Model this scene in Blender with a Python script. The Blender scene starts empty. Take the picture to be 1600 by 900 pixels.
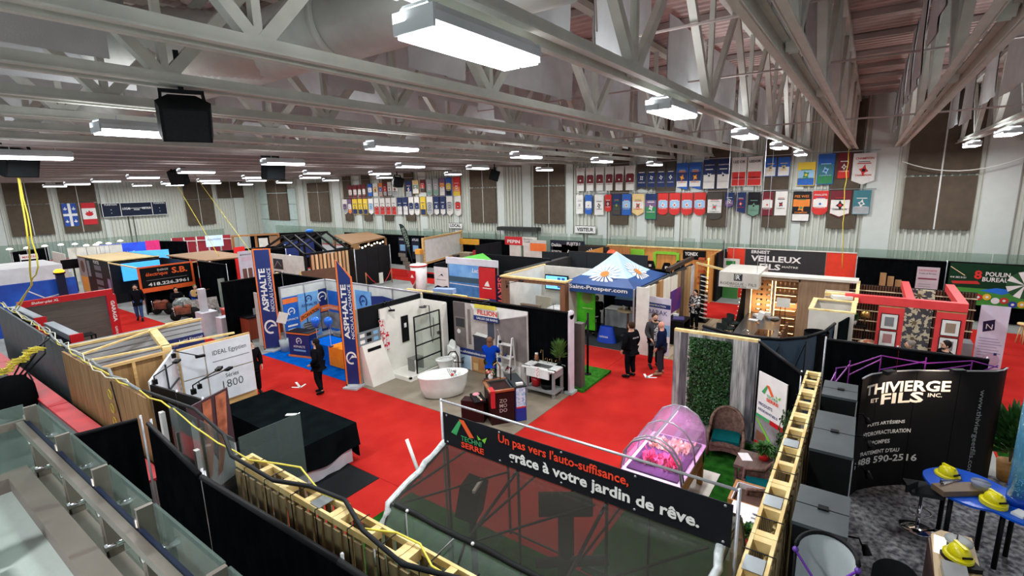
import bpy, math, random
from mathutils import Vector, Matrix
S = bpy.context.scene
# ---------------------------------------------------------------- camera
F_PX = 777.0; EYE = 6.0
_y = math.radians(35.6); _p = math.radians(11.44); _r = math.radians(-1.5)
_fh = Vector((math.cos(_y), math.sin(_y), 0)); _R0 = _fh.cross(Vector((0, 0, 1)))
_F = _fh * math.cos(_p) - Vector((0, 0, 1)) * math.sin(_p); _U0 = _R0.cross(_F)
_R = _R0 * math.cos(_r) + _U0 * math.sin(_r); _U = _U0 * math.cos(_r) - _R0 * math.sin(_r)
cd = bpy.data.cameras.new('camera'); cam = bpy.data.objects.new('camera', cd); S.collection.objects.link(cam)
m = Matrix((_R, _U, -_F)).transposed().to_4x4(); m.translation = Vector((0, 0, EYE)); cam.matrix_world = m
cd.sensor_width = 36; cd.lens = F_PX / 1600 * 36; cd.clip_start = .05; cd.clip_end = 300
S.camera = cam
# ---------------------------------------------------------------- world, exposure
w = bpy.data.worlds.new('world'); S.world = w; w.use_nodes = True
w.node_tree.nodes['Background'].inputs[0].default_value = (.80, .86, .90, 1)
w.node_tree.nodes['Background'].inputs[1].default_value = .6
S.view_settings.view_transform = 'Standard'; S.view_settings.look = 'None'
S.view_settings.exposure = .14; S.view_settings.gamma = 1; S.view_settings.use_curve_mapping = False
LAMP_W = 190
# ---------------------------------------------------------------- helpers
random.seed(7); PI = math.pi; COL = S.collection; sin = math.sin; cos = math.cos
def lin(c): return tuple(((x/255) / 12.92 if x/255 <= .04045 else ((x/255 + .055) / 1.055) ** 2.4) for x in c) + (1,)
MATS = {}
def M(name, rgb, rough=.6, metal=0, kind='plain', rgb2=None, scale=None, spec=.5, emit=0, bump=None):
    if name in MATS: return MATS[name]
    mt = bpy.data.materials.new(name); MATS[name] = mt; mt.use_nodes = True; mt.diffuse_color = lin(rgb)
    nt = mt.node_tree; N = nt.nodes; L = nt.links; b = N['Principled BSDF']
    b.inputs['Roughness'].default_value = rough; b.inputs['Metallic'].default_value = metal
    if kind in ('fabric', 'carpet', 'speck'): spec = 0
    elif max(rgb) < 70 and metal == 0 and rough > .3: spec = .12
    b.inputs['Specular IOR Level'].default_value = spec
    if kind == 'glass':
        out = N['Material Output']; t = N.new('ShaderNodeBsdfTransparent'); t.inputs[0].default_value = lin(rgb)
        g = N.new('ShaderNodeBsdfGlossy'); g.inputs['Roughness'].default_value = rough
        d = N.new('ShaderNodeBsdfDiffuse'); d.inputs[0].default_value = lin(rgb2 or rgb)
        m1 = N.new('ShaderNodeMixShader'); m1.inputs[0].default_value = scale or .1
        m2 = N.new('ShaderNodeMixShader'); lw = N.new('ShaderNodeLayerWeight'); pw = N.new('ShaderNodeMath'); pw.operation = 'POWER'; pw.inputs[1].default_value = 3.5; L.new(lw.outputs['Facing'], pw.inputs[0])
        fr = N.new('ShaderNodeMath'); fr.operation = 'MULTIPLY_ADD'; fr.inputs[1].default_value = .55; fr.inputs[2].default_value = .035; L.new(pw.outputs[0], fr.inputs[0])
        L.new(t.outputs[0], m1.inputs[1]); L.new(d.outputs[0], m1.inputs[2]); L.new(fr.outputs[0], m2.inputs[0])
        L.new(m1.outputs[0], m2.inputs[1]); L.new(g.outputs[0], m2.inputs[2]); L.new(m2.outputs[0], out.inputs[0])
        return mt
    if kind == 'emit':
        b.inputs['Base Color'].default_value = lin(rgb); b.inputs['Emission Color'].default_value = lin(rgb)
        b.inputs['Emission Strength'].default_value = emit; return mt
    tc = N.new('ShaderNodeTexCoord'); mp = N.new('ShaderNodeMapping'); L.new(tc.outputs['Object'], mp.inputs[0])
    nz = N.new('ShaderNodeTexNoise'); L.new(mp.outputs[0], nz.inputs[0]); nz.inputs['Detail'].default_value = 3
    rp = N.new('ShaderNodeValToRGB'); L.new(nz.outputs[0], rp.inputs[0]); L.new(rp.outputs[0], b.inputs['Base Color'])
    c1 = lin(rgb); c2 = lin(rgb2) if rgb2 else tuple(x * .86 for x in c1[:3]) + (1,)
    rp.color_ramp.elements[0].position = .35; rp.color_ramp.elements[1].position = .68
    rp.color_ramp.elements[0].color = c2; rp.color_ramp.elements[1].color = c1
    sc = scale or {'plain': 3, 'fabric': 2.5, 'carpet': 5, 'wood': 5, 'stone': 2.5, 'speck': 40, 'foliage': 8, 'concrete': .8}.get(kind, 3)
    nz.inputs['Scale'].default_value = sc
    if kind == 'woodx': mp.inputs['Scale'].default_value = (.12, 1, 1); nz.inputs['Scale'].default_value = scale or 12
    if kind == 'woody': mp.inputs['Scale'].default_value = (1, .12, 1); nz.inputs['Scale'].default_value = scale or 12
    if kind == 'woodz': mp.inputs['Scale'].default_value = (1, 1, .1); nz.inputs['Scale'].default_value = scale or 12
    if kind in ('camo',): rp.color_ramp.interpolation = 'CONSTANT'; rp.color_ramp.elements[1].position = .52
    if bump or kind in ('fabric', 'carpet', 'stone', 'speck', 'concrete'):
        n2 = N.new('ShaderNodeTexNoise'); L.new(tc.outputs['Object'], n2.inputs[0])
        n2.inputs['Scale'].default_value = {'fabric': 60, 'carpet': 90, 'stone': 9, 'speck': 70}.get(kind, 12)
        bp = N.new('ShaderNodeBump'); bp.inputs['Strength'].default_value = bump or .25; bp.inputs['Distance'].default_value = .02
        L.new(n2.outputs[0], bp.inputs['Height']); L.new(bp.outputs[0], b.inputs['Normal'])
    if emit: b.inputs['Emission Strength'].default_value = emit; L.new(rp.outputs[0], b.inputs['Emission Color'])
    return mt
def col(r, g, b, rough=.6, kind='plain'): return M('paint_%d_%d_%d_%s' % (r, g, b, kind), (r, g, b), rough, kind=kind)
WM = {}
def tag(o, label=None, cat=None, group=None, kind=None):
    if label: o['label'] = label
    if cat: o['category'] = cat
    if group: o['group'] = group
    if kind: o['kind'] = kind
    return o
def T(name, label, cat, loc=(0, 0, 0), rz=0, group=None):
    o = bpy.data.objects.new(name, None); COL.objects.link(o); o.location = loc; o.rotation_euler = (0, 0, rz)
    o.empty_display_size = .1; WM[o.name] = Matrix.Translation(Vector(loc)) @ Matrix.Rotation(rz, 4, 'Z')
    return tag(o, label, cat, group)
def dup(root, loc, rz=0, label=None, group=None, s=None):
    r = root.copy(); COL.objects.link(r); r.location = loc; r.rotation_euler = (0, 0, rz)
    if s: r.scale = (s, s, s)
    if label: r['label'] = label
    if group: r['group'] = group
    for ch in list(root.children):
        c = ch.copy(); COL.objects.link(c); c.parent = r
        for g in list(ch.children):
            d = g.copy(); COL.objects.link(d); d.parent = c
    WM[r.name] = Matrix.Translation(Vector(loc)) @ Matrix.Rotation(rz, 4, 'Z')
    return r
_tcache = {}
def text_geo(s, bold, shear):
    k = (s, bold, shear)
    if k not in _tcache:
        c = bpy.data.curves.new('t', 'FONT'); c.body = s; c.size = 1; c.offset = bold; c.shear = shear; c.resolution_u = 2
        o = bpy.data.objects.new('t', c); COL.objects.link(o)
        dg = bpy.context.evaluated_depsgraph_get(); me = bpy.data.meshes.new_from_object(o.evaluated_get(dg))
        vs = [tuple(v.co) for v in me.vertices]; fs = [tuple(p.vertices) for p in me.polygons]
        bpy.data.objects.remove(o); bpy.data.curves.remove(c); bpy.data.meshes.remove(me)
        xs = [v[0] for v in vs] or [0]; ys = [v[1] for v in vs] or [0]
        _tcache[k] = (vs, fs, min(xs), max(xs), min(ys), max(ys))
    return _tcache[k]
class G:
    def __init__(s, mat=None): s.v = []; s.f = []; s.mi = []; s.ms = []; s.c = 0; s.sm = []; s.smooth = False; mat and s.m(mat)
    def m(s, mat):
        if mat not in s.ms: s.ms.append(mat)
        s.c = s.ms.index(mat); return s
    def add(s, vs, fs, smooth=None):
        n = len(s.v); s.v += [tuple(v) for v in vs]; s.f += [tuple(i + n for i in f) for f in fs]
        s.mi += [s.c] * len(fs); s.sm += [s.smooth if smooth is None else smooth] * len(fs); return s
    def box(s, x0, x1, y0, y1, z0, z1):
        return s.add([(x0, y0, z0), (x1, y0, z0), (x1, y1, z0), (x0, y1, z0), (x0, y0, z1), (x1, y0, z1), (x1, y1, z1), (x0, y1, z1)],
                     [(3, 2, 1, 0), (4, 5, 6, 7), (0, 1, 5, 4), (1, 2, 6, 5), (2, 3, 7, 6), (3, 0, 4, 7)], False)
    def obox(s, c, sz, rz=0, rx=0, ry=0):
        mt = Matrix.Translation(Vector(c)) @ Matrix.Rotation(rz, 4, 'Z') @ Matrix.Rotation(rx, 4, 'X') @ Matrix.Rotation(ry, 4, 'Y')
        h = [x / 2 for x in sz]
        vs = [mt @ Vector((a * h[0], b * h[1], d * h[2])) for d in (-1, 1) for a, b in ((-1, -1), (1, -1), (1, 1), (-1, 1))]
        return s.add(vs, [(3, 2, 1, 0), (4, 5, 6, 7), (0, 1, 5, 4), (1, 2, 6, 5), (2, 3, 7, 6), (3, 0, 4, 7)], False)
    def beam(s, p, q, wd, ht=None, up=(0, 0, 1)):
        p = Vector(p); q = Vector(q); ht = ht or wd; d = (q - p)
        if d.length < 1e-6: return s
        d.normalize(); up = Vector(up); a = d.cross(up)
        if a.length < 1e-3: a = d.cross(Vector((1, 0, 0)))
        a.normalize(); b = a.cross(d); a *= wd / 2; b *= ht / 2
        return s.add([p - a - b, p + a - b, p + a + b, p - a + b, q - a - b, q + a - b, q + a + b, q - a + b],
                     [(3, 2, 1, 0), (4, 5, 6, 7), (0, 1, 5, 4), (1, 2, 6, 5), (2, 3, 7, 6), (3, 0, 4, 7)], False)
    def tube(s, pts, r, n=6, cap=True, rr=None):
        pts = [Vector(p) for p in pts]; k = len(pts); rings = []; prev = None
        for i, p in enumerate(pts):
            d = (pts[min(i + 1, k - 1)] - pts[max(i - 1, 0)]).normalized()
            if prev is None:
                a = d.cross(Vector((0, 0, 1)))
                if a.length < .05: a = d.cross(Vector((1, 0, 0)))
            else: a = prev - d * prev.dot(d)
            a.normalize(); prev = a; b = d.cross(a); q = rr[i] if rr else r
            rings.append([p + (a * cos(2 * PI * j / n) + b * sin(2 * PI * j / n)) * q for j in range(n)])
        vs = [v for rg in rings for v in rg]
        fs = [(i * n + j, i * n + (j + 1) % n, (i + 1) * n + (j + 1) % n, (i + 1) * n + j) for i in range(k - 1) for j in range(n)]
        if cap: fs += [tuple(reversed(range(n))), tuple(range((k - 1) * n, k * n))]
        return s.add(vs, fs, n > 5)
    def cyl(s, p, q, r, r2=None, n=12, cap=True): return s.tube([p, q], r, n, cap, [r, r if r2 is None else r2])
    def lathe(s, prof, c=(0, 0, 0), n=16, sx=1, sy=1, cap=True):
        vs = [(c[0] + r * sx * cos(2 * PI * j / n), c[1] + r * sy * sin(2 * PI * j / n), c[2] + z) for r, z in prof for j in range(n)]
        fs = [(i * n + j, i * n + (j + 1) % n, (i + 1) * n + (j + 1) % n, (i + 1) * n + j) for i in range(len(prof) - 1) for j in range(n)]
        if cap: fs += [tuple(reversed(range(n))), tuple(range((len(prof) - 1) * n, len(prof) * n))]
        return s.add(vs, fs, True)
    def ball(s, c, r, sz=(1, 1, 1), n=10, k=6):
        prof = [(r * sin(PI * i / k) + 1e-4, -r * cos(PI * i / k) * sz[2]) for i in range(k + 1)]
        return s.lathe(prof, c, n, sz[0], sz[1])
    def quad(s, *p): return s.add(p, [tuple(range(len(p)))], False)
    def ext(s, pts, d):
        """polygon pts pushed along vector d into a solid"""
        n = len(pts); d = Vector(d); vs = [Vector(p) for p in pts] + [Vector(p) + d for p in pts]
        return s.add(vs, [tuple(range(n)), tuple(reversed(range(n, 2 * n)))] + [(i, i + n, (i + 1) % n + n, (i + 1) % n) for i in range(n)], False)
    def surf(s, fn, nu, nv, smooth=True):
        vs = [fn(i / nu, j / nv) for i in range(nu + 1) for j in range(nv + 1)]
        fs = [(i * (nv + 1) + j, (i + 1) * (nv + 1) + j, (i + 1) * (nv + 1) + j + 1, i * (nv + 1) + j + 1) for i in range(nu) for j in range(nv)]
        return s.add(vs, fs, smooth)
    def drape(s, x0, y0, x1, y1, z0, z1, amp=.03, pitch=.22, th=0):
        L = math.hypot(x1 - x0, y1 - y0); n = max(4, int(L / pitch * 4)); nx, ny = (y1 - y0) / L, -(x1 - x0) / L
        def fn(u, v):
            a = amp * (sin(u * L / pitch * 2 * PI) + .5 * sin(u * L / pitch * 2.7 + 1)) * (1 - .45 * v)
            return (x0 + (x1 - x0) * u + nx * a, y0 + (y1 - y0) * u + ny * a, z0 + (z1 - z0) * v)
        return s.surf(fn, n, 3)
    def txt(s, t, o, u, v=(0, 0, 1), w=None, h=None, bold=.012, shear=0, align='l', out=.0, fit=True):
        """letters with baseline start o, reading along u, rising along v; w and h are the block size"""
        vs, fs, a, b, c, d = text_geo(t, bold, shear); u = Vector(u).normalized(); v = Vector(v).normalized()
        tw, th = max(b - a, 1e-6), max(d - c, 1e-6)
        if w and h: sx, sy = w / tw, h / th
        elif h: sx = sy = h / th
        else: sx = sy = w / tw
        off = {'l': 0, 'c': -.5, 'r': -1}[align] * tw * sx; o = Vector(o) + u.cross(v) * out
        return s.add([o + u * ((p[0] - a) * sx + off) + v * ((p[1] - c) * sy) for p in vs], fs, False)
    def mesh(s, name, mw=None):
        me = bpy.data.meshes.new(name); vs = s.v
        if mw is not None: vs = [tuple(mw @ Vector(p)) for p in vs]
        me.from_pydata(vs, [], s.f)
        for mt in s.ms: me.materials.append(mt)
        me.polygons.foreach_set('material_index', s.mi); me.polygons.foreach_set('use_smooth', s.sm); me.update(); return me
    def to(s, name, parent, world=True, label=None, kind=None):
        mw = WM[parent.name].inverted() if world else None
        o = bpy.data.objects.new(name, s.mesh(name, mw)); COL.objects.link(o); o.parent = parent; WM[o.name] = WM[parent.name]
        return tag(o, label, None, None, kind)
    def solo(s, name, label=None, cat=None, group=None, kind=None):
        if kind == 'structure': mt = Matrix.Identity(4)
        else:
            xs = [p[0] for p in s.v]; ys = [p[1] for p in s.v]; zs = [p[2] for p in s.v]
            mt = Matrix.Translation(((min(xs) + max(xs)) / 2, (min(ys) + max(ys)) / 2, min(zs)))
        o = bpy.data.objects.new(name, s.mesh(name, mt.inverted())); COL.objects.link(o); o.matrix_world = mt; WM[o.name] = mt
        return tag(o, label, cat, group, kind)
def inst(o, name, parent, loc=(0, 0, 0), rz=0):
    """another object sharing o's mesh, under parent (local coordinates)"""
    c = bpy.data.objects.new(name, o.data); COL.objects.link(c); c.parent = parent; c.location = loc; c.rotation_euler = (0, 0, rz); WM[c.name] = WM[parent.name]; return c
class Face:
    """flat print on a panel: origin = lower left corner, u reads right, v rises"""
    def __init__(s, o, u, v=(0, 0, 1), eps=.004):
        s.o = Vector(o); s.u = Vector(u).normalized(); s.v = Vector(v).normalized(); s.n = s.u.cross(s.v); s.g = G(); s.e = eps; s.k = 1; s.i = 0
    def p(s, a, b, k=None): return s.o + s.u * a + s.v * b + s.n * s.e * ((k or s.k) + s.i * .12)
    def rect(s, mat, a0, b0, a1, b1, k=None): s.i += 1; s.g.m(mat).quad(s.p(a0, b0, k), s.p(a1, b0, k), s.p(a1, b1, k), s.p(a0, b1, k)); return s
    def poly(s, mat, pts, k=None): s.i += 1; s.g.m(mat).quad(*[s.p(a, b, k) for a, b in pts]); return s
    def disc(s, mat, a, b, r, k=None, n=16, r2=None, a0=0, a1=2 * PI):
        if r2 is None: return s.poly(mat, [(a + r * cos(2 * PI * i / n), b + r * sin(2 * PI * i / n)) for i in range(n)], k)
        for i in range(n):
            t0, t1 = a0 + (a1 - a0) * i / n, a0 + (a1 - a0) * (i + 1) / n
            s.poly(mat, [(a + q * cos(t), b + q * sin(t)) for q, t in ((r, t0), (r, t1), (r2, t1), (r2, t0))], k)
        return s
    def line(s, mat, pts, wd, k=None):
        for (a, b), (c, d) in zip(pts, pts[1:]):
            L = math.hypot(c - a, d - b) or 1; x, y = -(d - b) / L * wd / 2, (c - a) / L * wd / 2
            s.poly(mat, [(a - x, b - y), (c - x, d - y), (c + x, d + y), (a + x, b + y)], k)
        return s
    def text(s, mat, t, a, b, h=None, w=None, bold=.012, shear=0, align='l', k=None, up=False):
        s.i += 1; s.g.m(mat); u, v = (s.v, -s.u) if up else (s.u, s.v)
        s.g.txt(t, s.p(a, b, k), u, v, w, h, bold, shear, align); return s
    def to(s, name, parent, **kw): return s.g.to(name, parent, **kw)
XR = (0, -1, 0)   # reading direction on faces that look towards -X
YR = (1, 0, 0)    # reading direction on faces that look towards -Y
# ---------------------------------------------------------------- common materials
WHITE = M('white_paint', (232, 232, 228), .5); OFFW = M('off_white_panel', (222, 220, 210), .6); BLACK = M('black_satin', (15, 15, 17), .5)
DRAPE = M('black_drape', (12, 14, 16), .9, kind='fabric', rgb2=(8, 9, 11), spec=.15)
BLK2 = M('black_panel', (22, 24, 27), .6); PINE = M('pine', (214, 178, 118), .6, kind='woodx', rgb2=(186, 146, 90))
PINEL = M('pale_pine', (232, 210, 150), .6, kind='wood', rgb2=(208, 178, 112)); PLY = M('plywood', (168, 132, 86), .7, kind='woodz', rgb2=(138, 104, 64))
RED = M('red_gloss', (190, 22, 30), .35); RCARP = M('red_carpet', (182, 46, 40), .95, kind='carpet', rgb2=(168, 38, 34), scale=1.2, spec=.1)
STEEL = M('brushed_steel', (170, 168, 162), .35, .8); ALU = M('aluminium', (190, 192, 196), .4, .7); CHROME = M('chrome', (230, 230, 232), .08, 1)
SKIN = M('skin', (208, 160, 132), .6); SKIN2 = M('skin_rosy', (214, 150, 126), .6); NAVY = M('navy_print', (18, 44, 110), .5); BLUE = M('bright_blue', (20, 110, 215), .5)
LBLUE = M('light_blue_print', (130, 180, 220), .5); ORANGE = M('orange_print', (238, 120, 50), .5); GREEN = M('leaf_green', (40, 110, 40), .6, kind='foliage', rgb2=(22, 72, 24))
TURF = M('green_turf', (38, 88, 30), .95, kind='carpet', rgb2=(22, 62, 18), scale=6, bump=.6); GREY = M('mid_grey', (128, 130, 132), .6); DGREY = M('dark_grey', (62, 64, 66), .6)
YEL = M('yellow_cable', (222, 206, 70), .5); CONC = M('concrete_floor', (150, 152, 148), .6, kind='concrete', rgb2=(130, 132, 128)); GOLD = M('warm_wood', (176, 120, 66), .5, kind='woodz', rgb2=(150, 98, 50))
CLEAR = M('clear_glass', (242, 246, 244), .05, kind='glass', rgb2=(200, 215, 210), scale=.02)
# ================================================================ THE HALL
XW = 29.5; YW = 56.0
G(CONC).box(-3, 31, -16, 57, -.1, 0).solo('floor', kind='structure')
WALLM = M('wall_sheet', (196, 199, 188), .6, rgb2=(193, 196, 185)); PIL = M('pilaster_white', (198, 204, 198), .6, rgb2=(194, 200, 194))
PANM = M('acoustic_panel_taupe', (92, 82, 70), .9, kind='fabric', rgb2=(84, 75, 65)); PADM = M('wall_pad_sage', (168, 178, 166), .7)
def corr(a0, a1, z0, z1, fix, axis, pitch=.27, dep=.1):
    g = G(WALLM); n = int((a1 - a0) / pitch); pr = []
    for i in range(n):
        b = a0 + i * pitch; pr += [(b, 0), (b + pitch * .5, 0), (b + pitch * .58, dep), (b + pitch * .9, dep)]
    pr.append((a0 + n * pitch, 0)); vs = []
    for a, d in pr:
        for z in (z0, z1): vs.append((fix - d, a, z) if axis == 'y' else (a, fix - d, z))
    return g.add(vs, [(2 * i, 2 * i + 2, 2 * i + 3, 2 * i + 1) for i in range(len(pr) - 1)], False)
wb = corr(-16, 57, 0, 10.2, XW, 'y').solo('wall_back', kind='structure')
we = corr(-3, 30, 0, 10.2, YW, 'x').solo('wall_left', kind='structure')
for a, b in ((-5.0, -3.9), (-.9, .2), (-8.9, -7.9), (8.9, 9.2), (13.5, 14.1), (15.9, 16.4), (19.2, 19.9), (21.5, 22.1), (25.9, 26.4), (29.3, 30.1), (32.3, 33.1), (34.9, 35.6), (37.6, 38.3), (40.6, 41.6), (5.1, 5.6), (7.7, 8.2), (10.9, 11.5), (2.8, 3.2), (46.5, 47.4)):
    G(PIL).box(XW - .16, XW, a, b, 0, 10.2).to('pilaster', wb)
for a, b in ((8.2, 9), (27, 28), (15.5, 15.8)): G(PIL).box(a, b, YW - .16, YW, 0, 10.2).to('pilaster', we)
RAILM = M('panel_rail_white', (220, 222, 218), .5)
for i, (a, b, zz) in enumerate(((-3.68, -1.24, 3.66), (-8.3, -5.1, 6.03), (6.3, 7.4, 3.55), (3.45, 4.58, 3.58), (.5, 1.66, 3.6), (12.05, 13.2, 3.54), (9.2, 10.36, 3.52), (38.8, 39.9, 3.33), (36.1, 37.2, 3.37), (33.3, 34.4, 3.42), (30.6, 31.7, 3.46), (22.2, 24.6, 3.45), (16.5, 18.9, 3.5), (42.2, 45.6, 3.2), (49.3, 53.2, 3.2))):
    x = XW - .2; mid = (a + b) / 2 if b - a > 1.5 else None
    zt = {1: 10, 13: 6.9}.get(i, 9.6)
    if mid:
        for p, q in ((a, mid - .03), (mid + .03, b)):
            G(PANM).box(x - .05, x, p, q, zz, min(6.0, zt) if zz < 6 else zt).to('acoustic_panel', wb)
            if zz < 6: G(PANM).box(x - .05, x, p, q, 6.08, zt).to('acoustic_panel', wb)
        G(RAILM).box(x - .03, x + .05, mid - .03, mid + .03, zz, zt).to('panel_rail', wb)
    else: G(PANM).box(x - .05, x, a, b, zz, zt).to('acoustic_panel', wb)
for a, b in ((18.89, 17.69), (17.38, 16.34), (16.09, 15.14), (14.77, 13.77), (13.19, 12.17), (11.91, 10.85), (10.22, 9.18), (8.59, 8.01), (7.48, 6.45), (31.59, 30.59), (29.84, 28.74), (28.52, 27.82), (25.71, 24.99), (24.6, 23.47), (23.41, 22.38)):
    G(PADM).box(XW - .2, XW - .12, b, a, 1.6, 2.86).to('wall_pad', wb)
for x0, x1, z0 in ((9.38, 12.0, 3.13), (12.65, 15.15, 3.13), (22.2, 24.85, 3.06), (25.4, 28.1, 5.66)):
    mid = (x0 + x1) / 2; y = YW - .2
    for p, q in ((x0, mid - .03), (mid + .03, x1)):
        G(PANM).box(p, q, y - .05, y, z0, 5.62 if z0 < 5 else 9.4).to('acoustic_panel', we)
        if z0 < 5: G(PANM).box(p, q, y - .05, y, 5.68, 9.4).to('acoustic_panel', we)
    G(RAILM).box(mid - .03, mid + .03, y - .03, y, z0, 9.4).to('panel_rail', we)
# pale service doors in the far corner
dr = T('door_1', None, None, (XW, 48, 0)); dr['kind'] = 'structure'
for k in range(4): G(M('garage_door_pale', (178, 196, 190), .5)).box(XW - .16, XW - .08, 47.9, 49.0 + 6, .1 + k * 1.6, 1.64 + k * 1.6).to('door_panel', dr)
# dasher boards and glass all round the rink
BRD = M('dasher_white', (214, 218, 220), .4); BTOP = M('dasher_red_cap', (196, 36, 42), .45)
tr = T('trim_1', None, None); tr['kind'] = 'structure'
G(BRD).box(28.45, 28.55, -14, 50, .02, 1.1).to('board', tr); G(BTOP).box(28.42, 28.6, -14, 50, 1.1, 1.16).to('board_cap', tr)
G(BRD).box(8, 24, 54.0, 54.1, .02, 1.1).to('board', tr); G(BTOP).box(8, 24, 53.97, 54.13, 1.1, 1.16).to('board_cap', tr)
GL2 = M('rink_glass', (226, 236, 230), .05, kind='glass', rgb2=(186, 194, 188), scale=.1)
for i in range(27): G(GL2).box(28.48, 28.5, -14 + i * 2.4, -14 + i * 2.4 + 2.36, 1.16, 2.75).to('glass_pane', tr)
for i in range(7): G(GL2).box(8 + i * 2.4, 10.36 + i * 2.4, 54.03, 54.05, 1.16, 2.6).to('glass_pane', tr)
# near boards with the worn red cap
t2 = T('trim_2', None, None); t2['kind'] = 'structure'
G(M('board_dusty_grey', (150, 152, 150), .6, kind='concrete')).box(2.55, 2.7, 9.6, 26, .02, 1.2).to('board', t2)
CAPW = M('worn_red_cap', (204, 44, 52), .5, rgb2=(176, 40, 48), scale=2)
for k in range(6): G(CAPW).box(2.5, 2.86, 9.6 + k * 2.8, 12.37 + k * 2.8, 1.2, 1.25).to('board_cap', t2)
G(M('rubber_floor', (84, 86, 88), .8, kind='concrete')).box(.9, 3.0, 2, 26, .003, .012).solo('trim_3', kind='structure')
# ---- roof deck, ribs along the hall
DECK = M('roof_deck', (200, 176, 170), .75, rgb2=(186, 162, 158)); ZD = 9.75
g = G(DECK); pr = []; pitch = .3
for i in range(int(34 / pitch)):
    b = -3 + i * pitch; pr += [(b, 0), (b + .13, 0), (b + .17, .07), (b + .26, .07)]
vs = [(a, y, ZD + d) for a, d in pr for y in (-16, 57)]
g.add(vs, [(2 * i, 2 * i + 1, 2 * i + 3, 2 * i + 2) for i in range(len(pr) - 1)], False).solo('ceiling', kind='structure')
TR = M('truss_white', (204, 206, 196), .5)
TR2 = M('truss_white_far_dim', (186, 174, 170), .5)  # same white steel; dimmer, pinker light under the far roof put into the colour
# purlins
pu = T('trim_4', None, None); pu['kind'] = 'structure'
for i in range(15): G(TR2).box(-.6 + i * 2.2, -.5 + i * 2.2, -16, 57, 9.6, 9.73).to('purlin', pu)
# ---- trusses
ZC = 7.35; ZT = 9.5
TY = [-5.0, -2.95, -.85, .85, 2.7, 5.1, 7.3, 9.4] + [11.55 + 2.15 * i for i in range(21)]
NX = [-.85 + 3.75 * i for i in range(9)]
def chord(g, y, z, a=-1, b=XW - .1):
    for s in (-1, 1):
        g.box(a, b, y + s * .1 - (.09 if s < 0 else 0) + (0 if s < 0 else 0), y + s * .1 + (.09 if s > 0 else 0), z, z + .02)
        g.box(a, b, y + s * .1 - .012, y + s * .1 + .012, z, z + .15)
        g.box(a, b, y + s * .06 - .045, y + s * .06 + .045, z + .13, z + .15)
    return g
def mk_truss(near):
    t = T('roof_truss', 'x', 'truss', (0, 0, 0))
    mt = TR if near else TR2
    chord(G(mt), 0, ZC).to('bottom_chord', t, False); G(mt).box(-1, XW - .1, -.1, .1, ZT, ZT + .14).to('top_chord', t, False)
    dl = G(mt).beam((0, 0, ZC + .08), (-1.87, 0, ZT + .05), .13, .13); dr_ = G(mt).beam((0, 0, ZC + .08), (1.87, 0, ZT + .05), .1, .14); vt = G(mt).beam((0, 0, ZC + .08), (0, 0, ZT), .09, .09, (0, 1, 0))
    if near:
        a = dl.to('diagonal', t, False); a.location = (NX[0], 0, 0); b = dr_.to('diagonal', t, False); b.location = (NX[0], 0, 0); c = vt.to('upright', t, False); c.location = (NX[0], 0, 0)
        for x in NX[1:]: inst(a, 'diagonal', t, (x, 0, 0)); inst(b, 'diagonal', t, (x, 0, 0)); inst(c, 'upright', t, (x, 0, 0))
    else:
        g = G(mt)
        for x in NX:
            g.beam((x, 0, ZC + .08), (x - 1.87, 0, ZT + .05), .12); g.beam((x, 0, ZC + .08), (x + 1.87, 0, ZT + .05), .12); g.beam((x, 0, ZC + .08), (x, 0, ZT), .08)
        g.to('web', t, False)
    return t
ORD = ['first', 'second', 'third', 'fourth', 'fifth', 'sixth', 'seventh', 'eighth', 'ninth', 'tenth', 'eleventh', 'twelfth', 'thirteenth', 'fourteenth', 'fifteenth', 'sixteenth', 'seventeenth', 'eighteenth', 'nineteenth', 'twentieth', 'twenty-first', 'twenty-second', 'twenty-third', 'twenty-fourth', 'twenty-fifth', 'twenty-sixth', 'twenty-seventh', 'twenty-eighth', 'twenty-ninth', 'thirtieth']
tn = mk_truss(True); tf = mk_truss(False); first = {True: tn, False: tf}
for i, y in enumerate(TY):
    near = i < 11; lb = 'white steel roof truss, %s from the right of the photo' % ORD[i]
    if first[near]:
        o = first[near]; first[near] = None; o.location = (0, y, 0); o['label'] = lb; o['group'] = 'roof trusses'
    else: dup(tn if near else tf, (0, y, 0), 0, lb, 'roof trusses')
# tie rods under the roof, along the hall
for k, (x, z) in enumerate(((5.0, 8.9), (9.2, 8.6), (13, 8.4), (17.5, 7.65))):
    G(TR2).tube([(x, -5 + j * 4, z - .02 * (j % 2)) for j in range(9)], .025, 5).solo('tie_rod', 'thin white tie rod running across the trusses, %s from the near side' % ORD[k], 'rod', 'tie rods')
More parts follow.
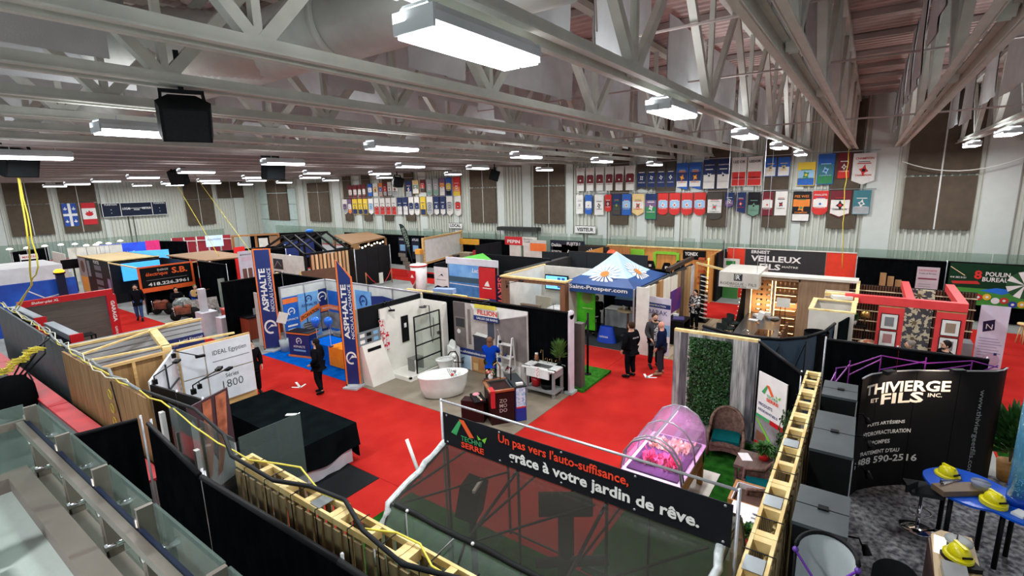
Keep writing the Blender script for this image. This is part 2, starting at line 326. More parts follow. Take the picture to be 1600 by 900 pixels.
# ---- acoustic baffles hung between the trusses
BAF = M('baffle_white', (214, 218, 220), .8, kind='fabric', rgb2=(204, 208, 210)); nb = 0; bp = {}
for i in range(len(TY) - 1):
    y = (TY[i] + TY[i + 1]) / 2 - (.55 if i < 4 else 0)
    if y > 44: break
    for j in range(8):
        x0 = .3 + j * 3.6 + (i % 3) * .5; wd = 2.9 if (i + j) % 3 else 2.4; z0 = 7.8 + .12 * ((i * 3 + j) % 3)
        pass
        if x0 < 6.0 and x0 + wd > 4.7: x0, wd = 6.0, 1.1 + .3 * (i % 2)
        if (i, j) == (5, 0): continue
        key = (wd, round(z0, 2))
        if key not in bp: bp[key] = G(BAF).surf(lambda u, v: (wd * u, .03 * sin(u * 9 + v * 3), z0 - 8 + (9.6 - z0) * v), 6, 3).surf(lambda u, v: (wd * u, .02 + .03 * sin(u * 9 + v * 3), z0 - 8 + (9.6 - z0) * v), 6, 3).mesh('acoustic_baffle')
        o = bpy.data.objects.new('acoustic_baffle', bp[key]); COL.objects.link(o); o.location = (x0, y, 8)
        tag(o, 'white acoustic baffle in the %s bay from the right, %s from near side' % (ORD[i], ORD[j]), 'baffle', 'acoustic baffles')
# ---- ventilation duct
DUCT = M('galvanised_duct', (206, 208, 202), .55, .15, rgb2=(194, 196, 190))
dt = T('ventilation_duct', 'large round galvanised ventilation duct under the roof', 'duct', (5.35, 2.4, 8.0))
g = G(DUCT); n = 24
def ring(y, r, x=5.35, z=8.58): return [(x + r * cos(2 * PI * i / n), y, z + r * sin(2 * PI * i / n)) for i in range(n)]
for a, b in ((3.0, 6.9), (7.0, 10.2), (10.3, 14.5), (14.6, 19), (19.1, 24), (24.1, 30)):
    G(DUCT).cyl((5.35, a, 8.58), (5.35, b, 8.58), .56, n=28).to('duct_section', dt); G(DUCT).cyl((5.35, b - .02, 8.58), (5.35, b + .12, 8.58), .585, n=28).to('joint_band', dt)
g = G(DUCT); rr = []; pts = []
for i in range(40): u = i / 39; pts.append((5.35 - 2.2 * u, 9.2 + 1.1 * u * u, 8.55 - .1 * u)); rr.append(.5 + (.025 if i % 2 else 0))
g.tube(pts, .5, 20, rr=rr).to('flexible_elbow', dt)
# louvred heater
ht = T('unit_heater', 'dark louvred unit heater hung between the trusses', 'heater', (3.6, 6.3, 8.6))
HM = M('heater_case', (96, 104, 108), .5)
G(HM).box(3.3, 3.95, 6.0, 6.7, 8.65, 9.5).to('case', ht)
for k in range(9): G(BLACK).obox((3.62, 5.97, 8.72 + k * .088), (.6, .05, .05), rx=.6).to('louvre', ht)
# ---- ceiling lights
HOUS = M('lamp_housing', (206, 212, 216), .45); DIF = M('lamp_diffuser', (250, 252, 255), emit=9.0, kind='emit')
def mk_light(ww):
    t = T('ceiling_light', 'x', 'light'); h = .1
    g = G(HOUS); L = .68
    g.ext([(-L, -ww, h), (L, -ww, h), (L * .96, -ww * .6, h + .08), (-L * .96, -ww * .6, h + .08)], (0, 0, .01)); g.ext([(-L, ww, h), (-L * .96, ww * .6, h + .08), (L * .96, ww * .6, h + .08), (L, ww, h)], (0, 0, .01))
    g.box(-L, L, -ww, -ww + .02, .045, h).box(-L, L, ww - .02, ww, .045, h).box(-L, -L + .02, -ww, ww, .0, h + .05).box(L - .02, L, -ww, ww, .0, h + .05).box(-L * .96, L * .96, -ww * .6, ww * .6, h + .07, h + .09)
    hs = g.to('housing', t, False)
    for s in (-1, 1): G(DIF).box(-L + .03, L - .03, s * ww * .5 - ww * .42, s * ww * .5 + ww * .42, -.02, .05).to('diffuser', hs, False)
    G(HOUS).box(-L, L, -.012, .012, .0, .08).to('spine', t, False)
    for s in (-1, 1): G(HOUS).cyl((s * .4, 0, h + .08), (s * .4, 0, h + .16), .01, n=5).to('hanger', t, False)
    return t
def mklamp(x, y):
    for nm, z, e, rx in (('lamp_light', 7.05, 1, 0), ('lamp_uplight', 7.16, .19 if y < 5 else .09, PI)):
        la = bpy.data.lights.new(nm, 'AREA'); la.shape = 'RECTANGLE'; la.size = 1.1 + (.5 if rx else 0); la.size_y = .36 + (.5 if rx else 0); la.energy = LAMP_W * e; la.color = (.96, .98, 1)
        lo = bpy.data.objects.new(nm, la); COL.objects.link(lo); lo.location = (x, y + (.5 if rx else 0), z if y < 5 else z - .14); lo.rotation_euler = (rx, 0, 0)
LX = [3.35, 8.3, 14.0, 19.7, 26.0]; LY = [-2.95, 2.7, 9.3, 16.0, 23.3, 30.2, 37, 44, 51]
lt = mk_light(.2); used = False
for j, y in enumerate(LY):
    for i, x in enumerate(LX):
        if j == 0 and i < 2: continue
        xx = x + (.4 * j if i in (1, 2) and j > 2 else 0)
        lb = 'bright ceiling light, %s from near side in the %s row from the right' % (ORD[i], ORD[j])
        if not used: lt.location = (xx, y, 7.08 if j < 2 else 6.94); lt['label'] = lb; lt['group'] = 'ceiling lights'; used = True
        else: dup(lt, (xx, y, 7.08 if j < 2 else 6.94), 0, lb, 'ceiling lights')
        mklamp(xx, y)
for x, y in ((-2.3, 2.7), (-2.3, 9.3)): dup(lt, (x, y, 7.1), 0, 'unseen added ceiling light above the gallery, %s' % ('near the camera' if y < 5 else 'farther along'), 'ceiling lights'); mklamp(x, y)  # out-of-view lamps added to brighten the gallery floor
# conduit between lights
G(TR2).tube([(5.2, 2.9, 8.0), (5.2, 2.75, 8.15), (5.35, 2.7, 8.2), (5.5, 2.7, 8.1), (5.55, 2.7, 7.7)], .012, 5).solo('cable_loop', 'thin white cable looping above the big near ceiling light', 'cable')
# ---- hung loudspeakers
def speaker(x, y, z, s, rz, lb, tilt=.5):
    t = T('loudspeaker', lb, 'speaker', (x, y, z), rz, 'hung loudspeakers'); mt = M('speaker_black', (26, 30, 32), .6)
    mx = Matrix.Rotation(tilt, 4, 'X')
    def P(a, b, c): v = mx @ Vector((a * s, b * s, c * s)); return tuple(v)
    pl = [(-.5, -.35), (.5, -.35), (.56, .0), (.28, .4), (-.28, .4), (-.56, .0)]
    vs = [P(a, b, -.42) for a, b in pl] + [P(a, b, .42) for a, b in pl]
    G(mt).add(vs, [tuple(reversed(range(6))), tuple(range(6, 12))] + [(i, (i + 1) % 6, (i + 1) % 6 + 6, i + 6) for i in range(6)]).to('cabinet', t, False, label=None)
    G(M('speaker_grille', (44, 48, 50), .8, kind='speck')).add([P(-.44, -.36, -.38), P(.44, -.36, -.38), P(.44, -.36, .38), P(-.44, -.36, .38)], [(0, 1, 2, 3)]).to('grille', t, False)
    g = G(mt); [g.beam(P(k * .45, 0, .3), (k * .42 * s, 0, .62 * s), .05 * s, .09 * s) for k in (-1, 1)]; g.box(-.46 * s, .46 * s, -.06 * s, .06 * s, .58 * s, .66 * s); g.box(-.03, .03, -.03, .03, .6 * s, .6 * s + .5); g.to('yoke', t, False)
    return t
speaker(3.06, 7.3, 6.97, .54, -.35, 'large black loudspeaker hung nearest the camera, tilted', .55)
speaker(3.4, 18.0, 6.95, .72, .3, 'black loudspeaker above the yellow cable at the left edge', .4)
speaker(11.39, 28.75, 6.95, .8, -.9, 'black loudspeaker hung between the scoreboard and the room centre', .3)
speaker(10.2, 18.0, 6.86, .75, .1, 'black loudspeaker hung beneath the lights left of centre', .2)
speaker(25.9, 28.75, 6.6, .8, .2, 'black loudspeaker hung before the left banner rows', .3)
speaker(23.7, 18.0, 6.7, .7, .6, 'black loudspeaker hung before the taupe panel right of the left banners', .3)
# ================================================================ FLOORS
def at(x, y, z=0):
    """hall point at height z that the photograph shows at pixel x, y"""
    d = _F + _R * ((x - 800) / F_PX) - _U * ((y - 450) / F_PX); t = (z - EYE) / d.z; return Vector((d.x * t, d.y * t, z))
def rug(mat, x0, x1, y0, y1, lb, name='carpet', h=.012): return G(mat).box(x0, x1, y0, y1, 0, h).solo(name, lb, 'carpet')
rug(RCARP, 6.1, 9.13, -2, 52, 'long red aisle carpet running from the greenhouse to the flag wall', 'aisle_carpet')
rug(RCARP, 3.15, 6.09, 7.02, 9.6, 'short red carpet between the greenhouse and the black draped table', 'aisle_carpet')
rug(RCARP, 9.14, 16.45, 3.35, 6.62, 'red carpet of the cross aisle where the security officer stands', 'aisle_carpet', .011)
rug(RCARP, 12.35, 16.45, 6.63, 40, 'red carpet of the second aisle beyond the bathroom display', 'aisle_carpet', .011)
rug(RCARP, 22.75, 26.0, -14, 50, 'red aisle carpet near the banner wall', 'aisle_carpet')
rug(RCARP, 12.7, 22.7, -9, -2.75, 'wide red carpet at the right edge of the photo', 'aisle_carpet')
WOODF = M('wood_floor', (176, 156, 126), .5, kind='woodx', rgb2=(146, 126, 98), scale=10)
wf = T('wood_floor', 'pale plank floor of the kitchen and flooring booth', 'floor', (19.5, 2.5, 0)); pb = None
for j in range(21):
    for i in range(4):
        y = -.0 + j * .29; x = 16.5 + i * 1.8 - (j % 2) * .7
        xa, xb = max(16.5, x), min(22.7, x + 1.79)
        G(M('plank_%d' % ((i * 7 + j * 3) % 4), [(178, 158, 128), (164, 144, 114), (186, 168, 140), (156, 136, 106)][(i * 7 + j * 3) % 4], .5, kind='woodx')).box(xa, xb, y + .01, y + .285, .0, .02 + .001 * ((i + j) % 3)).to('plank', wf)
rug(TURF, 3.15, 6.09, .8, 7.0, 'green artificial turf under the big greenhouse', 'turf_mat', .03)
rug(TURF, 6.14, 11.75, .85, 3.2, 'green artificial turf with wicker chairs before the ivy wall', 'turf_mat', .03)
rug(M('booth_vinyl', (136, 126, 108), .5, kind='stone', rgb2=(124, 114, 98)), 9.14, 12.1, 6.63, 12.5, 'grey brown vinyl floor of the bathroom display', 'vinyl_floor', .015)
rug(M('blue_carpet', (14, 96, 190), .95, kind='carpet', rgb2=(10, 82, 168)), 9.14, 12.1, 12.64, 18.3, 'bright blue carpet of the paving company booth', 'carpet', .014)
rug(M('pebble_carpet', (160, 160, 162), .95, kind='speck', rgb2=(78, 78, 84), scale=11, bump=.5), 4, 13.0, -2.75, -.15, 'pebble patterned grey carpet with the yellow hard hats', 'carpet', .013)
rug(TURF, 12.6, 15.5, -4.2, -2.8, 'green turf strip behind the black curved wall at the right', 'turf_mat', .02)
rug(M('charcoal_carpet', (58, 60, 62), .95, kind='carpet'), 16.5, 20.5, 6.2, 9.8, 'charcoal carpet under the daisy tent', 'carpet', .014)
rug(BLK2, 5.05, 6.08, 7.95, 9.05, 'small black mat lying beside the white table skirt', 'floor_mat', .02)
# white arrows stuck to the carpet
def arrow(x, y, rz, lb, s=1, name='floor_arrow'):
    mx = Matrix.Translation((x, y, .014)) @ Matrix.Rotation(rz, 4, 'Z') @ Matrix.Diagonal((s, s, 1, 1)); g = G(WHITE)
    for pl in ([(-.28, -.035), (.28, -.035), (.28, .035), (-.28, .035)], [(.05, .2), (.12, .22), (.33, 0), (.25, -.02)], [(.05, -.2), (.25, .02), (.33, 0), (.12, -.22)]):
        g.ext([mx @ Vector((a, b, .0)) for a, b in pl], (0, 0, .003))
    return g.solo(name, lb, 'sign')
arrow(8.14, 14.3, -1.9, 'white arrow stuck on the red carpet beside the black draped table')
arrow(14.75, 5.15, 2.9, 'white arrow on the carpet at the feet of the navy suited man', 1.1)
p = at(1384, 535); arrow(p.x + 3.2, -4.2, .6, 'white arrow on the wide red carpet at the right', 1.2)
# ================================================================ GALLERY (near left, where the photographer stands)
ZG = 4.0
gf = T('gallery', None, None, (0, 2, ZG)); gf.name = 'trim_5'; gf['kind'] = 'structure'; WM[gf.name] = Matrix.Translation((0, 2, ZG))
GC = M('gallery_concrete', (182, 192, 186), .5, kind='concrete', rgb2=(168, 178, 174)); CURB = M('gallery_curb', (122, 112, 104), .6)
G(GC).box(-4, .52, -3, 4.72, ZG - .25, ZG).to('slab', gf)
G(CURB).box(.5, .62, -3, 4.86, ZG - .35, ZG + .1).to('curb', gf); G(CURB).box(.62, .76, -3, 4.98, ZG - .35, ZG + .02).to('curb_ledge', gf)
G(CURB).box(-4, .5, 4.72, 4.86, ZG - .35, ZG + .1).to('curb', gf)
rl = T('glass_railing', 'steel and glass railing with flat handrail at the lower left', 'railing', (.66, 2, ZG))
PST = M('railing_steel', (150, 142, 132), .35, .7)
def rpost(x, y):
    G(PST).box(x - .035, x + .035, y - .012, y + .012, ZG - .05, ZG + .56).to('post', rl); G(PST).cyl((x - .03, y + .02, ZG + .0), (x - .03, y + .02, ZG + .5), .012, n=8).to('rod', rl)
    for z in (.08, .3): G(CHROME).cyl((x - .05, y + .0, ZG + z), (x + .06, y + .0, ZG + z), .022, n=10).to('clamp', rl)
for y in (1.2, 1.95, 2.68, 3.3, 3.98, 4.75): rpost(.69, y)
for a, b in ((1.22, 1.93), (1.97, 2.66), (2.7, 3.28), (3.32, 3.96), (4.0, 4.73)): G(M('railing_glass', (222, 234, 228), .04, kind='glass', rgb2=(176, 198, 190), scale=.14)).box(.72, .732, a, b, ZG + .02, ZG + .56).to('glass_pane', rl)
G(PST).box(.6, .64, .6, 4.75, ZG + .42, ZG + .47).to('handrail', rl); G(M('rail_rubber', (38, 44, 66), .5)).box(.645, .67, .6, 4.75, ZG + .43, ZG + .46).to('rail_insert', rl)
rpost(.1, 4.83); rpost(-.9, 4.83)
G(PST).box(-3, .66, 4.76, 4.8, ZG + .42, ZG + .47).to('handrail', rl); G(MATS['railing_glass']).box(-.88, .08, 4.83, 4.842, ZG + .02, ZG + .56).to('glass_pane', rl); G(MATS['railing_glass']).box(-3, -.92, 4.83, 4.842, ZG + .02, ZG + .56).to('glass_pane', rl); G(MATS['railing_glass']).box(.12, .67, 4.83, 4.842, ZG + .02, ZG + .56).to('glass_pane', rl)
g = G(M('blue_plastic_seat', (24, 52, 130), .4)); st = T('stadium_seat', 'blue plastic arena seat at the bottom left corner', 'seat', (.02, 3.66, ZG))
c = Vector((.02, 3.66, 4.2)); g.surf(lambda u, v: (c.x - .22 + .42 * u, c.y + .02 + .06 * sin(u * PI) + .05 * v, ZG + .12 + .3 * v), 8, 6).to('backrest', st)
G(MATS['blue_plastic_seat']).surf(lambda u, v: (c.x - .22 + .42 * u, c.y - .36 * v, ZG + .12 - .03 * sin(u * PI)), 8, 5).to('seat', st); G(PST).box(c.x - .2, c.x + .18, c.y - .2, c.y - .15, ZG, ZG + .1).to('bracket', st)
# ================================================================ PIPE AND DRAPE
def drape(label, pts, h=2.44, mat=None, group=None, z0=.03, name='drape_wall', post=True, amp=.03):
    t = T(name, label, 'partition', (pts[0][0], pts[0][1], 0), 0, group)
    for i, (a, b) in enumerate(zip(pts, pts[1:])):
        G(mat or DRAPE).drape(a[0], a[1], b[0], b[1], z0, h, amp).to('drape', t)
        G(BLACK).cyl((a[0], a[1], h), (b[0], b[1], h), .035, n=8).to('top_rail', t)
    if post:
        for a in pts: G(ALU).cyl((a[0] + .05, a[1] + .02, 0), (a[0] + .05, a[1] + .02, h + .05), .018, n=8).to('post', t); G(DGREY).box(a[0] - .2, a[0] + .2, a[1] - .2, a[1] + .2, .0, .01).to('base_plate', t)
    return t
drape('black drape wall turning the corner beside the worn red board cap', [(1.66, 9.64), (2.56, 9.42)])
drape('long black drape wall in the near left foreground, upper length', [(2.6, 9.1), (2.38, 6.8)])
drape('long black drape wall in the near left foreground, lower length', [(2.37, 6.7), (2.44, 3.92), (2.44, .9)])
# ================================================================ WALLS OF PANELS
def panels(label, p, q, h=2.44, mat=None, th=.06, seg=1.22, cap=None, z0=0, cat='partition', name='panel_wall', group=None, frame=None):
    t = T(name, label, cat, (p[0], p[1], 0), 0, group); P = Vector((p[0], p[1], 0)); Q = Vector((q[0], q[1], 0)); L = (Q - P).length; n = max(1, round(L / seg)); d = (Q - P) / n; u = d.normalized()
    rz = math.atan2(d.y, d.x)
    for i in range(n):
        c = P + d * (i + .5); mt = mat[i % len(mat)] if isinstance(mat, (list, tuple)) else (mat or OFFW)
        G(mt).obox((c.x, c.y, (z0 + h) / 2), (d.length - .015, th, h - z0), rz).to('panel', t)
    if cap: c = (P + Q) / 2; G(cap).obox((c.x, c.y, h + .02), (L, th + .03, .04), rz).to('cap_rail', t)
    if frame:
        for i in range(n + 1): c = P + d * i; G(frame).obox((c.x, c.y, (z0 + h) / 2 + .02), (.03, th + .03, h - z0 + .04), rz).to('upright', t)
    return t
# ================================================================ STANDING PALLETS
def mk_pallet():
    t = T('standing_pallet', 'x', 'pallet'); L = 1.08
    a = G(PINEL).box(0, L, -.12, -.085, 2.36, 2.44).to('rail', t, False); inst(a, 'rail', t, (0, .205, 0)); inst(a, 'rail', t, (0, 0, -1.2)); inst(a, 'rail', t, (0, .205, -1.2)); inst(a, 'rail', t, (0, 0, -2.3)); inst(a, 'rail', t, (0, .205, -2.3))
    b = G(PINEL).box(.0, .09, -.085, .085, 2.32, 2.435).to('block', t, False); inst(b, 'block', t, (.5, 0, 0)); inst(b, 'block', t, (.99, 0, 0)); inst(b, 'block', t, (.0, 0, -1.2)); inst(b, 'block', t, (.5, 0, -1.2)); inst(b, 'block', t, (.99, 0, -1.2))
    W2 = M('pallet_board', (166, 148, 108), .7, kind='woodz', rgb2=(128, 110, 78))
    c = G(W2).box(.02, .14, -.145, -.122, .02, 2.33).to('board', t, False)
    for k in range(1, 6): inst(c, 'board', t, (k * .185, 0, 0))
    for k in range(0, 6): inst(c, 'board', t, (k * .185, .267, 0))
    for x in (.3, .8): G(BLACK).box(x, x + .012, -.15, .15, 2.441, 2.446).box(x, x + .012, -.152, -.148, 0, 2.44).to('strap', t, False)
    return t
PG = mk_pallet(); used = False
for i in range(6):
    lb = 'pale pallet on edge behind the near left drape, %s from far end' % ORD[i]
    loc = (2.93, 6.74 - i * 1.09, 0)
    if not used: PG.location = loc; PG.rotation_euler = (0, 0, -PI / 2); PG['label'] = lb; PG['group'] = 'left row of standing pallets'; used = True
    else: dup(PG, loc, -PI / 2, lb, 'left row of standing pallets')
for i in range(6):
    dup(PG, (4.0 + i * 1.09, .56, 0), 0, 'yellow pallet on edge beside the black cases, %s from near end' % ORD[i], 'right row of standing pallets')
for i, (x, y) in enumerate(((4.6, .56), (5.75, .56), (7.3, .56), (2.93, 4.9))):
    g = G(M('nail_plate', (176, 186, 190), .3, .8)); g.box(x - .11, x + .11, y - .08, y + .1, 2.447, 2.455); g.solo('nail_plate', 'galvanised plate nailed on the pallet tops, %s of four' % ORD[i], 'plate', 'galvanised plates')
# ================================================================ PLYWOOD WALL at the left
panels('tall plywood wall panels with cables along the top at the left', (3.0, 10.3), (3.0, 15.4), 2.44, PLY, .05, 1.22, name='plywood_wall')
panels('dark grey wall panels behind the worn red board cap', (3.1, 15.5), (3.35, 24.6), 2.44, M('slate_panel', (88, 98, 100), .6, rgb2=(78, 88, 92)), .05, 1.5, name='grey_wall')
# ================================================================ GLASS PANES AND POSTS stored above the pallets
sg = T('stored_glass', 'clear rink glass panes standing behind the near left drape', 'glass', (3.12, 8.5, 0))
GL3 = M('stored_pane', (212, 226, 222), .05, kind='glass', rgb2=(170, 184, 182), scale=.12)
for a, b, z0, z1 in ((8.6, 9.7, .95, 2.45), (7.4, 8.5, .95, 2.45)): G(GL3).box(3.1, 3.115, a, b, z0, z1).to('pane', sg)
G(PST).box(3.08, 3.13, 7.35, 9.75, .9, .95).to('bottom_rail', sg)
for y, z in ((9.78, 2.3), (8.55, 1.95)): G(WHITE).box(2.98, 3.05, y - .05, y + .05, 0, z).to('white_post', sg)
for y, z in ((9.5, 1.95), (8.5, 2.3), (7.35, 2.2)): G(PST).box(3.08, 3.13, y - .02, y + .03, 0, z).to('steel_post', sg)
g2 = T('glass_sheet', 'clear glass sheet standing across the first left pallet', 'glass', (3.4, 7.0, 0))
G(GL3).box(3.0, 3.95, 6.98, 6.995, 1.2, 2.62).to('pane', g2); G(PST).box(2.98, 3.97, 6.96, 7.01, 1.15, 1.2).to('bottom_rail', g2); G(PST).box(3.4, 3.44, 6.96, 7.01, 0, 1.15).to('leg', g2)
# ================================================================ CABLES
def cable(name, label, mat, r, pts, cat='cable', group=None, wob=0):
    P = []
    for i, (a, b) in enumerate(zip(pts, pts[1:])):
        a = Vector(a); b = Vector(b); n = max(1, int((b - a).length / .35))
        for k in range(n): P.append(a.lerp(b, k / n) + Vector((random.uniform(-wob, wob), random.uniform(-wob, wob), random.uniform(-wob, wob) * .6)))
    P.append(Vector(pts[-1])); return G(mat).tube(P, r, 6).solo(name, label, cat, group)
Z = 2.52
cable('power_cable', 'thick black power cable lying along the near left pallets', M('black_rubber', (24, 26, 28), .5), .028, [(3.05, 10.6, 2.5), (3.1, 8.6, 2.62), (2.95, 7.3, 2.6), (2.72, 6.6, 2.6), (2.78, 5.7, 2.52), (2.96, 5.2, 2.52), (3.02, 4.6, 2.52), (2.8, 4.0, 2.52), (2.7, 3.3, 2.52), (2.9, 2.6, 2.52), (2.9, 1.5, 2.52)])
cable('yellow_cable', 'yellow extension cable snaking over the near left pallets', YEL, .012, [(3.0, 9.2, 2.5), (2.9, 8.2, 2.5), (2.9, 6.5, 2.5), (3.1, 5.6, 2.55), (2.95, 5.0, 2.5), (3.02, 4.5, 2.5), (2.85, 4.1, 2.5), (3.0, 3.7, 2.5), (3.02, 3.4, 2.5), (2.85, 3.05, 2.5), (2.8, 2.2, 2.5)], wob=.025)
cable('yellow_cable', 'yellow extension cable running along the top of the plywood wall', YEL, .014, [(3.4, 24.4, 2.5), (3.35, 21, 2.5), (3.2, 18, 2.5), (3.08, 15.6, 2.5), (2.98, 13.5, 2.49), (2.97, 11.5, 2.49), (2.99, 10.2, 2.5), (3.0, 9.3, 2.5)], wob=.04)
cable('grey_cable', 'grey cable bundle lying along the top of the dark grey wall', M('grey_rubber', (120, 126, 128), .5), .03, [(3.45, 24.4, 2.5), (3.35, 20, 2.5), (3.12, 15.5, 2.5), (3.05, 12.5, 2.5), (3.02, 10.7, 2.5)], wob=.04)
cable('white_cable', 'white cable tangled over the top of the dark grey wall', M('white_rubber', (214, 214, 190), .5), .012, [(3.4, 23.5, 2.54), (3.3, 19, 2.54), (3.15, 16, 2.54), (3.0, 13, 2.52), (3.0, 11, 2.52)], wob=.1)
sx = Vector((3.35, 17.9, 6.8)); e1 = Vector((3.45, 23.3, 2.5))
cable('hanging_cable', 'yellow cable hanging from the roof at the far left', YEL, .022, [(3.35, 17.95, 6.75), (3.3, 18, 5.0), (3.45, 19.5, 3.6), (3.45, 22.6, 2.5)], wob=.015)
cable('hanging_cable', 'second yellow cable strand hanging from the roof at the far left', YEL, .018, [(3.4, 18.0, 6.75), (3.42, 18.2, 4.2), (3.5, 20.5, 3.3), (3.5, 22.4, 2.5)], wob=.02)
for k in range(5):
    c = (2.94, 12.2, 2.1 - k * .3); G(YEL).tube([(c[0], c[1] + .09 * cos(a * PI / 5), c[2] + .1 * sin(a * PI / 5)) for a in range(11)], .009, 5).solo('cable_loop', 'small yellow cable loop hanging on the plywood wall, %s from the top' % ORD[k], 'cable', 'cable loops')
cable('hanging_cable', 'brown wire hanging down the outside of the plywood wall', BLACK, .012, [(2.93, 11.9, 2.45), (2.93, 11.85, 1.8), (2.93, 11.7, 1.2), (2.93, 11.75, .6)], wob=.02)
# timber laths lying over the left booths
for i, (a, b, lb) in enumerate((((3.1, 14.4, 2.5), (5.4, 15.6, 2.52), 'thin pale lath lying over the grey siding, nearer the siding'), ((3.05, 13.7, 2.5), (5.9, 13.1, 2.5), 'thin pale lath lying over the grey siding, nearer the tile display'), ((5.3, 15.7, 2.5), (6.0, 15.75, 2.5), 'short pale block on top of the grey siding'))):
    G(PINEL).beam(a, b, .07, .04).solo('timber_lath', lb, 'timber')
# black bag and cable heap by the boards
b = T('black_bag', 'black bag full of loose black cables hanging by the boards', 'bag', (2.15, 16.3, 0))
G(M('bag_black', (16, 17, 19), .7, kind='fabric')).lathe([(.12, .9), (.32, .95), (.42, 1.2), (.4, 1.6), (.26, 1.85), (.1, 1.9)], (2.15, 16.3, 0), 14).to('bag_body', b)
for k in range(3): G(BLACK).tube([(2.2 + .1 * k, 16.3, 1.85), (2.5 + .2 * k, 16.6, 2.2), (3.1, 16.9 + .3 * k, 2.5)], .02, 6).to('bag_strap', b)
for k in range(2):
    G(YEL).tube([(2.0 + .02 * i + .16 * sin(i * 1.9 + k), 16.5 + .2 * cos(i * 2.3 + k), 1.95 + .012 * i) for i in range(40)], .014, 5).solo('cable_coil', 'tangled %s yellow cable coil above the black bag' % ['lower', 'upper'][k], 'cable')
G(BLACK).tube([(2.62, 17.3 + .4 * cos(i * .5), 1.35 + .28 * sin(i * .5)) for i in range(36)], .02, 6).solo('cable_coil', 'black cable coil hanging over the worn red board cap', 'cable')
# ================================================================ BLACK DRAPED TABLES + TILE DISPLAY
t = T('draped_table', 'L shaped table under a black cloth with a white skirt below', 'table', (5.9, 9, 0))
CL = M('black_cloth', (17, 23, 24), .85, kind='fabric', rgb2=(12, 16, 18), spec=.2); WC = M('white_cloth', (206, 206, 212), .8, kind='fabric')
g = G(CL); Zt = .92
g.ext([(5.0, 12.45, Zt), (6.35, 12.45, Zt), (6.35, 8.95, Zt), (5.0, 8.95, Zt)], (0, 0, -.03)); g.ext([(4.05, 9.8, Zt), (5.0, 9.8, Zt), (5.0, 8.95, Zt), (4.05, 8.95, Zt)], (0, 0, -.03))
g.to('cloth_top', t)
g = G(CL)
def skirt(a, b, z0, z1, amp=.03, nrm=1, seed=0, k=7):
    L = math.hypot(b[0] - a[0], b[1] - a[1]); nx, ny = -(b[1] - a[1]) / L * nrm, (b[0] - a[0]) / L * nrm
    def fn(u, v):
        zz = z1 + (z0 + .05 * sin(u * L * 3 + seed) - z1) * v; d = amp * v * (1 + sin(u * L * k + seed)) + .012 * v
        return (a[0] + (b[0] - a[0]) * u + nx * d, a[1] + (b[1] - a[1]) * u + ny * d, zz)
    return fn
g.surf(skirt((6.35, 12.45), (6.35, 8.95), .12, Zt, .03, 1), 40, 5); g.surf(skirt((6.35, 8.95), (4.05, 8.95), .36, Zt, .04, 1, 2), 36, 5); g.surf(skirt((4.05, 8.95), (4.05, 9.8), .2, Zt), 10, 5); g.surf(skirt((4.05, 9.8), (5.0, 9.8), .1, Zt, .02), 10, 5); g.surf(skirt((5, 9.8), (5, 12.4), .1, Zt, .02), 20, 5)
g.to('cloth_side', t); G(WC).drape(6.2, 8.98, 4.1, 8.98, .015, .5, .025, .5).to('white_skirt', t)
for x, y in ((6.2, 9.1), (4.2, 9.1), (6.2, 12.3), (5.15, 12.3), (4.2, 9.7), (5.1, 9.7)): G(STEEL).cyl((x, y, 0), (x, y, .89), .02, n=8).to('leg', t)
t = T('covered_chair_stack', 'heap of seats under a loose black cloth inside the L table', 'furniture', (4.45, 10.5, 0))
G(CL).surf(lambda u, v: (4.0 + 1.0 * u + .05 * sin(v * 9), 9.95 + 1.5 * v + .04 * sin(u * 8), (.15 + .03 * sin(v * 5)) + .5 * sin(PI * min(1, max(0, u * .94 + .03))) ** .5 * sin(PI * (v * .94 + .03)) ** .5 + .07 * sin(u * 12 + v * 7)), 18, 18).to('cover', t)
G(M('dark_plastic', (54, 56, 60), .5)).surf(lambda u, v: (4.15 + .6 * u, 9.92 - .1 * v, .1 + .6 * v * (1 - .4 * (u - .5) ** 2)), 8, 5).to('seat_back', t)
G(WHITE).obox((5.75, 10.55, .935), (.24, .1, .015), 2.2).solo('paper_sheet', 'small white paper sheet on the black draped table', 'paper')
# tile display booth ("IDEAL Egyptien")
TILE = M('tile_white', (218, 224, 230), .35); GROUT = M('joint_dark', (50, 54, 58), .5)
t = T('tile_display', 'white wall panel display with black joints and series name lettering', 'display', (5.1, 12.95, 0))
G(PINE).box(4.5, 6.2, 12.93, 12.99, 0, 2.46).to('frame', t)
for x0, x1 in ((4.52, 5.03), (5.06, 6.17)):
    for z0, z1 in ((.9, 1.66), (1.69, 2.42)): G(TILE).box(x0, x1, 12.88, 12.93, z0, z1).to('tile_panel', t)
f = Face((4.5, 12.88, 0), YR)
f.text(DGREY, 'IDEAL Egyptien', .72, 2.08, w=.82, h=.15, bold=0).line(GREY, [(.7, 1.95), (1.6, 1.95)], .02).text(DGREY, 'Séries', .95, 1.47, w=.32, h=.11, bold=0).text(DGREY, '1800', .86, 1.2, w=.5, h=.2, bold=-.01)
f.to('lettering', t)
G(TILE).add([(3.36, 11.2, 1.4), (4.5, 13.1, 1.2), (4.5, 13.1, 2.44), (3.36, 11.2, 2.44), (3.33, 11.24, 1.4), (4.47, 13.14, 1.2), (4.47, 13.14, 2.44), (3.33, 11.24, 2.44)], [(0, 1, 2, 3), (7, 6, 5, 4), (3, 2, 6, 7), (0, 3, 7, 4), (1, 5, 6, 2)]).to('side_panel', t)
g = G(GROUT); g.beam((3.38, 11.18, 1.9), (4.5, 13.06, 1.75), .03, .03); g.beam((3.95, 12.12, 1.3), (3.95, 12.12, 2.43), .03, .03); g.to('joint', t)
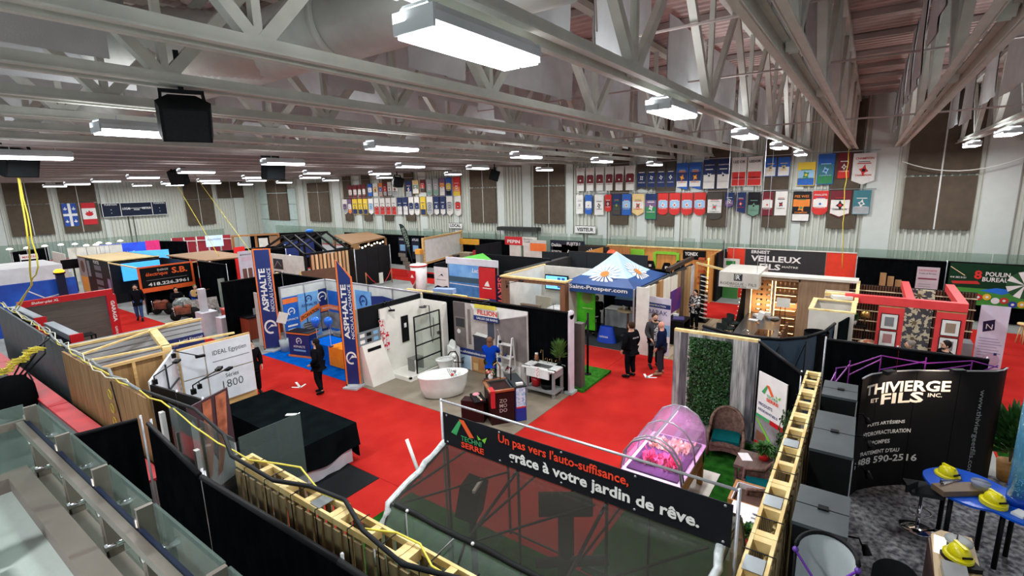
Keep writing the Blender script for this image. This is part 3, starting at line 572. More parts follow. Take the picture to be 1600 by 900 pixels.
t = T('black_low_wall', 'black panels backing the near side of the tile display', 'partition', (3.45, 10.4, 0))
for a, b in (((3.34, 11.15), (3.46, 10.3)), ((3.46, 10.28), (3.56, 9.5)), ((3.57, 9.48), (4.05, 9.62))):
    G(M('backing_black', (30, 30, 32), .5)).beam((a[0], a[1], 1.3), (b[0], b[1], 1.3), .04, 2.2).to('panel', t)
    G(ALU).cyl((a[0], a[1], 0), (a[0], a[1], 2.44), .02, n=8).to('post', t)
def spot_arm(p, q, lb, group='clip on arm spotlights'):
    t = T('arm_spotlight', lb, 'light', p, 0, group); p = Vector(p); q = Vector(q); m_ = p + Vector((0, 0, .12))
    G(BLACK).obox(p, (.08, .06, .1)).to('clamp', t); G(BLACK).tube([p, m_, q], .012, 6).to('arm', t); G(BLACK).obox(q, (.2, .1, .05), math.atan2((q - p).y, (q - p).x)).to('lamp_head', t); return t
spot_arm((3.4, 11.1, 2.44), (4.1, 11.9, 2.5), 'black arm spotlight on the tile display, farthest left'); spot_arm((3.6, 9.9, 2.44), (4.5, 10.9, 2.4), 'black arm spotlight on the tile display, near black panels')
spot_arm((4.35, 11.6, 1.9), (5.25, 12.2, 1.9), 'black arm spotlight pointing over the series number'); spot_arm((4.3, 12.6, 2.44), (4.8, 12.5, 2.3), 'black arm spotlight under the display corner')
# poster of bare feet
t = T('foot_poster', 'large poster of bare lower legs beside the black cloth', 'poster', (3.6, 8.6, 0))
A = Vector((4.04, 9.56, 2.44)); B = Vector((3.0, 9.05, 2.44)); C_ = Vector((3.25, 7.55, 2.3))
def pan(a, b, z0, z1, nm, mt, tt): G(mt).beam((a[0], a[1], (z0 + z1) / 2), (b[0], b[1], (z0 + z1) / 2), .03, z1 - z0).to(nm, tt)
pan((3.2, 9.2), (4.04, 9.58), .5, 2.44, 'board', M('poster_plum', (74, 54, 60), .5), t)
f = Face((3.207, 9.185, .7), (.84, .38, 0)); SK = M('poster_skin', (206, 128, 92), .5, rgb2=(150, 84, 60), scale=5)
f.poly(M('poster_cloth', (200, 196, 200), .6), [(0, 0), (.92, 0), (.92, .6), (.7, .8), (.5, .4), (.3, .9), (.05, 1.5), (0, 1.4)])
f.poly(SK, [(.3, 1.7), (.5, 1.7), (.44, .95), (.28, .3), (.16, .25), (.24, .8)], 2).poly(SK, [(.6, 1.7), (.86, 1.7), (.76, .9), (.52, .25), (.4, .2), (.54, .9)], 2); f.to('print', t)
# ================================================================ LEFT ROW: siding booth, studs, garage booth
SID = M('siding_grey', (170, 174, 176), .5, rgb2=(158, 162, 166)); t = T('siding_wall', 'grey horizontal siding wall of the left display room', 'wall', (4.6, 15.65, 0))
s0 = None
for k in range(17):
    if s0 is None:
        s0 = G(SID).add([(3.1, 15.56, .02), (6.15, 15.56, .02), (6.15, 15.63, .16), (3.1, 15.63, .16), (3.1, 15.64, .02), (6.15, 15.64, .02), (6.15, 15.64, .16), (3.1, 15.64, .16)], [(0, 1, 2, 3), (3, 2, 6, 7), (0, 4, 5, 1)]).to('siding_board', t)
    else: inst(s0, 'siding_board', t, (0, 0, k * .145))
G(DGREY).box(3.1, 6.15, 15.64, 15.72, 0, 2.44).to('backing', t); G(M('siding_cap', (128, 130, 132), .5)).add([(3.1, 15.6, 2.5), (6.2, 15.6, 2.5), (6.2, 16.1, 2.42), (3.1, 16.1, 2.42)], [(0, 1, 2, 3)]).to('cap', t); G(PINEL).box(3.1, 6.15, 15.54, 15.6, 2.44, 2.5).to('lath', t)
f = Face((5.2, 15.54, 1.78), YR); f.rect(NAVY, 0, 0, .95, .3).text(ALU, 'royal', .05, .05, h=.1, shear=.2, k=2).text(WHITE, 'Luigi Eternal', .3, .14, h=.1, w=.6, k=2); f.to('name_board', t)
t = T('stud_wall', 'pale wood stud wall backing the tile display', 'wall', (3.7, 13.2, 0)); G(PLY).box(3.05, 4.35, 13.2, 13.24, 0, 2.4).to('sheet', t); G(PINE).box(3.05, 4.4, 13.1, 13.2, 2.38, 2.44).to('plate', t)
for x in (3.05, 3.65, 4.25): G(PINE).box(x, x + .06, 13.1, 13.2, 0, 2.38).to('stud', t)
G(PINEL).beam((4.4, 13.2, 2.46), (4.9, 15.5, 2.46), .18, .12).solo('timber_beam', 'short white timber beam spanning into the siding room', 'timber')
DOOR = M('garage_brown', (92, 84, 76), .5, kind='woodx', rgb2=(80, 73, 66))
t = T('garage_door_display', 'brown garage door in a red frame with white lettering', 'display', (5.2, 24.3, 0))
for k in range(4): G(DOOR).box(3.9, 6.3, 24.26, 24.32, .03 + k * .55, .57 + k * .55).to('door_panel', t)
G(RED).box(3.8, 6.55, 24.2, 24.36, 2.24, 2.46).to('frame_top', t); G(RED).box(6.32, 6.62, 24.2, 24.36, .0, 2.24).to('frame_side', t)
f = Face((3.8, 24.2, 0), YR); f.text(WHITE, 'Shaker-plat XL', .35, 2.28, h=.12, shear=.2); f.text(WHITE, 'GARAGA', 2.62, 2.05, h=.18, w=.85, up=False) if 0 else None
f.g.m(WHITE).txt('GARAGA', f.p(2.62, 2.0), -f.v, f.u, .85, .13, .03); f.g.txt('GARAGA.CA', f.p(2.62, .95), -f.v, f.u, .6, .08, .01); f.to('lettering', t)
t = T('red_plinth', 'white box with a red top at the foot of the garage frame', 'box', (6.95, 23.9, 0)); G(WHITE).box(6.65, 7.25, 23.7, 24.15, 0, .32).to('body', t); G(RED).box(6.62, 7.28, 23.66, 24.2, .32, .5).to('cap', t)
for i, (y0, y1, lb) in enumerate(((20.4, 23.5, 'silver door section sample with a red end cap, farther from the drape'), (16.9, 19.4, 'silver door section sample with a red end cap, nearer the siding'))):
    t = T('door_section', lb, 'sample', (3.65, y0, 1.9), 0, 'door section samples'); G(M('section_silver', (176, 186, 194), .35, .3)).box(3.5, 3.72, y0, y1, 2.3, 2.46).to('top_face', t); G(M('section_navy', (40, 54, 78), .5)).box(3.52, 3.7, y0, y1, 1.85, 2.3).to('side_face', t); G(RED).box(3.48, 3.76, y0 - .06, y0, 1.85, 2.48).to('end_cap', t); G(ALU).cyl((3.6, y0 + .4, 0), (3.6, y0 + .4, 1.85), .03, n=8).to('post', t); G(ALU).cyl((3.6, y1 - .4, 0), (3.6, y1 - .4, 1.85), .03, n=8).to('post', t)
t = T('display_rack', 'low black display rack before the brown garage door', 'rack', (4.8, 22.0, 0))
for x in (4.35, 5.2):
    for y in (21.9, 22.4): G(BLACK).box(x, x + .04, y, y + .04, 0, 1.3).to('post', t)
for z in (.5, .9, 1.26): G(BLACK).box(4.35, 5.24, 21.9, 22.44, z, z + .03).to('shelf', t)
# lightning backed booth at the far left edge
t = T('lightning_backdrop', 'bright blue lightning backdrop with a dark post at the left edge', 'backdrop', (5.4, 30.3, 0))
LBK = M('lightning_blue', (20, 92, 205), .5, rgb2=(10, 60, 160), scale=1.2); G(LBK).box(3.6, 6.9, 30.28, 30.33, .1, 2.4).to('board', t)
f = Face((3.6, 30.28, .1), YR)
for pl in ([(0, .9), (.5, 1.2), (.8, .9), (1.5, 1.3), (2.0, 1.0)], [(.8, .9), (1.2, .5), (1.9, .6), (2.6, .3)], [(1.6, 1.9), (2.1, 1.5), (2.7, 1.6), (3.2, 1.1)], [(2.1, 1.5), (2.5, 1.0), (3.1, .7)]): f.line(WHITE, pl, .05)
f.to('lightning_print', t)
t = T('beacon_post', 'dark post with a glowing orange beacon on top', 'light', (6.2, 30.1, 0)); G(M('post_dark_blue', (34, 36, 60), .5)).box(6.15, 6.45, 29.9, 30.1, 0, 2.65).to('post', t); G(M('beacon_glow', (255, 130, 20), emit=6, kind='emit')).lathe([(.18, 0), (.2, .06), (.1, .14)], (6.3, 30, 2.72), 12).to('beacon', t); G(BLACK).lathe([(.22, 0), (.22, .07)], (6.3, 30, 2.65), 12).to('base', t)
t = T('white_marquee', 'white boxy canopy at the far left edge', 'canopy', (6.3, 35, 0)); G(M('marquee_white', (206, 206, 206), .7)).box(4.6, 7.2, 33.5, 37, 2.0, 2.75).to('canopy', t)
for x in (4.7, 7.1):
    for y in (33.6, 36.9): G(ALU).cyl((x, y, 0), (x, y, 2.0), .03, n=8).to('leg', t)
# ================================================================ PAVING COMPANY BOOTH (blue)
PW = M('booth_sheet_white', (206, 212, 206), .6); t = T('paving_booth_wall', 'white panel walls with metal uprights behind the blue posters', 'partition', (12.1, 15.5, 0))
for k in range(4): G(PW).box(12.08, 12.12, 12.72 + k * 1.38, 14.08 + k * 1.38, .1, 2.42).to('panel', t)
for k in range(5): G(ALU).box(12.05, 12.14, 12.68 + k * 1.38, 12.73 + k * 1.38, 0, 2.46).to('upright', t)
for k in range(2): G(PW).box(10.1 + k * 1.0, 11.08 + k * 1.0, 18.22, 18.26, .1, 2.42).to('panel', t)
for k in range(3): G(ALU).box(10.06 + k * 1.0, 10.1 + k * 1.0, 18.19, 18.28, 0, 2.46).to('upright', t)
G(ALU).box(12.06, 12.14, 12.7, 18.25, 2.42, 2.46).to('top_rail', t); G(ALU).box(10.08, 12.1, 18.2, 18.27, 2.42, 2.46).to('top_rail', t)
BP1 = M('poster_blue', (24, 104, 196), .5, rgb2=(16, 84, 176)); SKY = M('poster_sky', (120, 176, 222), .5, rgb2=(80, 140, 204), scale=1.5); ROCK = M('poster_rock', (150, 150, 150), .6, kind='stone', rgb2=(96, 94, 92))
def poster(name, lb, o, u, w_, h_, mat, fn=None, cat='poster', th=.02, group=None):
    o = Vector(o); u = Vector(u).normalized(); n = u.cross(Vector((0, 0, 1))); t = T(name, lb, cat, o, 0, group)
    g = G(mat); vs = [o, o + u * w_, o + u * w_ + Vector((0, 0, h_)), o + Vector((0, 0, h_))]; bd = g.ext(vs, -n * th).to('board', t)
    if fn: f = Face(o, u); fn(f, w_, h_); f.to('print', bd)
    return t
def logo(f, mt, a, b, r): f.disc(mt, a, b, r, 2, 14, r * .72, -.9, 4.2).poly(mt, [(a - r * .7, b - r * .3), (a - r * .1, b + r * .2), (a + r * .6, b + r * .05), (a, b - r * .05)], 2)
def pA(f, w_, h_): f.rect(ORANGE, 0, h_ - .26, w_, h_ - .06); logo(f, WHITE, w_ / 2, h_ - .6, .16); f.text(WHITE, 'ASPHALTE', w_ / 2, h_ - .95, w=w_ * .8, align='c', k=2); [f.rect(WHITE, .1, h_ - 1.2 - k * .16, w_ - .1 - .08 * (k % 2), h_ - 1.13 - k * .16) for k in range(3)]; f.rect(NAVY, 0, 0, w_, .3).text(WHITE, '418 685-6683', w_ / 2, .08, w=w_ * .85, align='c', k=2)
def pB(f, w_, h_):
    logo(f, NAVY, w_ / 2, h_ - .25, .15); f.text(NAVY, 'ASPHALTE', w_ / 2, h_ - .55, w=.7, align='c', k=2); f.poly(ORANGE, [(0, h_ - 1.15), (w_, h_ - .75), (w_, h_ - .52), (0, h_ - .9)]); f.g.m(BLACK).txt('EXCAVATION', f.p(.05, h_ - 1.06, 2), f.u + f.v * .29, f.v, w_ * .9, .15, .03); f.rect(ROCK, .1, .25, w_, h_ - 1.25); [f.rect(DGREY, .15, .3 + k * .1, w_ * .85, .34 + k * .1, 2) for k in range(4)]
def pC(f, w_, h_): logo(f, WHITE, w_ * .35, h_ - .32, .22); f.rect(ORANGE, 0, h_ - .95, w_, h_ - .7).text(WHITE, 'PAVAGE', .1, h_ - .88, h=.1, k=2); f.rect(ROCK, 0, .1, w_, h_ - 1.0)
poster('wall_poster', 'blue poster with phone number at the left end of the paving booth', (10.12, 18.19, .35), YR, .62, 1.68, BP1, pA); poster('wall_poster', 'sky blue excavation poster with an orange slanted strip', (10.76, 18.19, .2), YR, .92, 1.85, SKY, pB); poster('wall_poster', 'navy poster with white ring logo over an orange strip', (11.7, 18.19, .3), YR, .38, 1.78, NAVY, pC)
poster('wall_poster', 'light blue poster beside the booth corner of the paving booth', (12.04, 18.1, .3), XR, .7, 1.7, BP1, lambda f, w_, h_: (f.rect(ORANGE, 0, .9, w_, 1.1), f.rect(ROCK, 0, .1, w_, .8), f.text(WHITE, 'SCELLANT', .05, .94, w=w_ * .8, k=2)))
poster('wall_poster', 'dark poster with phone digits low in the paving booth corner', (12.04, 17.35, .2), XR, .8, 1.2, M('poster_slate', (72, 80, 84), .5), lambda f, w_, h_: f.text(WHITE, '418 226', .08, .2, w=.6, k=2))
poster('wall_poster', 'pale blue poster with a navy ring logo, right of the leaning flag', (12.04, 16.25, .95), XR, .95, 1.25, SKY, lambda f, w_, h_: (logo(f, NAVY, w_ / 2, h_ - .4, .24), f.text(NAVY, 'ASPHALTE', w_ / 2, h_ - .88, w=.7, align='c', k=2)))
def ell(f, w_, h_): f.poly(WHITE, [(w_ * .33, .05), (w_ * .62, .05), (w_ * .66, .25), (w_ * .6, .5), (w_ * .45, .62), (w_ * .33, .5)]); [f.line(NAVY, [(w_ * .4, .1 + k * .12), (w_ * .6, .3 + k * .08)], .03, 2) for k in range(3)]
t = T('oval_banner', 'navy rounded banner with a white swirl logo hung on the booth wall', 'banner', (12.0, 14.3, 1.3)); pl = [(15.25, 1.2), (15.25, 2.05), (14.6, 2.12), (13.9, 2.05), (13.45, 1.9), (13.28, 1.62), (13.4, 1.4), (13.8, 1.2)]
G(NAVY).ext([(12.0, a, b) for a, b in pl], (.03, 0, 0)).to('cloth', t); f = Face((12.0, 14.7, 1.2), XR); f.disc(WHITE, .32, .38, .33, 1, 18); [f.line(NAVY, [(.1, .3 + .13 * k), (.35, .42 + .1 * k), (.6, .3 + .12 * k)], .04, 2) for k in range(3)]; f.to('logo_print', t)
def clip(i, x, y): pass
# tall flags
def flag(lb, x, y, top, ang, w_, slant, lean):
    t = T('feather_flag', lb, 'flag', (x, y, 0)); u = Vector((cos(ang), sin(ang), 0)); n = u.cross(Vector((0, 0, 1))); o = Vector((x, y, 0))
    def pt(a, z, d=0): return o + u * (a + lean * z) + Vector((0, 0, z)) + n * d
    z0 = .12
    G(ORANGE).ext([pt(0, z0), pt(w_, z0), pt(w_, top - slant), pt(0, top)], n * .02).to('orange_edge', t); G(NAVY).ext([pt(.05, z0, -.003), pt(w_ - .05, z0, -.003), pt(w_ - .05, top - slant - .03, -.003), pt(.05, top - .05, -.003)], n * .026).to('cloth', t)
    G(BLACK).tube([pt(0, 0), pt(0, top)], .02, 6).to('pole', t); G(M('flag_base', (180, 186, 190), .4)).obox((x + u.x * w_ / 2, y + u.y * w_ / 2, .03), (.5, .5, .06), .3).to('base', t)
    g = G(WHITE); vz = (Vector((0, 0, 1)) + u * lean).normalized(); fn_ = n * .03
    for off in (.028,):
        g.txt('ASPHALTE', pt(w_ * .56, top * .39, off), vz, -u, top * .42, w_ * .36, .03); g.txt('NICOLAS LACHANCE', pt(w_ * .86, top * .39, off), vz, -u, top * .42, w_ * .2, .005)
    c = pt(w_ / 2, top * .24, .028); R_ = w_ * .36
    for i in range(16):
        a0, a1 = i * .32, (i + 1) * .32; P = [c + u * (q * cos(a)) + vz * (q * sin(a) * 1.25) for q, a in ((R_, a0), (R_, a1), (R_ * .72, a1), (R_ * .72, a0))]; g.quad(*P)
    g.quad(c - u * R_ * .6 - vz * .1, c + u * R_ * .2 + vz * .1, c + u * R_ * .9 + vz * .02, c + vz * .0)
    g.to('lettering', t)
flag('tall navy banner flag with white lettering beside the blue booth', 9.42, 18.62, 4.0, -.62, .62, .02, 0)
flag('slanted navy feather flag with orange edge at the booth corner', 8.86, 12.78, 4.05, -.95, .46, .55, -.0)
# sign holder, counter, table, balloons
t = T('sign_stand', 'small tilted card on a thin steel stand before the tall flag', 'sign', (9.9, 17.9, 0)); G(M('plastic_bucket', (170, 184, 186), .5)).lathe([(.2, 0), (.24, .45)], (9.9, 17.9, .02), 14).to('bucket', t); G(ALU).cyl((9.9, 17.9, .3), (9.9, 17.9, 1.25), .02, n=8).to('pole', t); G(OFFW).obox((9.85, 17.85, 1.35), (.34, .02, .42), -.5, 0, .35).to('card', t)
t = T('promo_counter', 'navy promotional counter with orange edges and a dark top', 'counter', (9.98, 16.75, 0))
c0, u = Vector((9.62, 17.2, 0)), Vector((.26, -.97, 0)).normalized(); v = Vector((.97, .26, 0)).normalized(); W_, D_ = .98, .45
pl = [c0, c0 + u * W_, c0 + u * W_ + v * D_, c0 + v * D_]; up = lambda z: [p_ + Vector((0, 0, z)) for p_ in pl]
G(NAVY).ext(up(.06), (0, 0, .84)).to('body', t); ex = [c0 - u * .04 - v * .04, c0 + u * (W_ + .04) - v * .04, c0 + u * (W_ + .04) + v * (D_ + .04), c0 - u * .04 + v * (D_ + .04)]
G(ORANGE).ext([p_ + Vector((0, 0, .015)) for p_ in ex], (0, 0, .06)).to('plinth', t); G(ORANGE).ext([p_ + Vector((0, 0, .9)) for p_ in ex], (0, 0, .05)).to('edge', t); G(BLACK).ext([p_ + Vector((0, 0, .95)) for p_ in ex], (0, 0, .02)).to('countertop', t)
f = Face(c0, u); logo(f, WHITE, .5, .64, .13); f.text(WHITE, 'ASPHALTE', .49, .38, w=.55, align='c').rect(LBLUE, .22, .24, .78, .31); f.to('print', t)
t = T('clothed_table', 'table under a blue and orange cloth beside the leaning flag', 'table', (10.1, 15.0, 0)); G(M('cloth_blue', (14, 92, 190), .8, kind='fabric')).box(9.75, 10.6, 14.0, 16.0, .02, .74).to('cloth', t); G(M('cloth_orange', (240, 138, 46), .8, kind='fabric')).box(9.74, 10.61, 13.98, 14.9, .3, .75).box(9.735, 9.74, 14, 14.9, .06, .4).to('runner', t)
f = Face((9.75, 15.9, .02), XR); logo(f, WHITE, .5, .4, .18); f.to('logo_print', t); G(STEEL).box(9.8, 9.85, 14.05, 14.1, 0, .3).to('leg', t)
BAL = M('balloon_blue', (30, 110, 225), .2)
for i, (x, y, lb) in enumerate(((9.5, 15.14, 'shiny blue balloon on a stick, left of the pair'), (9.72, 14.72, 'shiny blue balloon on a stick, right of the pair'))):
    t = T('balloon', lb, 'balloon', (x, y, 0), 0, 'blue balloons'); G(BAL).lathe([(.01, -.2), (.06, -.15), (.13, -.03), (.145, .06), (.12, .15), (.05, .2), (.01, .21)], (x, y, 1.62), 14).to('balloon_skin', t); G(WHITE).cyl((x + .05, y + .05, .75), (x, y, 1.44), .008, n=5).to('stick', t); G(NAVY).lathe([(.07, 0), (.09, .02), (.02, .04)], (x + .05, y + .05, .745), 10).to('foot', t)
t = T('red_bench', 'low red tool seat behind the navy counter', 'seat', (10.6, 17.4, 0)); G(M('seat_red', (190, 34, 30), .5)).box(10.2, 11.0, 17.5, 17.8, .3, .4).to('seat', t); [G(BLACK).box(x, x + .04, 17.6, 17.64, .014, .3).to('leg', t) for x in (10.25, 10.9)]
t = T('rock_samples', 'row of crushed stone sample trays on a low bench', 'samples', (11.4, 16.5, 0)); G(BLACK).box(11.4, 11.8, 14.2, 17.2, .3, .36).to('bench_top', t); [G(BLACK).box(11.5, 11.7, y, y + .05, .014, .3).to('leg', t) for y in (14.3, 17.0)]
for k in range(5): G([ROCK, M('gravel_rust', (150, 90, 60), .8, kind='stone')][k % 2]).box(11.42, 11.78, 14.3 + k * .58, 14.75 + k * .58, .36, .48).to('tray', t)
# booth left of the paving company: black walls, red brown counter
drape('black drape side wall of the booth left of the tall flag', [(9.45, 21.55), (12.1, 21.55)])
drape('black drape back wall of the booth left of the tall flag', [(12.1, 21.5), (12.1, 18.4)], post=False)
t = T('wood_counter', 'red brown wooden counter inside the black booth', 'counter', (10.6, 21.0, 0)); G(M('cherry_wood', (150, 62, 34), .5, kind='woodz', rgb2=(126, 50, 28))).box(9.9, 11.4, 20.6, 21.3, 0, .92).to('body', t); G(BLACK).box(9.85, 11.45, 20.55, 21.35, .92, .96).to('countertop', t)
for k, (x, y) in enumerate(((10.3, 20.9), (10.7, 21.0), (10.9, 20.8))): G(M('acrylic', (200, 206, 206), .1, kind='glass', scale=.35)).box(x, x + .22, y, y + .03, .965, 1.25).solo('leaflet_holder', 'clear leaflet holder on the red brown counter, %s from the left' % ORD[k], 'holder', 'leaflet holders')
for k in range(3):
    x = 9.7 + k * .22; G(M('door_leaf_%d' % k, [(206, 206, 200), (186, 186, 180), (196, 190, 170)][k], .5)).box(x, x + .05, 18.5 + .12 * k, 19.5, .02, 2.2).solo('door_leaf', '%s pale door leaf standing on edge left of the tall flag' % ['first', 'second', 'third'][k], 'door', 'standing door leaves')
# ================================================================ BATHROOM DISPLAY
drape('black drape wall behind the bathroom poster and wash basin', [(12.12, 12.55), (12.12, 6.72)])
t = panels('black side wall of the bathroom display next to the leaning flag', (9.3, 12.58), (12.0, 12.58), 2.44, M('side_black', (20, 21, 23), .6), .05, 1.3)
G(M('edge_grey', (150, 146, 134), .5)).box(9.2, 9.28, 12.5, 12.66, 0, 2.46).solo('edge_post', 'grey end post of the bathroom side wall beside the leaning flag', 'post')
def prB(f, w_, h_):
    C1 = M('print_concrete', (126, 116, 112), .6, kind='stone', rgb2=(104, 96, 94)); C2 = M('print_pale', (186, 178, 172), .6, rgb2=(166, 158, 152))
    f.rect(C2, 0, .74, w_, h_); f.rect(M('print_dark_wall', (92, 84, 82), .6), 0, .74, .52, h_).rect(C1, .05, .74, .5, h_ - .5, 2).rect(DGREY, .1, 1.45, .48, 1.75, 3).disc(WHITE, .22, 1.3, .08, 4)
    f.rect(C1, .62, .9, .75, h_ - .2).poly(WHITE, [(.75, h_), (w_, h_), (w_, h_ - .1), (1.8, h_ - .42), (.9, h_ - .2)]).poly(C1, [(1.75, .78), (w_ - .05, .62), (w_ - .05, h_ - .15), (1.75, h_ - .42)], 2).rect(C2, .85, 1.0, 1.6, h_ - .4, 2)
    f.rect(M('print_vanity', (52, 54, 66), .5), .85, .74, 1.65, 1.2, 3).rect(DGREY, .82, 1.2, 1.68, 1.26, 4).poly(WHITE, [(.9, 1.27), (1.4, 1.24), (1.45, 1.34), (1.0, 1.38)], 4).rect(M('print_slate', (60, 66, 80), .5), 1.45, 1.26, 1.72, 1.9, 3)
    f.rect(NAVY, 0, .52, 1.95, .74, 3).text(WHITE, 'www.salledebainsdeco.com', .08, .58, w=1.25, h=.09, k=4)
    f.rect(M('print_faucet_blue', (180, 208, 230), .5), .0, .02, .68, .5, 2).line(DGREY, [(.3, .12), (.3, .36), (.42, .4)], .03, 3).disc(DGREY, .14, .2, .05, 3).rect(WHITE, .68, .0, w_ - .3, .5, 1.5)
    WB = M('print_wood', (176, 130, 82), .5, kind='wood'); f.rect(WB, .72, .0, 1.5, .5, 2).rect(M('print_wood_pale', (210, 174, 124), .5), .8, .05, 1.0, .3, 3).rect(GOLD, 1.05, .1, 1.4, .46, 3)
t = poster('bathroom_backdrop', 'large printed backdrop of a grey bathroom with website strip', (12.02, 11.05, .03), XR, 3.0, 2.3, M('backdrop_base', (196, 188, 182), .5), prB, 'backdrop')
t = T('company_sign', 'small yellow and blue company sign with red lettering over the backdrop', 'sign', (11.9, 9.65, 1.8)); G(NAVY).box(11.93, 11.96, 9.1, 10.1, 1.84, 2.0).to('blue_strip', t); G(M('sign_yellow', (235, 220, 80), .5)).box(11.93, 11.96, 9.2, 10.05, 2.24, 2.36).to('yellow_strip', t); G(OFFW).box(11.93, 11.96, 9.15, 10.08, 2.0, 2.24).to('white_strip', t)
f = Face((11.93, 10.05, 1.84), XR); f.g.m(M('sign_red', (220, 40, 30), .5)).txt('FILLION', f.p(.12, .2), f.u, f.v, .78, .16, .03); f.text(WHITE, 'SALLES DE BAINS', .08, .045, w=.85, h=.07, k=2); f.to('lettering', t)
spt = T('track_light', 'black track light clipped on top of the bathroom backdrop', 'light', (11.8, 9.6, 2.45)); G(BLACK).box(11.7, 11.74, 9.25, 10.0, 2.46, 2.5).to('bar', spt); G(BLACK).beam((11.72, 9.6, 2.48), (12.1, 9.6, 2.46), .02).to('bracket', spt)
# shower corner
ST = M('acrylic_white', (232, 230, 222), .25, rgb2=(224, 222, 212)); t = T('shower_enclosure', 'white shower corner with black framed grid screen', 'shower', (11.1, 12.0, 0))
G(ST).box(10.1, 11.95, 12.46, 12.52, .0, 2.28).to('side_panel', t); G(ST).box(11.9, 11.96, 11.3, 12.46, .0, 2.28).to('back_panel', t); G(ST).box(11.7, 11.96, 11.28, 11.32, .1, 2.25).to('edge_panel', t)
G(ST).box(10.2, 11.9, 11.35, 12.46, .015, .1).box(10.2, 10.28, 11.35, 12.46, .1, .15).box(10.2, 11.9, 11.35, 11.43, .1, .15).to('base', t); G(CHROME).cyl((10.9, 12.0, .1), (10.9, 12.0, .106), .05, n=12).to('drain', t)
G(BLACK).box(10.95, 11.25, 12.43, 12.46, .95, 1.85).to('niche', t); G(WHITE).box(11.05, 11.15, 12.42, 12.43, 1.45, 1.6).to('niche_bottle', t)
g = G(M('screen_black', (20, 20, 22), .4)); x0, x1, y = 10.6, 11.75, 11.45
for x in (x0, x1): g.box(x - .02, x + .02, y - .015, y + .015, .12, 2.05)
g.to('screen_stile', t)
for z in (.13, .6, 1.08, 1.56, 2.04): G(MATS['screen_black']).box(x0, x1, y - .015, y + .015, z - .02, z + .02).to('screen_bar', t)
G(CLEAR).box(x0, x1, y - .003, y + .003, .14, 2.02).to('screen_glass', t)
g = G(M('tap_black', (24, 22, 22), .3)); g.tube([(11.86, 12.0, 1.0), (11.84, 12.0, 2.1), (11.6, 12.0, 2.15)], .015, 6).cyl((11.55, 12.0, 2.1), (11.55, 12.0, 2.13), .13, n=14).tube([(11.86, 11.85, 1.7), (11.8, 11.8, 1.2), (11.82, 11.9, .8), (11.86, 12.0, 1.1)], .01, 6).to('shower_column', t); g = G(MATS['tap_black']).cyl((11.88, 11.6, 1.2), (11.8, 11.6, 1.2), .06, n=12).to('valve', t)
t = T('shower_stool', 'small grey shower stool inside the shower corner', 'stool', (10.95, 11.9, .1)); g = G(M('stool_grey', (120, 120, 116), .5)); g.box(10.75, 11.2, 11.75, 12.05, .5, .53).to('seat', t)
for x in (10.75, 11.16): G(MATS['stool_grey']).box(x, x + .04, 11.76, 12.04, .1, .5).to('leg', t)
spot_arm((10.35, 12.5, 2.4), (10.5, 12.35, 2.18), 'small black spotlight clipped over the shower side panel')
t = T('plaid_towel', 'red and white towels hanging beside the shower', 'towel', (10.15, 12.4, 1.1)); g = G(M('towel_plaid', (196, 30, 44), .9, kind='camo', rgb2=(222, 214, 212), scale=9)); g.surf(lambda u, v: (9.98 + .2 * u + .04 * sin(v * 8), 12.42 - .05 * sin(u * 7), 1.95 - .8 * v), 6, 10).to('towel_cloth', t); G(MATS['towel_plaid']).surf(lambda u, v: (10.1 + .22 * u, 12.38 - .04 * sin(u * 7), 1.5 - .62 * v * (1 - .3 * (u - .5) ** 2)), 6, 8).to('second_towel', t); G(BLACK).cyl((10.02, 12.5, 2.0), (10.02, 12.4, 2.0), .02, n=8).to('hook', t)
# slanted white display unit with shelf picture
t = T('slanted_display', 'white wedge shaped display with a dark slot and picture header', 'display', (9.7, 12.3, 0))
G(ST).add([(9.3, 12.05, .015), (10.2, 12.05, .015), (10.2, 12.5, .015), (9.3, 12.5, .015), (9.2, 12.3, 1.32), (9.98, 12.3, 1.32), (9.98, 12.5, 1.32), (9.2, 12.5, 1.32)], [(3, 2, 1, 0), (4, 5, 6, 7), (0, 1, 5, 4), (1, 2, 6, 5), (2, 3, 7, 6), (3, 0, 4, 7)]).to('body', t)
G(BLACK).add([(9.36, 12.247, 1.1), (9.88, 12.247, 1.1), (9.88, 12.265, 1.2), (9.36, 12.265, 1.2)], [(0, 1, 2, 3)]).to('slot', t)
f = Face((9.12, 12.36, 1.33), YR); G(M('header_grey', (116, 124, 128), .5)).box(9.12, 9.98, 12.36, 12.4, 1.33, 1.75).to('header', t)
for k in range(6): f.rect([WHITE, BLACK, LBLUE][k % 3], .06 + .26 * (k % 3), .05 + .2 * (k // 3), .24 + .26 * (k % 3), .16 + .2 * (k // 3))
f.to('picture', t)
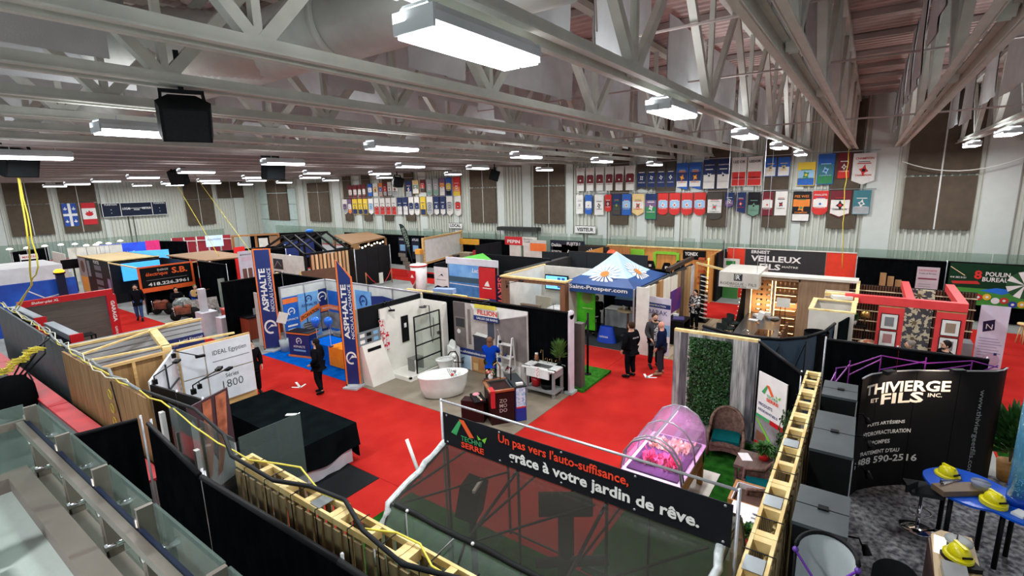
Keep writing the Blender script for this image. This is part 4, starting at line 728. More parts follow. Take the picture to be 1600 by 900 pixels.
# toilet
CER = M('ceramic', (236, 238, 234), .12); t = T('toilet', 'white one piece toilet with its lid raised', 'toilet', (11.4, 10.95, .015), 2.7); t.scale = (1.25, 1.25, 1.15)
G(CER).lathe([(.16, 0), (.17, .1), (.15, .22), (.2, .36), (.22, .42), (.17, .42), (.13, .34), (.02, .3)], (0, 0, 0), 18, 1.15, .9, False).to('bowl', t, False)
G(CER).obox((-.25, 0, .38), (.2, .4, .76)).to('tank', t, False); g = G(CER); g.surf(lambda u, v: (-.14 - .1 * v, (u - .5) * .42 * (1 - (2 * v - 1) ** 4 * .5), .44 + .5 * v), 8, 8).surf(lambda u, v: (-.165 - .1 * v, (u - .5) * .42 * (1 - (2 * v - 1) ** 4 * .5), .44 + .5 * v), 8, 8).to('lid', t, False)
g = G(CER); n = 18; g.lathe([(.23, .42), (.235, .445), (.16, .445), (.155, .42)], (0, 0, 0), 18, 1.15, .9, False).to('seat', t, False); G(CER).cyl((-.1, .42, .62), (-.1, .32, .62), .07, n=14).to('paper_roll', t, False); G(CHROME).tube([(-.1, .42, .62), (-.1, .44, .3), (-.1, .44, .0)], .012, 6).to('roll_stand', t, False)
# bathtub
t = T('bathtub', 'white freestanding oval bathtub with a wire caddy across it', 'bathtub', (10.06, 9.78, .015), -.62); t.scale = (1, 1.02, 1.04)
pr = [(.5, 0), (.6, .04), (.69, .3), (.75, .62), (.76, .64), (.72, .64), (.64, .35), (.52, .12), (.3, .1), (.01, .1)]
G(CER).lathe(pr, (0, 0, 0), 36, 1, .56, False).to('tub_shell', t, False)
g = G(M('caddy_dark', (60, 56, 56), .4, .5)); [g.tube([(.2 + k * .05, -.42, .63), (.2 + k * .05, 0, .57), (.2 + k * .05, .42, .63)], .007, 5) for k in range(4)]; g.to('bath_caddy', t, False)
for k, c in enumerate(((200, 60, 60), (230, 230, 230), (90, 60, 90), (210, 180, 170))): G(col(*c)).obox((.24 + .05 * k, -.15 + .09 * k, .62), (.07, .05, .06), k).to('caddy_item', t, False)
t = T('tub_filler', 'bronze floor standing tub filler beside the bathtub', 'faucet', (11.15, 10.15, 0)); g = G(M('bronze', (74, 62, 50), .35, .8)); g.tube([(11.15, 10.15, .015), (11.15, 10.15, .8), (11.1, 10.2, .98), (10.95, 10.28, 1.0), (10.88, 10.32, .9)], .022, 8).to('spout', t); g = G(MATS['bronze']); g.tube([(11.2, 10.0, .62), (11.1, 10.3, .62)], .018, 6).cyl((11.2, 10.0, .6), (11.2, 10.0, .75), .03, n=8).to('handset', t); G(MATS['bronze']).cyl((11.15, 10.15, .015), (11.15, 10.15, .05), .1, n=14).to('foot', t)
# kitchen sink island with lettering
t = T('sink_island', 'dark brown sink island with copper edged top and white logo', 'island', (9.9, 7.3, 0)); DB = M('dark_brown', (48, 24, 24), .5)
c0 = Vector((9.26, 7.38, 0)); u = Vector((.78, -.62, 0)).normalized(); v = Vector((.62, .78, 0)).normalized()
def bx(g, a0, a1, b0, b1, z0, z1): return g.ext([c0 + u * a + v * b + Vector((0, 0, z0)) for a, b in ((a0, b0), (a1, b0), (a1, b1), (a0, b1))], (0, 0, z1 - z0))
bx(G(DB), 0, .62, 0, .75, .015, .9).to('body', t); bx(G(NAVY), .64, .94, .0, .7, .015, .95).to('side_body', t)
g = G(M('copper_edge', (170, 110, 70), .35, .6)); bx(g, -.04, .62, -.04, .04, .9, .95); bx(g, -.04, .04, .04, .78, .9, .95); bx(g, -.04, .62, .72, .8, .9, .95); g.to('edge_trim', t)
bx(G(BLACK), .08, .56, .1, .66, .78, .79).to('sink_bottom', t); g = G(M('sink_steel_dark', (90, 96, 92), .3, .6)); bx(g, .06, .08, .08, .7, .78, .94); bx(g, .56, .6, .08, .7, .78, .94); bx(g, .06, .6, .68, .72, .78, .94); g.to('sink_wall', t)
bx(G(M('worktop_slate', (44, 48, 50), .5)), .62, .96, -.02, .95, .95, .98).to('worktop', t); bx(G(CER), .7, .88, .05, .14, .985, 1.04).to('bottle', t)
g = G(M('brass', (196, 150, 90), .2, 1)); g.tube([c0 + u * .45 + v * .74 + Vector((0, 0, z)) + u * a for z, a in ((.92, 0), (1.3, 0), (1.42, -.06), (1.38, -.16), (1.25, -.18))], .016, 8); g.to('gold_faucet', t); g = G(MATS['tap_black']); g.tube([c0 + u * .68 + v * .5 + Vector((0, 0, z)) + u * a for z, a in ((.98, 0), (1.3, 0), (1.38, -.08), (1.25, -.14))], .016, 8).to('black_faucet', t)
g = G(M('cloth_red', (200, 30, 40), .8)); bx(g, .0, .1, -.055, .25, .5, .96).to('red_cloth', t)
f = Face(c0, u, eps=.006); [f.text(M('logo_silver', (190, 180, 178), .4), s_, .32, .6 - k * .13, h=.1, w=.2, bold=.01, align='c') for k, s_ in enumerate(('ZO', 'MO', 'DO'))]; f.to('lettering', t)
f = Face(c0 + u * .64, u, eps=.006); f.rect(M('print_splash', (130, 180, 220), .5, kind='speck', rgb2=(220, 234, 244), scale=18), .03, .42, .28, .94).rect(M('sign_red', (220, 40, 30), .5), .03, .38, .28, .42).rect(M('deep_blue', (24, 50, 150), .5), .03, .03, .28, .38); f.to('side_print', t)
t = T('drawer_sample', 'dark open drawer unit with pink gloves at the left of the island', 'cabinet', (9.2, 7.95, 0)); G(DB).obox((9.3, 7.98, .3), (.3, .62, .57), .35).to('body', t); G(BLACK).obox((9.34, 7.88, .62), (.3, .6, .06), -.65).to('tray', t); G(M('glove_pink', (222, 140, 150), .6)).ball((9.42, 8.0, .67), .1, (1, 1, .4)).to('gloves', t); G(CHROME).obox((9.28, 7.78, .67), (.05, .34, .03), -.5).to('handle', t)
t = T('flower_vase', 'small arrangement of reddish flowers on the sink island', 'plant', (10.2, 7.85, .95)); p0 = c0 + u * .2 + v * .82 + Vector((0, 0, .0)); bx(G(DB), .05, .4, .8, .98, .015, .93).to('stand', t); G(CER).lathe([(.05, 0), (.07, .1), (.04, .16)], p0 + Vector((0, 0, .93)), 12).to('vase', t)
for k in range(14): a = k * 2.4; G(M('petal_%d' % (k % 3), [(190, 70, 60), (220, 180, 160), (60, 90, 50)][k % 3], .6)).ball(p0 + Vector((.09 * cos(a), .09 * sin(a), 1.14 + .05 * sin(k * 1.7))), .035, n=6, k=4).to('blossom', t)
# farmhouse basin unit
VG = M('vanity_grey', (138, 140, 138), .5); t = T('basin_unit', 'grey open vanity with a white apron basin and gold taps', 'vanity', (11.9, 7.3, 0))
X0, X1, Y0, Y1 = 11.45, 12.02, 6.82, 7.85
for x in (X0 + .03, X1 - .07):
    for y in (Y0 + .02, Y1 - .1): G(VG).box(x, x + .07, y, y + .07, .015, .82).to('leg', t)
G(VG).box(X0, X1, Y0, Y1, .16, .2).to('shelf', t); G(VG).box(X0 + .02, X1, Y0, Y0 + .04, .62, .84).box(X0 + .02, X1, Y1 - .04, Y1, .62, .84).to('apron', t); G(VG).box(X1 - .04, X1, Y0, Y1, .62, .84).to('back_rail', t)
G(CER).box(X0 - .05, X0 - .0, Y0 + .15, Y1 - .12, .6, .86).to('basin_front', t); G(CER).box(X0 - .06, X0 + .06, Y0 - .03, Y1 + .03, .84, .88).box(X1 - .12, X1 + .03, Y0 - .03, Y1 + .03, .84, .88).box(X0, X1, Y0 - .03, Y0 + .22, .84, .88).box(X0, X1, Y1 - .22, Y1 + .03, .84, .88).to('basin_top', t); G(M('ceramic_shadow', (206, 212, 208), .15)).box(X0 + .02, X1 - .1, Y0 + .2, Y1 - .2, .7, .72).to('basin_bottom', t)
BR = M('brass_tap', (190, 160, 110), .2, 1)
for k, y in enumerate((7.0, 7.2, 7.35, 7.5)): G(BR).tube([(11.97, y, .88), (11.97, y, 1.02 + .22 * (k == 3)), (11.9, y, 1.06 + .24 * (k == 3)), (11.84, y, 1.02 + .18 * (k == 3))], .012, 6).to('tap', t)
g = G(M('gingham', (206, 50, 56), .9, kind='camo', rgb2=(236, 230, 226), scale=20)); g.surf(lambda u, v: (11.395 - .012 * sin(u * 6), 7.28 + .16 * u, .9 - .3 * v), 5, 5); g.to('gingham_towel', t)
t = T('red_bucket', 'red bucket on the lower shelf of the grey vanity', 'bucket', (11.75, 7.62, .2)); G(RED).lathe([(.12, 0), (.15, .28), (.13, .28)], (11.72, 7.6, .2), 14, 1, 1).to('bucket_body', t)
t = T('black_basin', 'round black tub on the lower shelf of the grey vanity', 'tub', (11.75, 7.2, .2)); G(BLACK).lathe([(.18, 0), (.22, .16), (.2, .16), (.16, .03)], (11.74, 7.2, .2), 18).to('tub_body', t)
t = T('glass_jar', 'glass jar with copper lid standing on the basin rim', 'jar', (11.98, 7.72, .88)); G(M('jar_glass', (200, 170, 150), .1, kind='glass', rgb2=(180, 120, 90), scale=.5)).lathe([(.06, 0), (.07, .12), (.05, .2)], (11.96, 7.72, .88), 12).to('jar_body', t); G(WHITE).lathe([(.05, 0), (.05, .04)], (11.96, 7.72, 1.08), 12).to('lid', t)
def plant(lb, x, y, z, h, r, n, pot=None, leafm=None, potr=.1, poth=.15, wd=.045, droop=.3, cat='plant', nm='potted_plant'):
    t = T(nm, lb, cat, (x, y, z)); 
    if pot: G(pot).lathe([(potr * .75, 0), (potr, poth), (potr * .85, poth)], (x, y, z), 14).to('pot', t)
    g = G(leafm or GREEN)
    for k in range(n):
        a = random.uniform(0, 2 * PI); tl = random.uniform(.25, 1) ; rr = r * random.uniform(.3, 1); b = Vector((x + rr * .25 * cos(a), y + rr * .25 * sin(a), z + poth * .9 + (h - poth) * tl * .55)); e = Vector((x + rr * cos(a), y + rr * sin(a), z + poth + (h - poth) * tl - droop * rr)); d = e - b; s_ = d.cross(Vector((0, 0, 1))); s_ = s_.normalized() * wd if s_.length > 1e-4 else Vector((wd, 0, 0)); md = b.lerp(e, .5) + Vector((0, 0, wd))
        g.quad(b, md + s_, e, md - s_)
    g.to('foliage', t, kind='stuff'); g2 = G(M('stem_brown', (90, 74, 50), .7)); [g2.tube([(x, y, z + poth * .8), (x + .2 * r * cos(k * 2), y + .2 * r * sin(k * 2), z + h * .7)], .01, 5) for k in range(4)]; g2.to('stem', t); return t
plant('feathery green plant beside the basin at the end of the drape', 12.0, 6.95, .88, .85, .3, 260, BLACK, M('leaf_fresh', (96, 140, 60), .6, kind='foliage', rgb2=(62, 104, 40)), .07, .12, .014, .1)
# end post, dark pillar, turf square, pole
t = T('end_panel', 'pale rounded panel closing the end of the bathroom display', 'panel', (12.25, 6.7, 0)); G(M('lavender_white', (214, 204, 214), .5)).box(12.05, 12.32, 6.64, 6.7, .08, 2.38).cyl((12.185, 6.64, 2.38), (12.185, 6.7, 2.38), .135, n=16).to('panel', t); G(M('foot_glassy', (170, 190, 184), .3)).box(12.0, 12.4, 6.55, 6.8, .011, .08).to('foot', t)
G(M('pillar_dark', (84, 76, 72), .6)).box(12.5, 12.72, 6.5, 6.75, .03, 2.05).solo('dark_pillar', 'dark grey square pillar standing on the small turf square', 'pillar')
rug(M('turf_bright', (62, 122, 44), .95, kind='carpet', rgb2=(40, 92, 28), scale=8, bump=.6), 12.34, 14.3, 6.35, 7.4, 'small bright green turf square at the end of the bathroom display', 'turf_mat', .08)
t = T('black_pole', 'black metal pole with a foot plate standing on the turf square', 'pole', (13.6, 6.85, 0)); G(BLACK).cyl((13.6, 6.85, .08), (13.6, 6.85, 2.1), .035, n=10).to('pole', t); G(BLACK).cyl((13.6, 6.85, .08), (13.6, 6.85, .1), .12, n=14).to('foot', t)
t = T('swing_arm', 'black bent rail running from the dark pillar to the black pole', 'rail', (12.9, 6.7, 1.6)); G(BLACK).tube([(12.7, 6.65, 1.9), (13.2, 6.8, 1.65), (13.57, 6.85, 1.9)], .03, 8).to('arm', t)
# white ladder shelf
t = T('ladder_shelf', 'white ladder shelf with brushes in front of the backdrop', 'shelf', (12.0, 8.7, 0)); LW = M('ladder_white', (232, 230, 226), .4)
for y in (8.5, 9.0):
    G(LW).beam((11.55, y, .015), (11.8, y, 1.5), .04).to('front_leg', t); G(LW).beam((12.0, y, .015), (11.84, y, 1.5), .04).to('rear_leg', t)
for k, z in enumerate((.45, .85, 1.25)): G(LW).box(11.6 + .06 * k, 11.95 - .03 * k, 8.5, 9.0, z, z + .025).to('shelf_board', t)
for k in range(5): G([BLACK, RED, NAVY, BR, BLACK][k]).ball((11.78, 8.58 + k * .09, [.52, .52, .92, .92, 1.32][k]), .05, n=8, k=5).to('shelf_item', t)
# white ladder shelf lamp
G(LW).tube([(11.84, 9.0, 1.5), (11.8, 9.02, 1.7), (11.7, 8.98, 1.72)], .012, 6).to('hook', t)
# ================================================================ GREENHOUSE AND BANNER (near centre)
t = T('greenhouse', 'large clear film greenhouse in the foreground with black ribs', 'greenhouse', (4.65, 2.8, .03))
FILM = M('greenhouse_film', (178, 172, 166), .15, kind='glass', rgb2=(92, 92, 86), scale=.2); FILM2 = M('greenhouse_skirt_film', (212, 226, 222), .08, kind='glass', rgb2=(170, 184, 180), scale=.22)
RIB = M('greenhouse_rib', (50, 52, 50), .4, .3); PR = [(4.75, 2.44), (3.68, 2.08), (3.3, 1.5), (3.28, .03)]; PR2 = [(9.5 - x, z) for x, z in PR]
YA, YB = 4.62, .9
for pr, nm in ((PR, 'near'), (PR2, 'far')):
    for (xa, za), (xb, zb) in zip(pr, pr[1:]):
        for k in range(3):
            y0, y1 = YA - k * 1.24, YA - (k + 1) * 1.24
            G(FILM if za > 2.1 else FILM2).quad((xa, y0, za), (xa, y1, za), (xb, y1, zb), (xb, y0, zb)).to('film_panel', t)
for y in (4.62, 3.38, 2.14, .9):
    for pr in (PR, PR2): G(RIB).tube([(x, y, z - .02) for x, z in pr], .022, 6).to('rib', t)
    G(RIB).tube([(3.9, y, 2.12), (5.6, y, 2.12)], .016, 6).to('cross_tie', t)
    G(RIB).cyl((4.75, y, .03), (4.75, y, 2.4), .02, n=6).to('centre_post', t)
for x, z in ((4.75, 2.44), (3.68, 2.08), (3.3, 1.5), (5.82, 2.08), (6.2, 1.5), (3.28, .06), (6.22, .06)): G(RIB).cyl((x, YA, z), (x, YB, z), .02, n=6).to('purlin', t)
for y in (4.0, 2.76, 1.5): G(RIB).beam((3.7, y + .6, 2.05), (4.7, y - .5, 2.38), .02).to('brace', t)
GAB = [(x, z) for x, z in PR[::-1]] + [(x, z) for x, z in PR2[1:]]
for y in (YA + .01, YB - .01): G(FILM2).quad(*[(x, y, z) for x, z in GAB]).to('gable_film', t)
FR = M('white_film_fringe', (218, 224, 224), .3, rgb2=(180, 188, 188), scale=20)
for y in (YA + .03, YB - .03):
    P = [(x, y, z) for x, z in PR]; P2 = []
    for a, b in zip(P, P[1:]):
        for k in range(8): q = Vector(a).lerp(Vector(b), k / 8); P2.append(q + Vector((random.uniform(-.02, .02), random.uniform(-.03, .03), random.uniform(-.02, .02))))
    G(FR).tube(P2, .045, 6).to('film_fringe', t)
G(M('black_film', (30, 32, 32), .5)).tube([(3.69, 4.55 - k * .36, 2.09 + .015 * sin(k * 2)) for k in range(11)], .035, 6).to('rolled_edge', t)
for k in range(4): G(WHITE).ball((3.66, 4.3 - k * 1.05, 2.12), .022, n=8, k=5).to('clip', t)
G(ALU).tube([(3.62, 4.28, 2.12), (3.3, 3.9, 1.6), (3.62, 3.5, 2.1)], .01, 5).to('cord', t)
cr = T('crank_handle', 'white plastic crank tube sticking out of the greenhouse gable', 'crank', (4.2, 4.9, 2.2)); G(WHITE).cyl((4.28, 4.7, 2.1), (4.3, 4.95, 2.6), .025, n=8).to('tube', cr)
t = T('garden_speaker', 'black boxy device on a stand inside the greenhouse', 'device', (4.7, 4.1, .03)); G(BLACK).obox((4.7, 4.15, 1.75), (.34, .3, .5), .3, .2).to('box', t); G(BLACK).cyl((4.7, 4.15, .03), (4.7, 4.15, 1.5), .05, n=8).to('stand', t); G(WHITE).obox((4.66, 4.0, 2.02), (.3, .04, .04), .3).to('bracket', t)
t = T('hanging_heater', 'dark cylinder heater hanging inside the greenhouse', 'heater', (5.4, 2.9, 1.6)); G(M('heater_olive', (58, 60, 50), .6)).cyl((5.1, 3.3, 1.75), (5.5, 2.7, 1.75), .16, n=14).to('drum', t); G(DGREY).cyl((5.3, 3.0, .03), (5.3, 3.0, 1.6), .1, n=10).to('stand', t); G(DGREY).cyl((5.0, 3.3, .9), (5.6, 2.5, .9), .07, n=10).to('arm', t)
# banner above the ridge
t = T('slogan_banner', 'long black banner with red and white slogan above the greenhouse', 'banner', (4.72, 2.72, 2.46)); BN = M('banner_black', (24, 26, 31), .55)
G(BN).box(4.7, 4.712, .8, 4.62, 2.46, 2.93).to('cloth', t)
for y in (4.68, .76): G(ALU).cyl((4.74, y, .03), (4.74, y, 3.1), .018, n=8).to('post', t)
G(ALU).cyl((4.74, 4.68, 3.08), (4.74, .76, 3.08), .016, n=8).to('top_rail', t)
for k in range(5):
    for z in (2.5, 2.9): G(ALU).cyl((4.696, .87 + k * .92, z), (4.7, .87 + k * .92, z), .015, n=8).to('eyelet', t)
f = Face((4.7, 4.62, 2.46), XR); OR2 = M('logo_orange', (236, 92, 40), .5); GR2 = M('logo_green', (40, 150, 80), .5, rgb2=(70, 170, 110)); SL = M('slogan_red', (240, 66, 36), .5)
def tserre(f, a, b, s, k=2):
    f.poly(GR2, [(a, b + .16 * s), (a + .16 * s, b + .38 * s), (a + .21 * s, b + .38 * s), (a + .1 * s, b + .14 * s)], k).poly(OR2, [(a + .16 * s, b + .4 * s), (a + .25 * s, b + .4 * s), (a + .42 * s, b + .19 * s), (a + .34 * s, b + .17 * s)], k + 1)
    f.text(GR2, 'TECHNI', a + .18 * s, b + .09 * s, w=.36 * s, h=.075 * s, k=k).text(SL, 'SERRE', a + .18 * s, b - .01 * s, w=.4 * s, h=.085 * s, k=k, bold=.03)
    f.poly(M('logo_leaf', (120, 200, 60), .5), [(a + .55 * s, b + .2 * s), (a + .64 * s, b + .26 * s), (a + .6 * s, b + .16 * s)], k).poly(M('logo_leaf', (120, 200, 60), .5), [(a + .54 * s, b + .2 * s), (a + .47 * s, b + .25 * s), (a + .49 * s, b + .18 * s)], k)
tserre(f, .15, .05, 1.0); f.text(SL, "Un pas vers l'auto-suffisance,", .98, .27, w=1.78, h=.16, bold=.02, k=2).text(WHITE, 'grâce à votre jardin de rêve.', 1.14, .055, w=2.38, h=.19, bold=.03, k=2); f.to('lettering', t)
# ---------------------------------------------------------------- arched planter
t = T('arched_planter', 'wooden raised planter under a clear arched cover glowing pink', 'planter', (8.7, 2.72, .03)); OAK = M('planter_oak', (176, 128, 66), .6, kind='woodx', rgb2=(150, 104, 50))
X0, X1, Y0, Y1 = 7.9, 9.55, 2.22, 3.25
for x in (X0, X1 - .1):
    for y in (Y0, Y1 - .1): G(OAK).box(x, x + .1, y, y + .1, .03, .86).to('leg', t)
for k in range(2):
    G(OAK).box(X0, X0 + .03, Y0, Y1, .5 + k * .17, .66 + k * .17).to('front_board', t); G(OAK).box(X1 - .03, X1, Y0, Y1, .5 + k * .17, .66 + k * .17).to('back_board', t); G(OAK).box(X0, X1, Y0, Y0 + .03, .5 + k * .17, .66 + k * .17).to('side_board', t); G(OAK).box(X0, X1, Y1 - .03, Y1, .5 + k * .17, .66 + k * .17).to('side_board', t)
G(M('planter_liner', (232, 226, 236), .5)).box(X0 - .03, X1 + .03, Y0 - .03, Y1 + .03, .83, .87).to('rim', t); G(M('soil_violet', (86, 70, 96), .9, kind='carpet')).box(X0 + .05, X1 - .05, Y0 + .05, Y1 - .05, .87, .9).to('soil', t)
PF = M('cover_film', (240, 226, 240), .05, kind='glass', rgb2=(226, 190, 224), scale=.22); yc = (Y0 + Y1) / 2; arc = [(yc + .55 * cos(PI * k / 7), .88 + .72 * sin(PI * k / 7) ** .85) for k in range(8)]
for k in range(7):
    (ya, za), (yb, zb) = arc[k], arc[k + 1]; G(PF).quad((X0, ya, za), (X1, ya, za), (X1, yb, zb), (X0, yb, zb)).to('cover_panel', t)
for x in (X0, X0 + .12, (X0 + X1) / 2, X1): G(M('arch_tube', (166, 160, 168), .3, .5)).tube([(x, a, b) for a, b in arc], .02, 6).to('arch', t)
G(M('ridge_grey', (150, 140, 156), .3)).box(X0, X1, yc - .02, yc + .02, 1.575, 1.59).to('ridge_bar', t); G(PF).quad(*[(X1, a, b) for a, b in arc]).to('end_film', t)  # grey bar is the clear ridge of the cover, it gives no light
g = G(M('grow_light', (255, 170, 235), emit=5, kind='emit')); g.box(X0 + .2, X1 - .2, yc - .02, yc + .02, 1.55, 1.575).to('grow_light', t)
la = bpy.data.lights.new('grow_lamp', 'AREA'); la.shape = 'RECTANGLE'; la.size = 1.2; la.size_y = .1; la.energy = 34; la.color = (1, .42, .9); lo = bpy.data.objects.new('grow_lamp', la); COL.objects.link(lo); lo.location = ((X0 + X1) / 2, yc, 1.53)
for j, (a, b, c) in enumerate(((X0 + .3, X0 + .7, (240, 120, 150)), (X0 + .95, X0 + 1.35, (250, 220, 170)))):
    g = G(M('lettuce_%d' % j, c, .7, kind='foliage', rgb2=tuple(int(v * .7) for v in c)))
    for k in range(160):
        p = Vector((random.uniform(a, b), random.uniform(Y0 + .15, Y1 - .15), .9)); q = Vector((random.uniform(-.07, .07), random.uniform(-.07, .07), random.uniform(.06, .16))); s_ = Vector((random.uniform(-.05, .05), random.uniform(-.05, .05), .02)); g.quad(p, p + q * .6 + s_, p + q, p + q * .6 - s_)
    g.to('lettuce_leaves', t, kind='stuff')
G(M('stone_white', (206, 200, 190), .7, kind='stone')).box(8.95, 10.05, 2.0, 2.62, .03, .05).solo('paving_slab', 'pale paving slab under the arched planter on the turf', 'slab')
# ---------------------------------------------------------------- grey plank wall with ivy, drape, roll-up
t = T('plank_wall', 'weathered grey plank wall with an ivy panel beside the red aisle', 'wall', (11.9, 2.7, 0)); GW = [M('weathered_%d' % k, c, .8, kind='woodz', rgb2=c2, scale=14) for k, (c, c2) in enumerate((((176, 176, 174), (100, 100, 104)), ((140, 140, 142), (80, 80, 86)), ((206, 206, 202), (126, 126, 126)), ((106, 104, 108), (60, 60, 66))))]
for k in range(11): y = 3.62 - k * .17; G(GW[(k * 7 + k // 3) % 4]).box(11.86, 11.9 + .008 * (k % 3), y - .165, y, .03, 2.44).to('plank', t)
G(PINEL).box(11.86, 11.98, 1.75, 3.62, 2.44, 2.5).to('top_lath', t)
iv = T('ivy_panel', 'dense green ivy panel fixed on the weathered plank wall', 'plant', (11.8, 2.75, .2)); g = G(M('ivy_leaf', (38, 92, 38), .5, kind='foliage', rgb2=(14, 50, 20), scale=6)); G(M('ivy_backing', (20, 44, 20), .9)).box(11.82, 11.86, 2.3, 3.2, .25, 2.36).to('backing', iv)
for k in range(3800):
    y, z = random.uniform(2.27, 3.23), random.uniform(.2, 2.38); x = 11.82 - random.uniform(0, .1); s_ = .028; a = random.uniform(0, 6.28); u_ = Vector((random.uniform(-.4, .4), cos(a), sin(a))) * s_; v_ = Vector((random.uniform(-.8, .2), -sin(a), cos(a))) * s_; p = Vector((x, y, z)); g.quad(p - u_, p - v_ * .6, p + u_, p + v_ * .6)
g.to('ivy_leaves', iv, kind='stuff')
drape('smooth black drape wall behind the residential products roll up banner', [(11.95, 1.72), (10.25, .72)], amp=.012)
def prR(f, w_, h_):
    tserre(f, .12, h_ - .55, .85, 2); f.text(NAVY, 'PRODUITS', .06, h_ - .72, w=.4, h=.07).text(NAVY, 'RÉSIDENTIELS', .06, h_ - .84, w=.56, h=.07)
    f.rect(GR2, 0, h_ - 1.0, .45, h_ - .93).rect(RED, .42, h_ - 1.02, w_, h_ - .92, 2).rect(ROCK, .0, .35, w_, h_ - 1.0).poly(M('logo_leaf', (120, 200, 60), .5), [(0, .98), (.08, .98), (w_, .42), (w_, .32)], 3).rect(M('print_shed', (120, 84, 60), .5), .06, .5, .34, .72, 2).rect(RED, .02, .42, .4, .48, 3).rect(M('lawn_print', (90, 140, 60), .5), 0, .35, w_ * .9, .42, 2).rect(DGREY, 0, .0, w_, .3).rect(RED, .3, .2, w_, .26, 2)
poster('rollup_banner', 'white roll up banner for residential greenhouse products', (11.05, 1.56, .06), (-.55, -.6, 0), .8, 2.02, WHITE, prR, 'banner')
# wicker chairs and table
WK = M('wicker', (132, 108, 94), .8, kind='carpet', rgb2=(98, 78, 68), scale=14, bump=1); CU = M('teal_cushion', (14, 84, 84), .8, kind='fabric', rgb2=(10, 70, 72))
def wicker(lb, x, y, rz):
    t = T('wicker_chair', lb, 'chair', (x, y, .03), rz, 'wicker chairs'); 
    def back(r0, z0, z1): return lambda u, v: (r0 * cos(PI * (-.02 + 1.04 * u)) , .08 + r0 * .85 * sin(PI * (-.02 + 1.04 * u)), z0 + (z1(u) - z0) * v)
    top = lambda u: .58 + .38 * sin(PI * u) ** .8
    g = G(WK); g.surf(back(.36, .05, top), 18, 6).surf(back(.31, .3, top), 18, 6); n = 18; 
    g.to('back_shell', t, False); G(WK).tube([(.335 * cos(PI * (-.02 + 1.04 * u / 18)), .08 + .335 * .85 * sin(PI * (-.02 + 1.04 * u / 18)), top(u / 18)) for u in range(19)], .035, 8).to('rim', t, False)
    G(WK).surf(lambda u, v: (-.36 + .72 * u, -.3 + .03 * sin(u * PI), .12 + .06 * sin(u * PI) + v * .22), 10, 4).box(-.33, .33, -.3, .3, .3, .34).to('seat_frame', t, False); G(WK).tube([(-.34, .1, .57), (-.36, -.28, .54), (-.35, -.31, .05)], .035, 8).to('arm', t, False); G(WK).tube([(.34, .1, .57), (.36, -.28, .54), (.35, -.31, .05)], .035, 8).to('arm', t, False); G(CU).obox((0, 0, .39), (.56, .54, .09)).to('cushion', t, False)
    G(WK).surf(lambda u, v: (-.355, -.3 + .4 * u, .08 + .47 * v), 4, 4).surf(lambda u, v: (.355, -.3 + .4 * u, .08 + .47 * v), 4, 4).to('side_shell', t, False)
    return t
wicker('brown wicker armchair with teal cushion before the ivy wall', 11.0, 2.12, -PI / 2 + .15); wicker('brown wicker armchair half hidden behind the yellow pallet row', 9.35, 1.12, -2.9)
t = T('coffee_table', 'low dark wicker coffee table between the two wicker chairs', 'table', (10.35, 1.35, .03)); G(M('table_wicker', (104, 84, 74), .7, kind='woodx', rgb2=(80, 64, 56))).box(9.8, 10.5, 1.0, 1.72, .44, .5).to('tabletop', t); G(WK).box(9.85, 10.45, 1.05, 1.67, .18, .21).to('lower_shelf', t)
for x in (9.82, 10.42):
    for y in (1.03, 1.65): G(WK).box(x, x + .06, y, y + .05, .03, .44).to('leg', t)
G(WHITE).obox((10.2, 1.58, .505), (.3, .2, .01), .5).solo('brochure', 'white brochures lying on the wicker coffee table', 'paper')
plant('green fern in a red pot on the wicker coffee table', 10.3, 1.25, .5, .42, .28, 200, M('pot_red', (200, 36, 34), .4), M('fern_leaf', (70, 120, 50), .6, kind='foliage', rgb2=(44, 86, 34)), .12, .18, .03, .4, nm='potted_fern')
t = T('planter_box', 'open wooden planter box lined with white beyond the banner end', 'planter', (8.8, 1.25, .03)); g = G(OAK)
for a in ((8.45, 9.15, 1.5, 1.54), (8.45, 9.15, 1.0, 1.04), (8.45, 8.49, 1.04, 1.5), (9.11, 9.15, 1.04, 1.5)): G(OAK).box(*a, .35, .58).to('board', t)
for x in (8.46, 9.08):
    for y in (1.02, 1.46): G(OAK).box(x, x + .06, y, y + .05, .03, .4).to('leg', t)
G(M('soil', (84, 62, 46), .9)).box(8.49, 9.11, 1.04, 1.5, .4, .46).to('soil', t); G(WHITE).box(8.49, 9.11, 1.48, 1.5, .46, .57).box(9.09, 9.11, 1.04, 1.5, .46, .57).to('liner', t)
t = T('white_crate', 'white plastic crate with slots beyond the end of the banner', 'crate', (7.9, 1.1, .03)); G(WHITE).box(7.6, 8.2, .88, 1.4, .03, .75).to('body', t); [G(GREY).box(7.72 + .12 * i, 7.76 + .12 * i, .95 + .0, 1.07, .751, .753).to('slot', t) for i in range(3)]
plant('white flowering plant in a red pot by the yellow pallets', 7.3, 1.02, .62, .4, .17, 150, M('pot_red', (200, 36, 34), .4), M('leaf_pale_mix', (110, 150, 80), .6, kind='camo', rgb2=(30, 80, 34), scale=14), .12, .2, .025, .2)
G(M('stand_brown', (110, 74, 50), .6, kind='woodz')).box(7.05, 7.55, .85, 1.2, .03, .62).solo('plant_stand', 'brown wooden stand under the white flowering plant', 'stand')
t = T('trailing_ivy', 'trailing green ivy climbing the inner side of the yellow pallets', 'plant', (8.6, .78, .03)); g = G(MATS['ivy_leaf'])
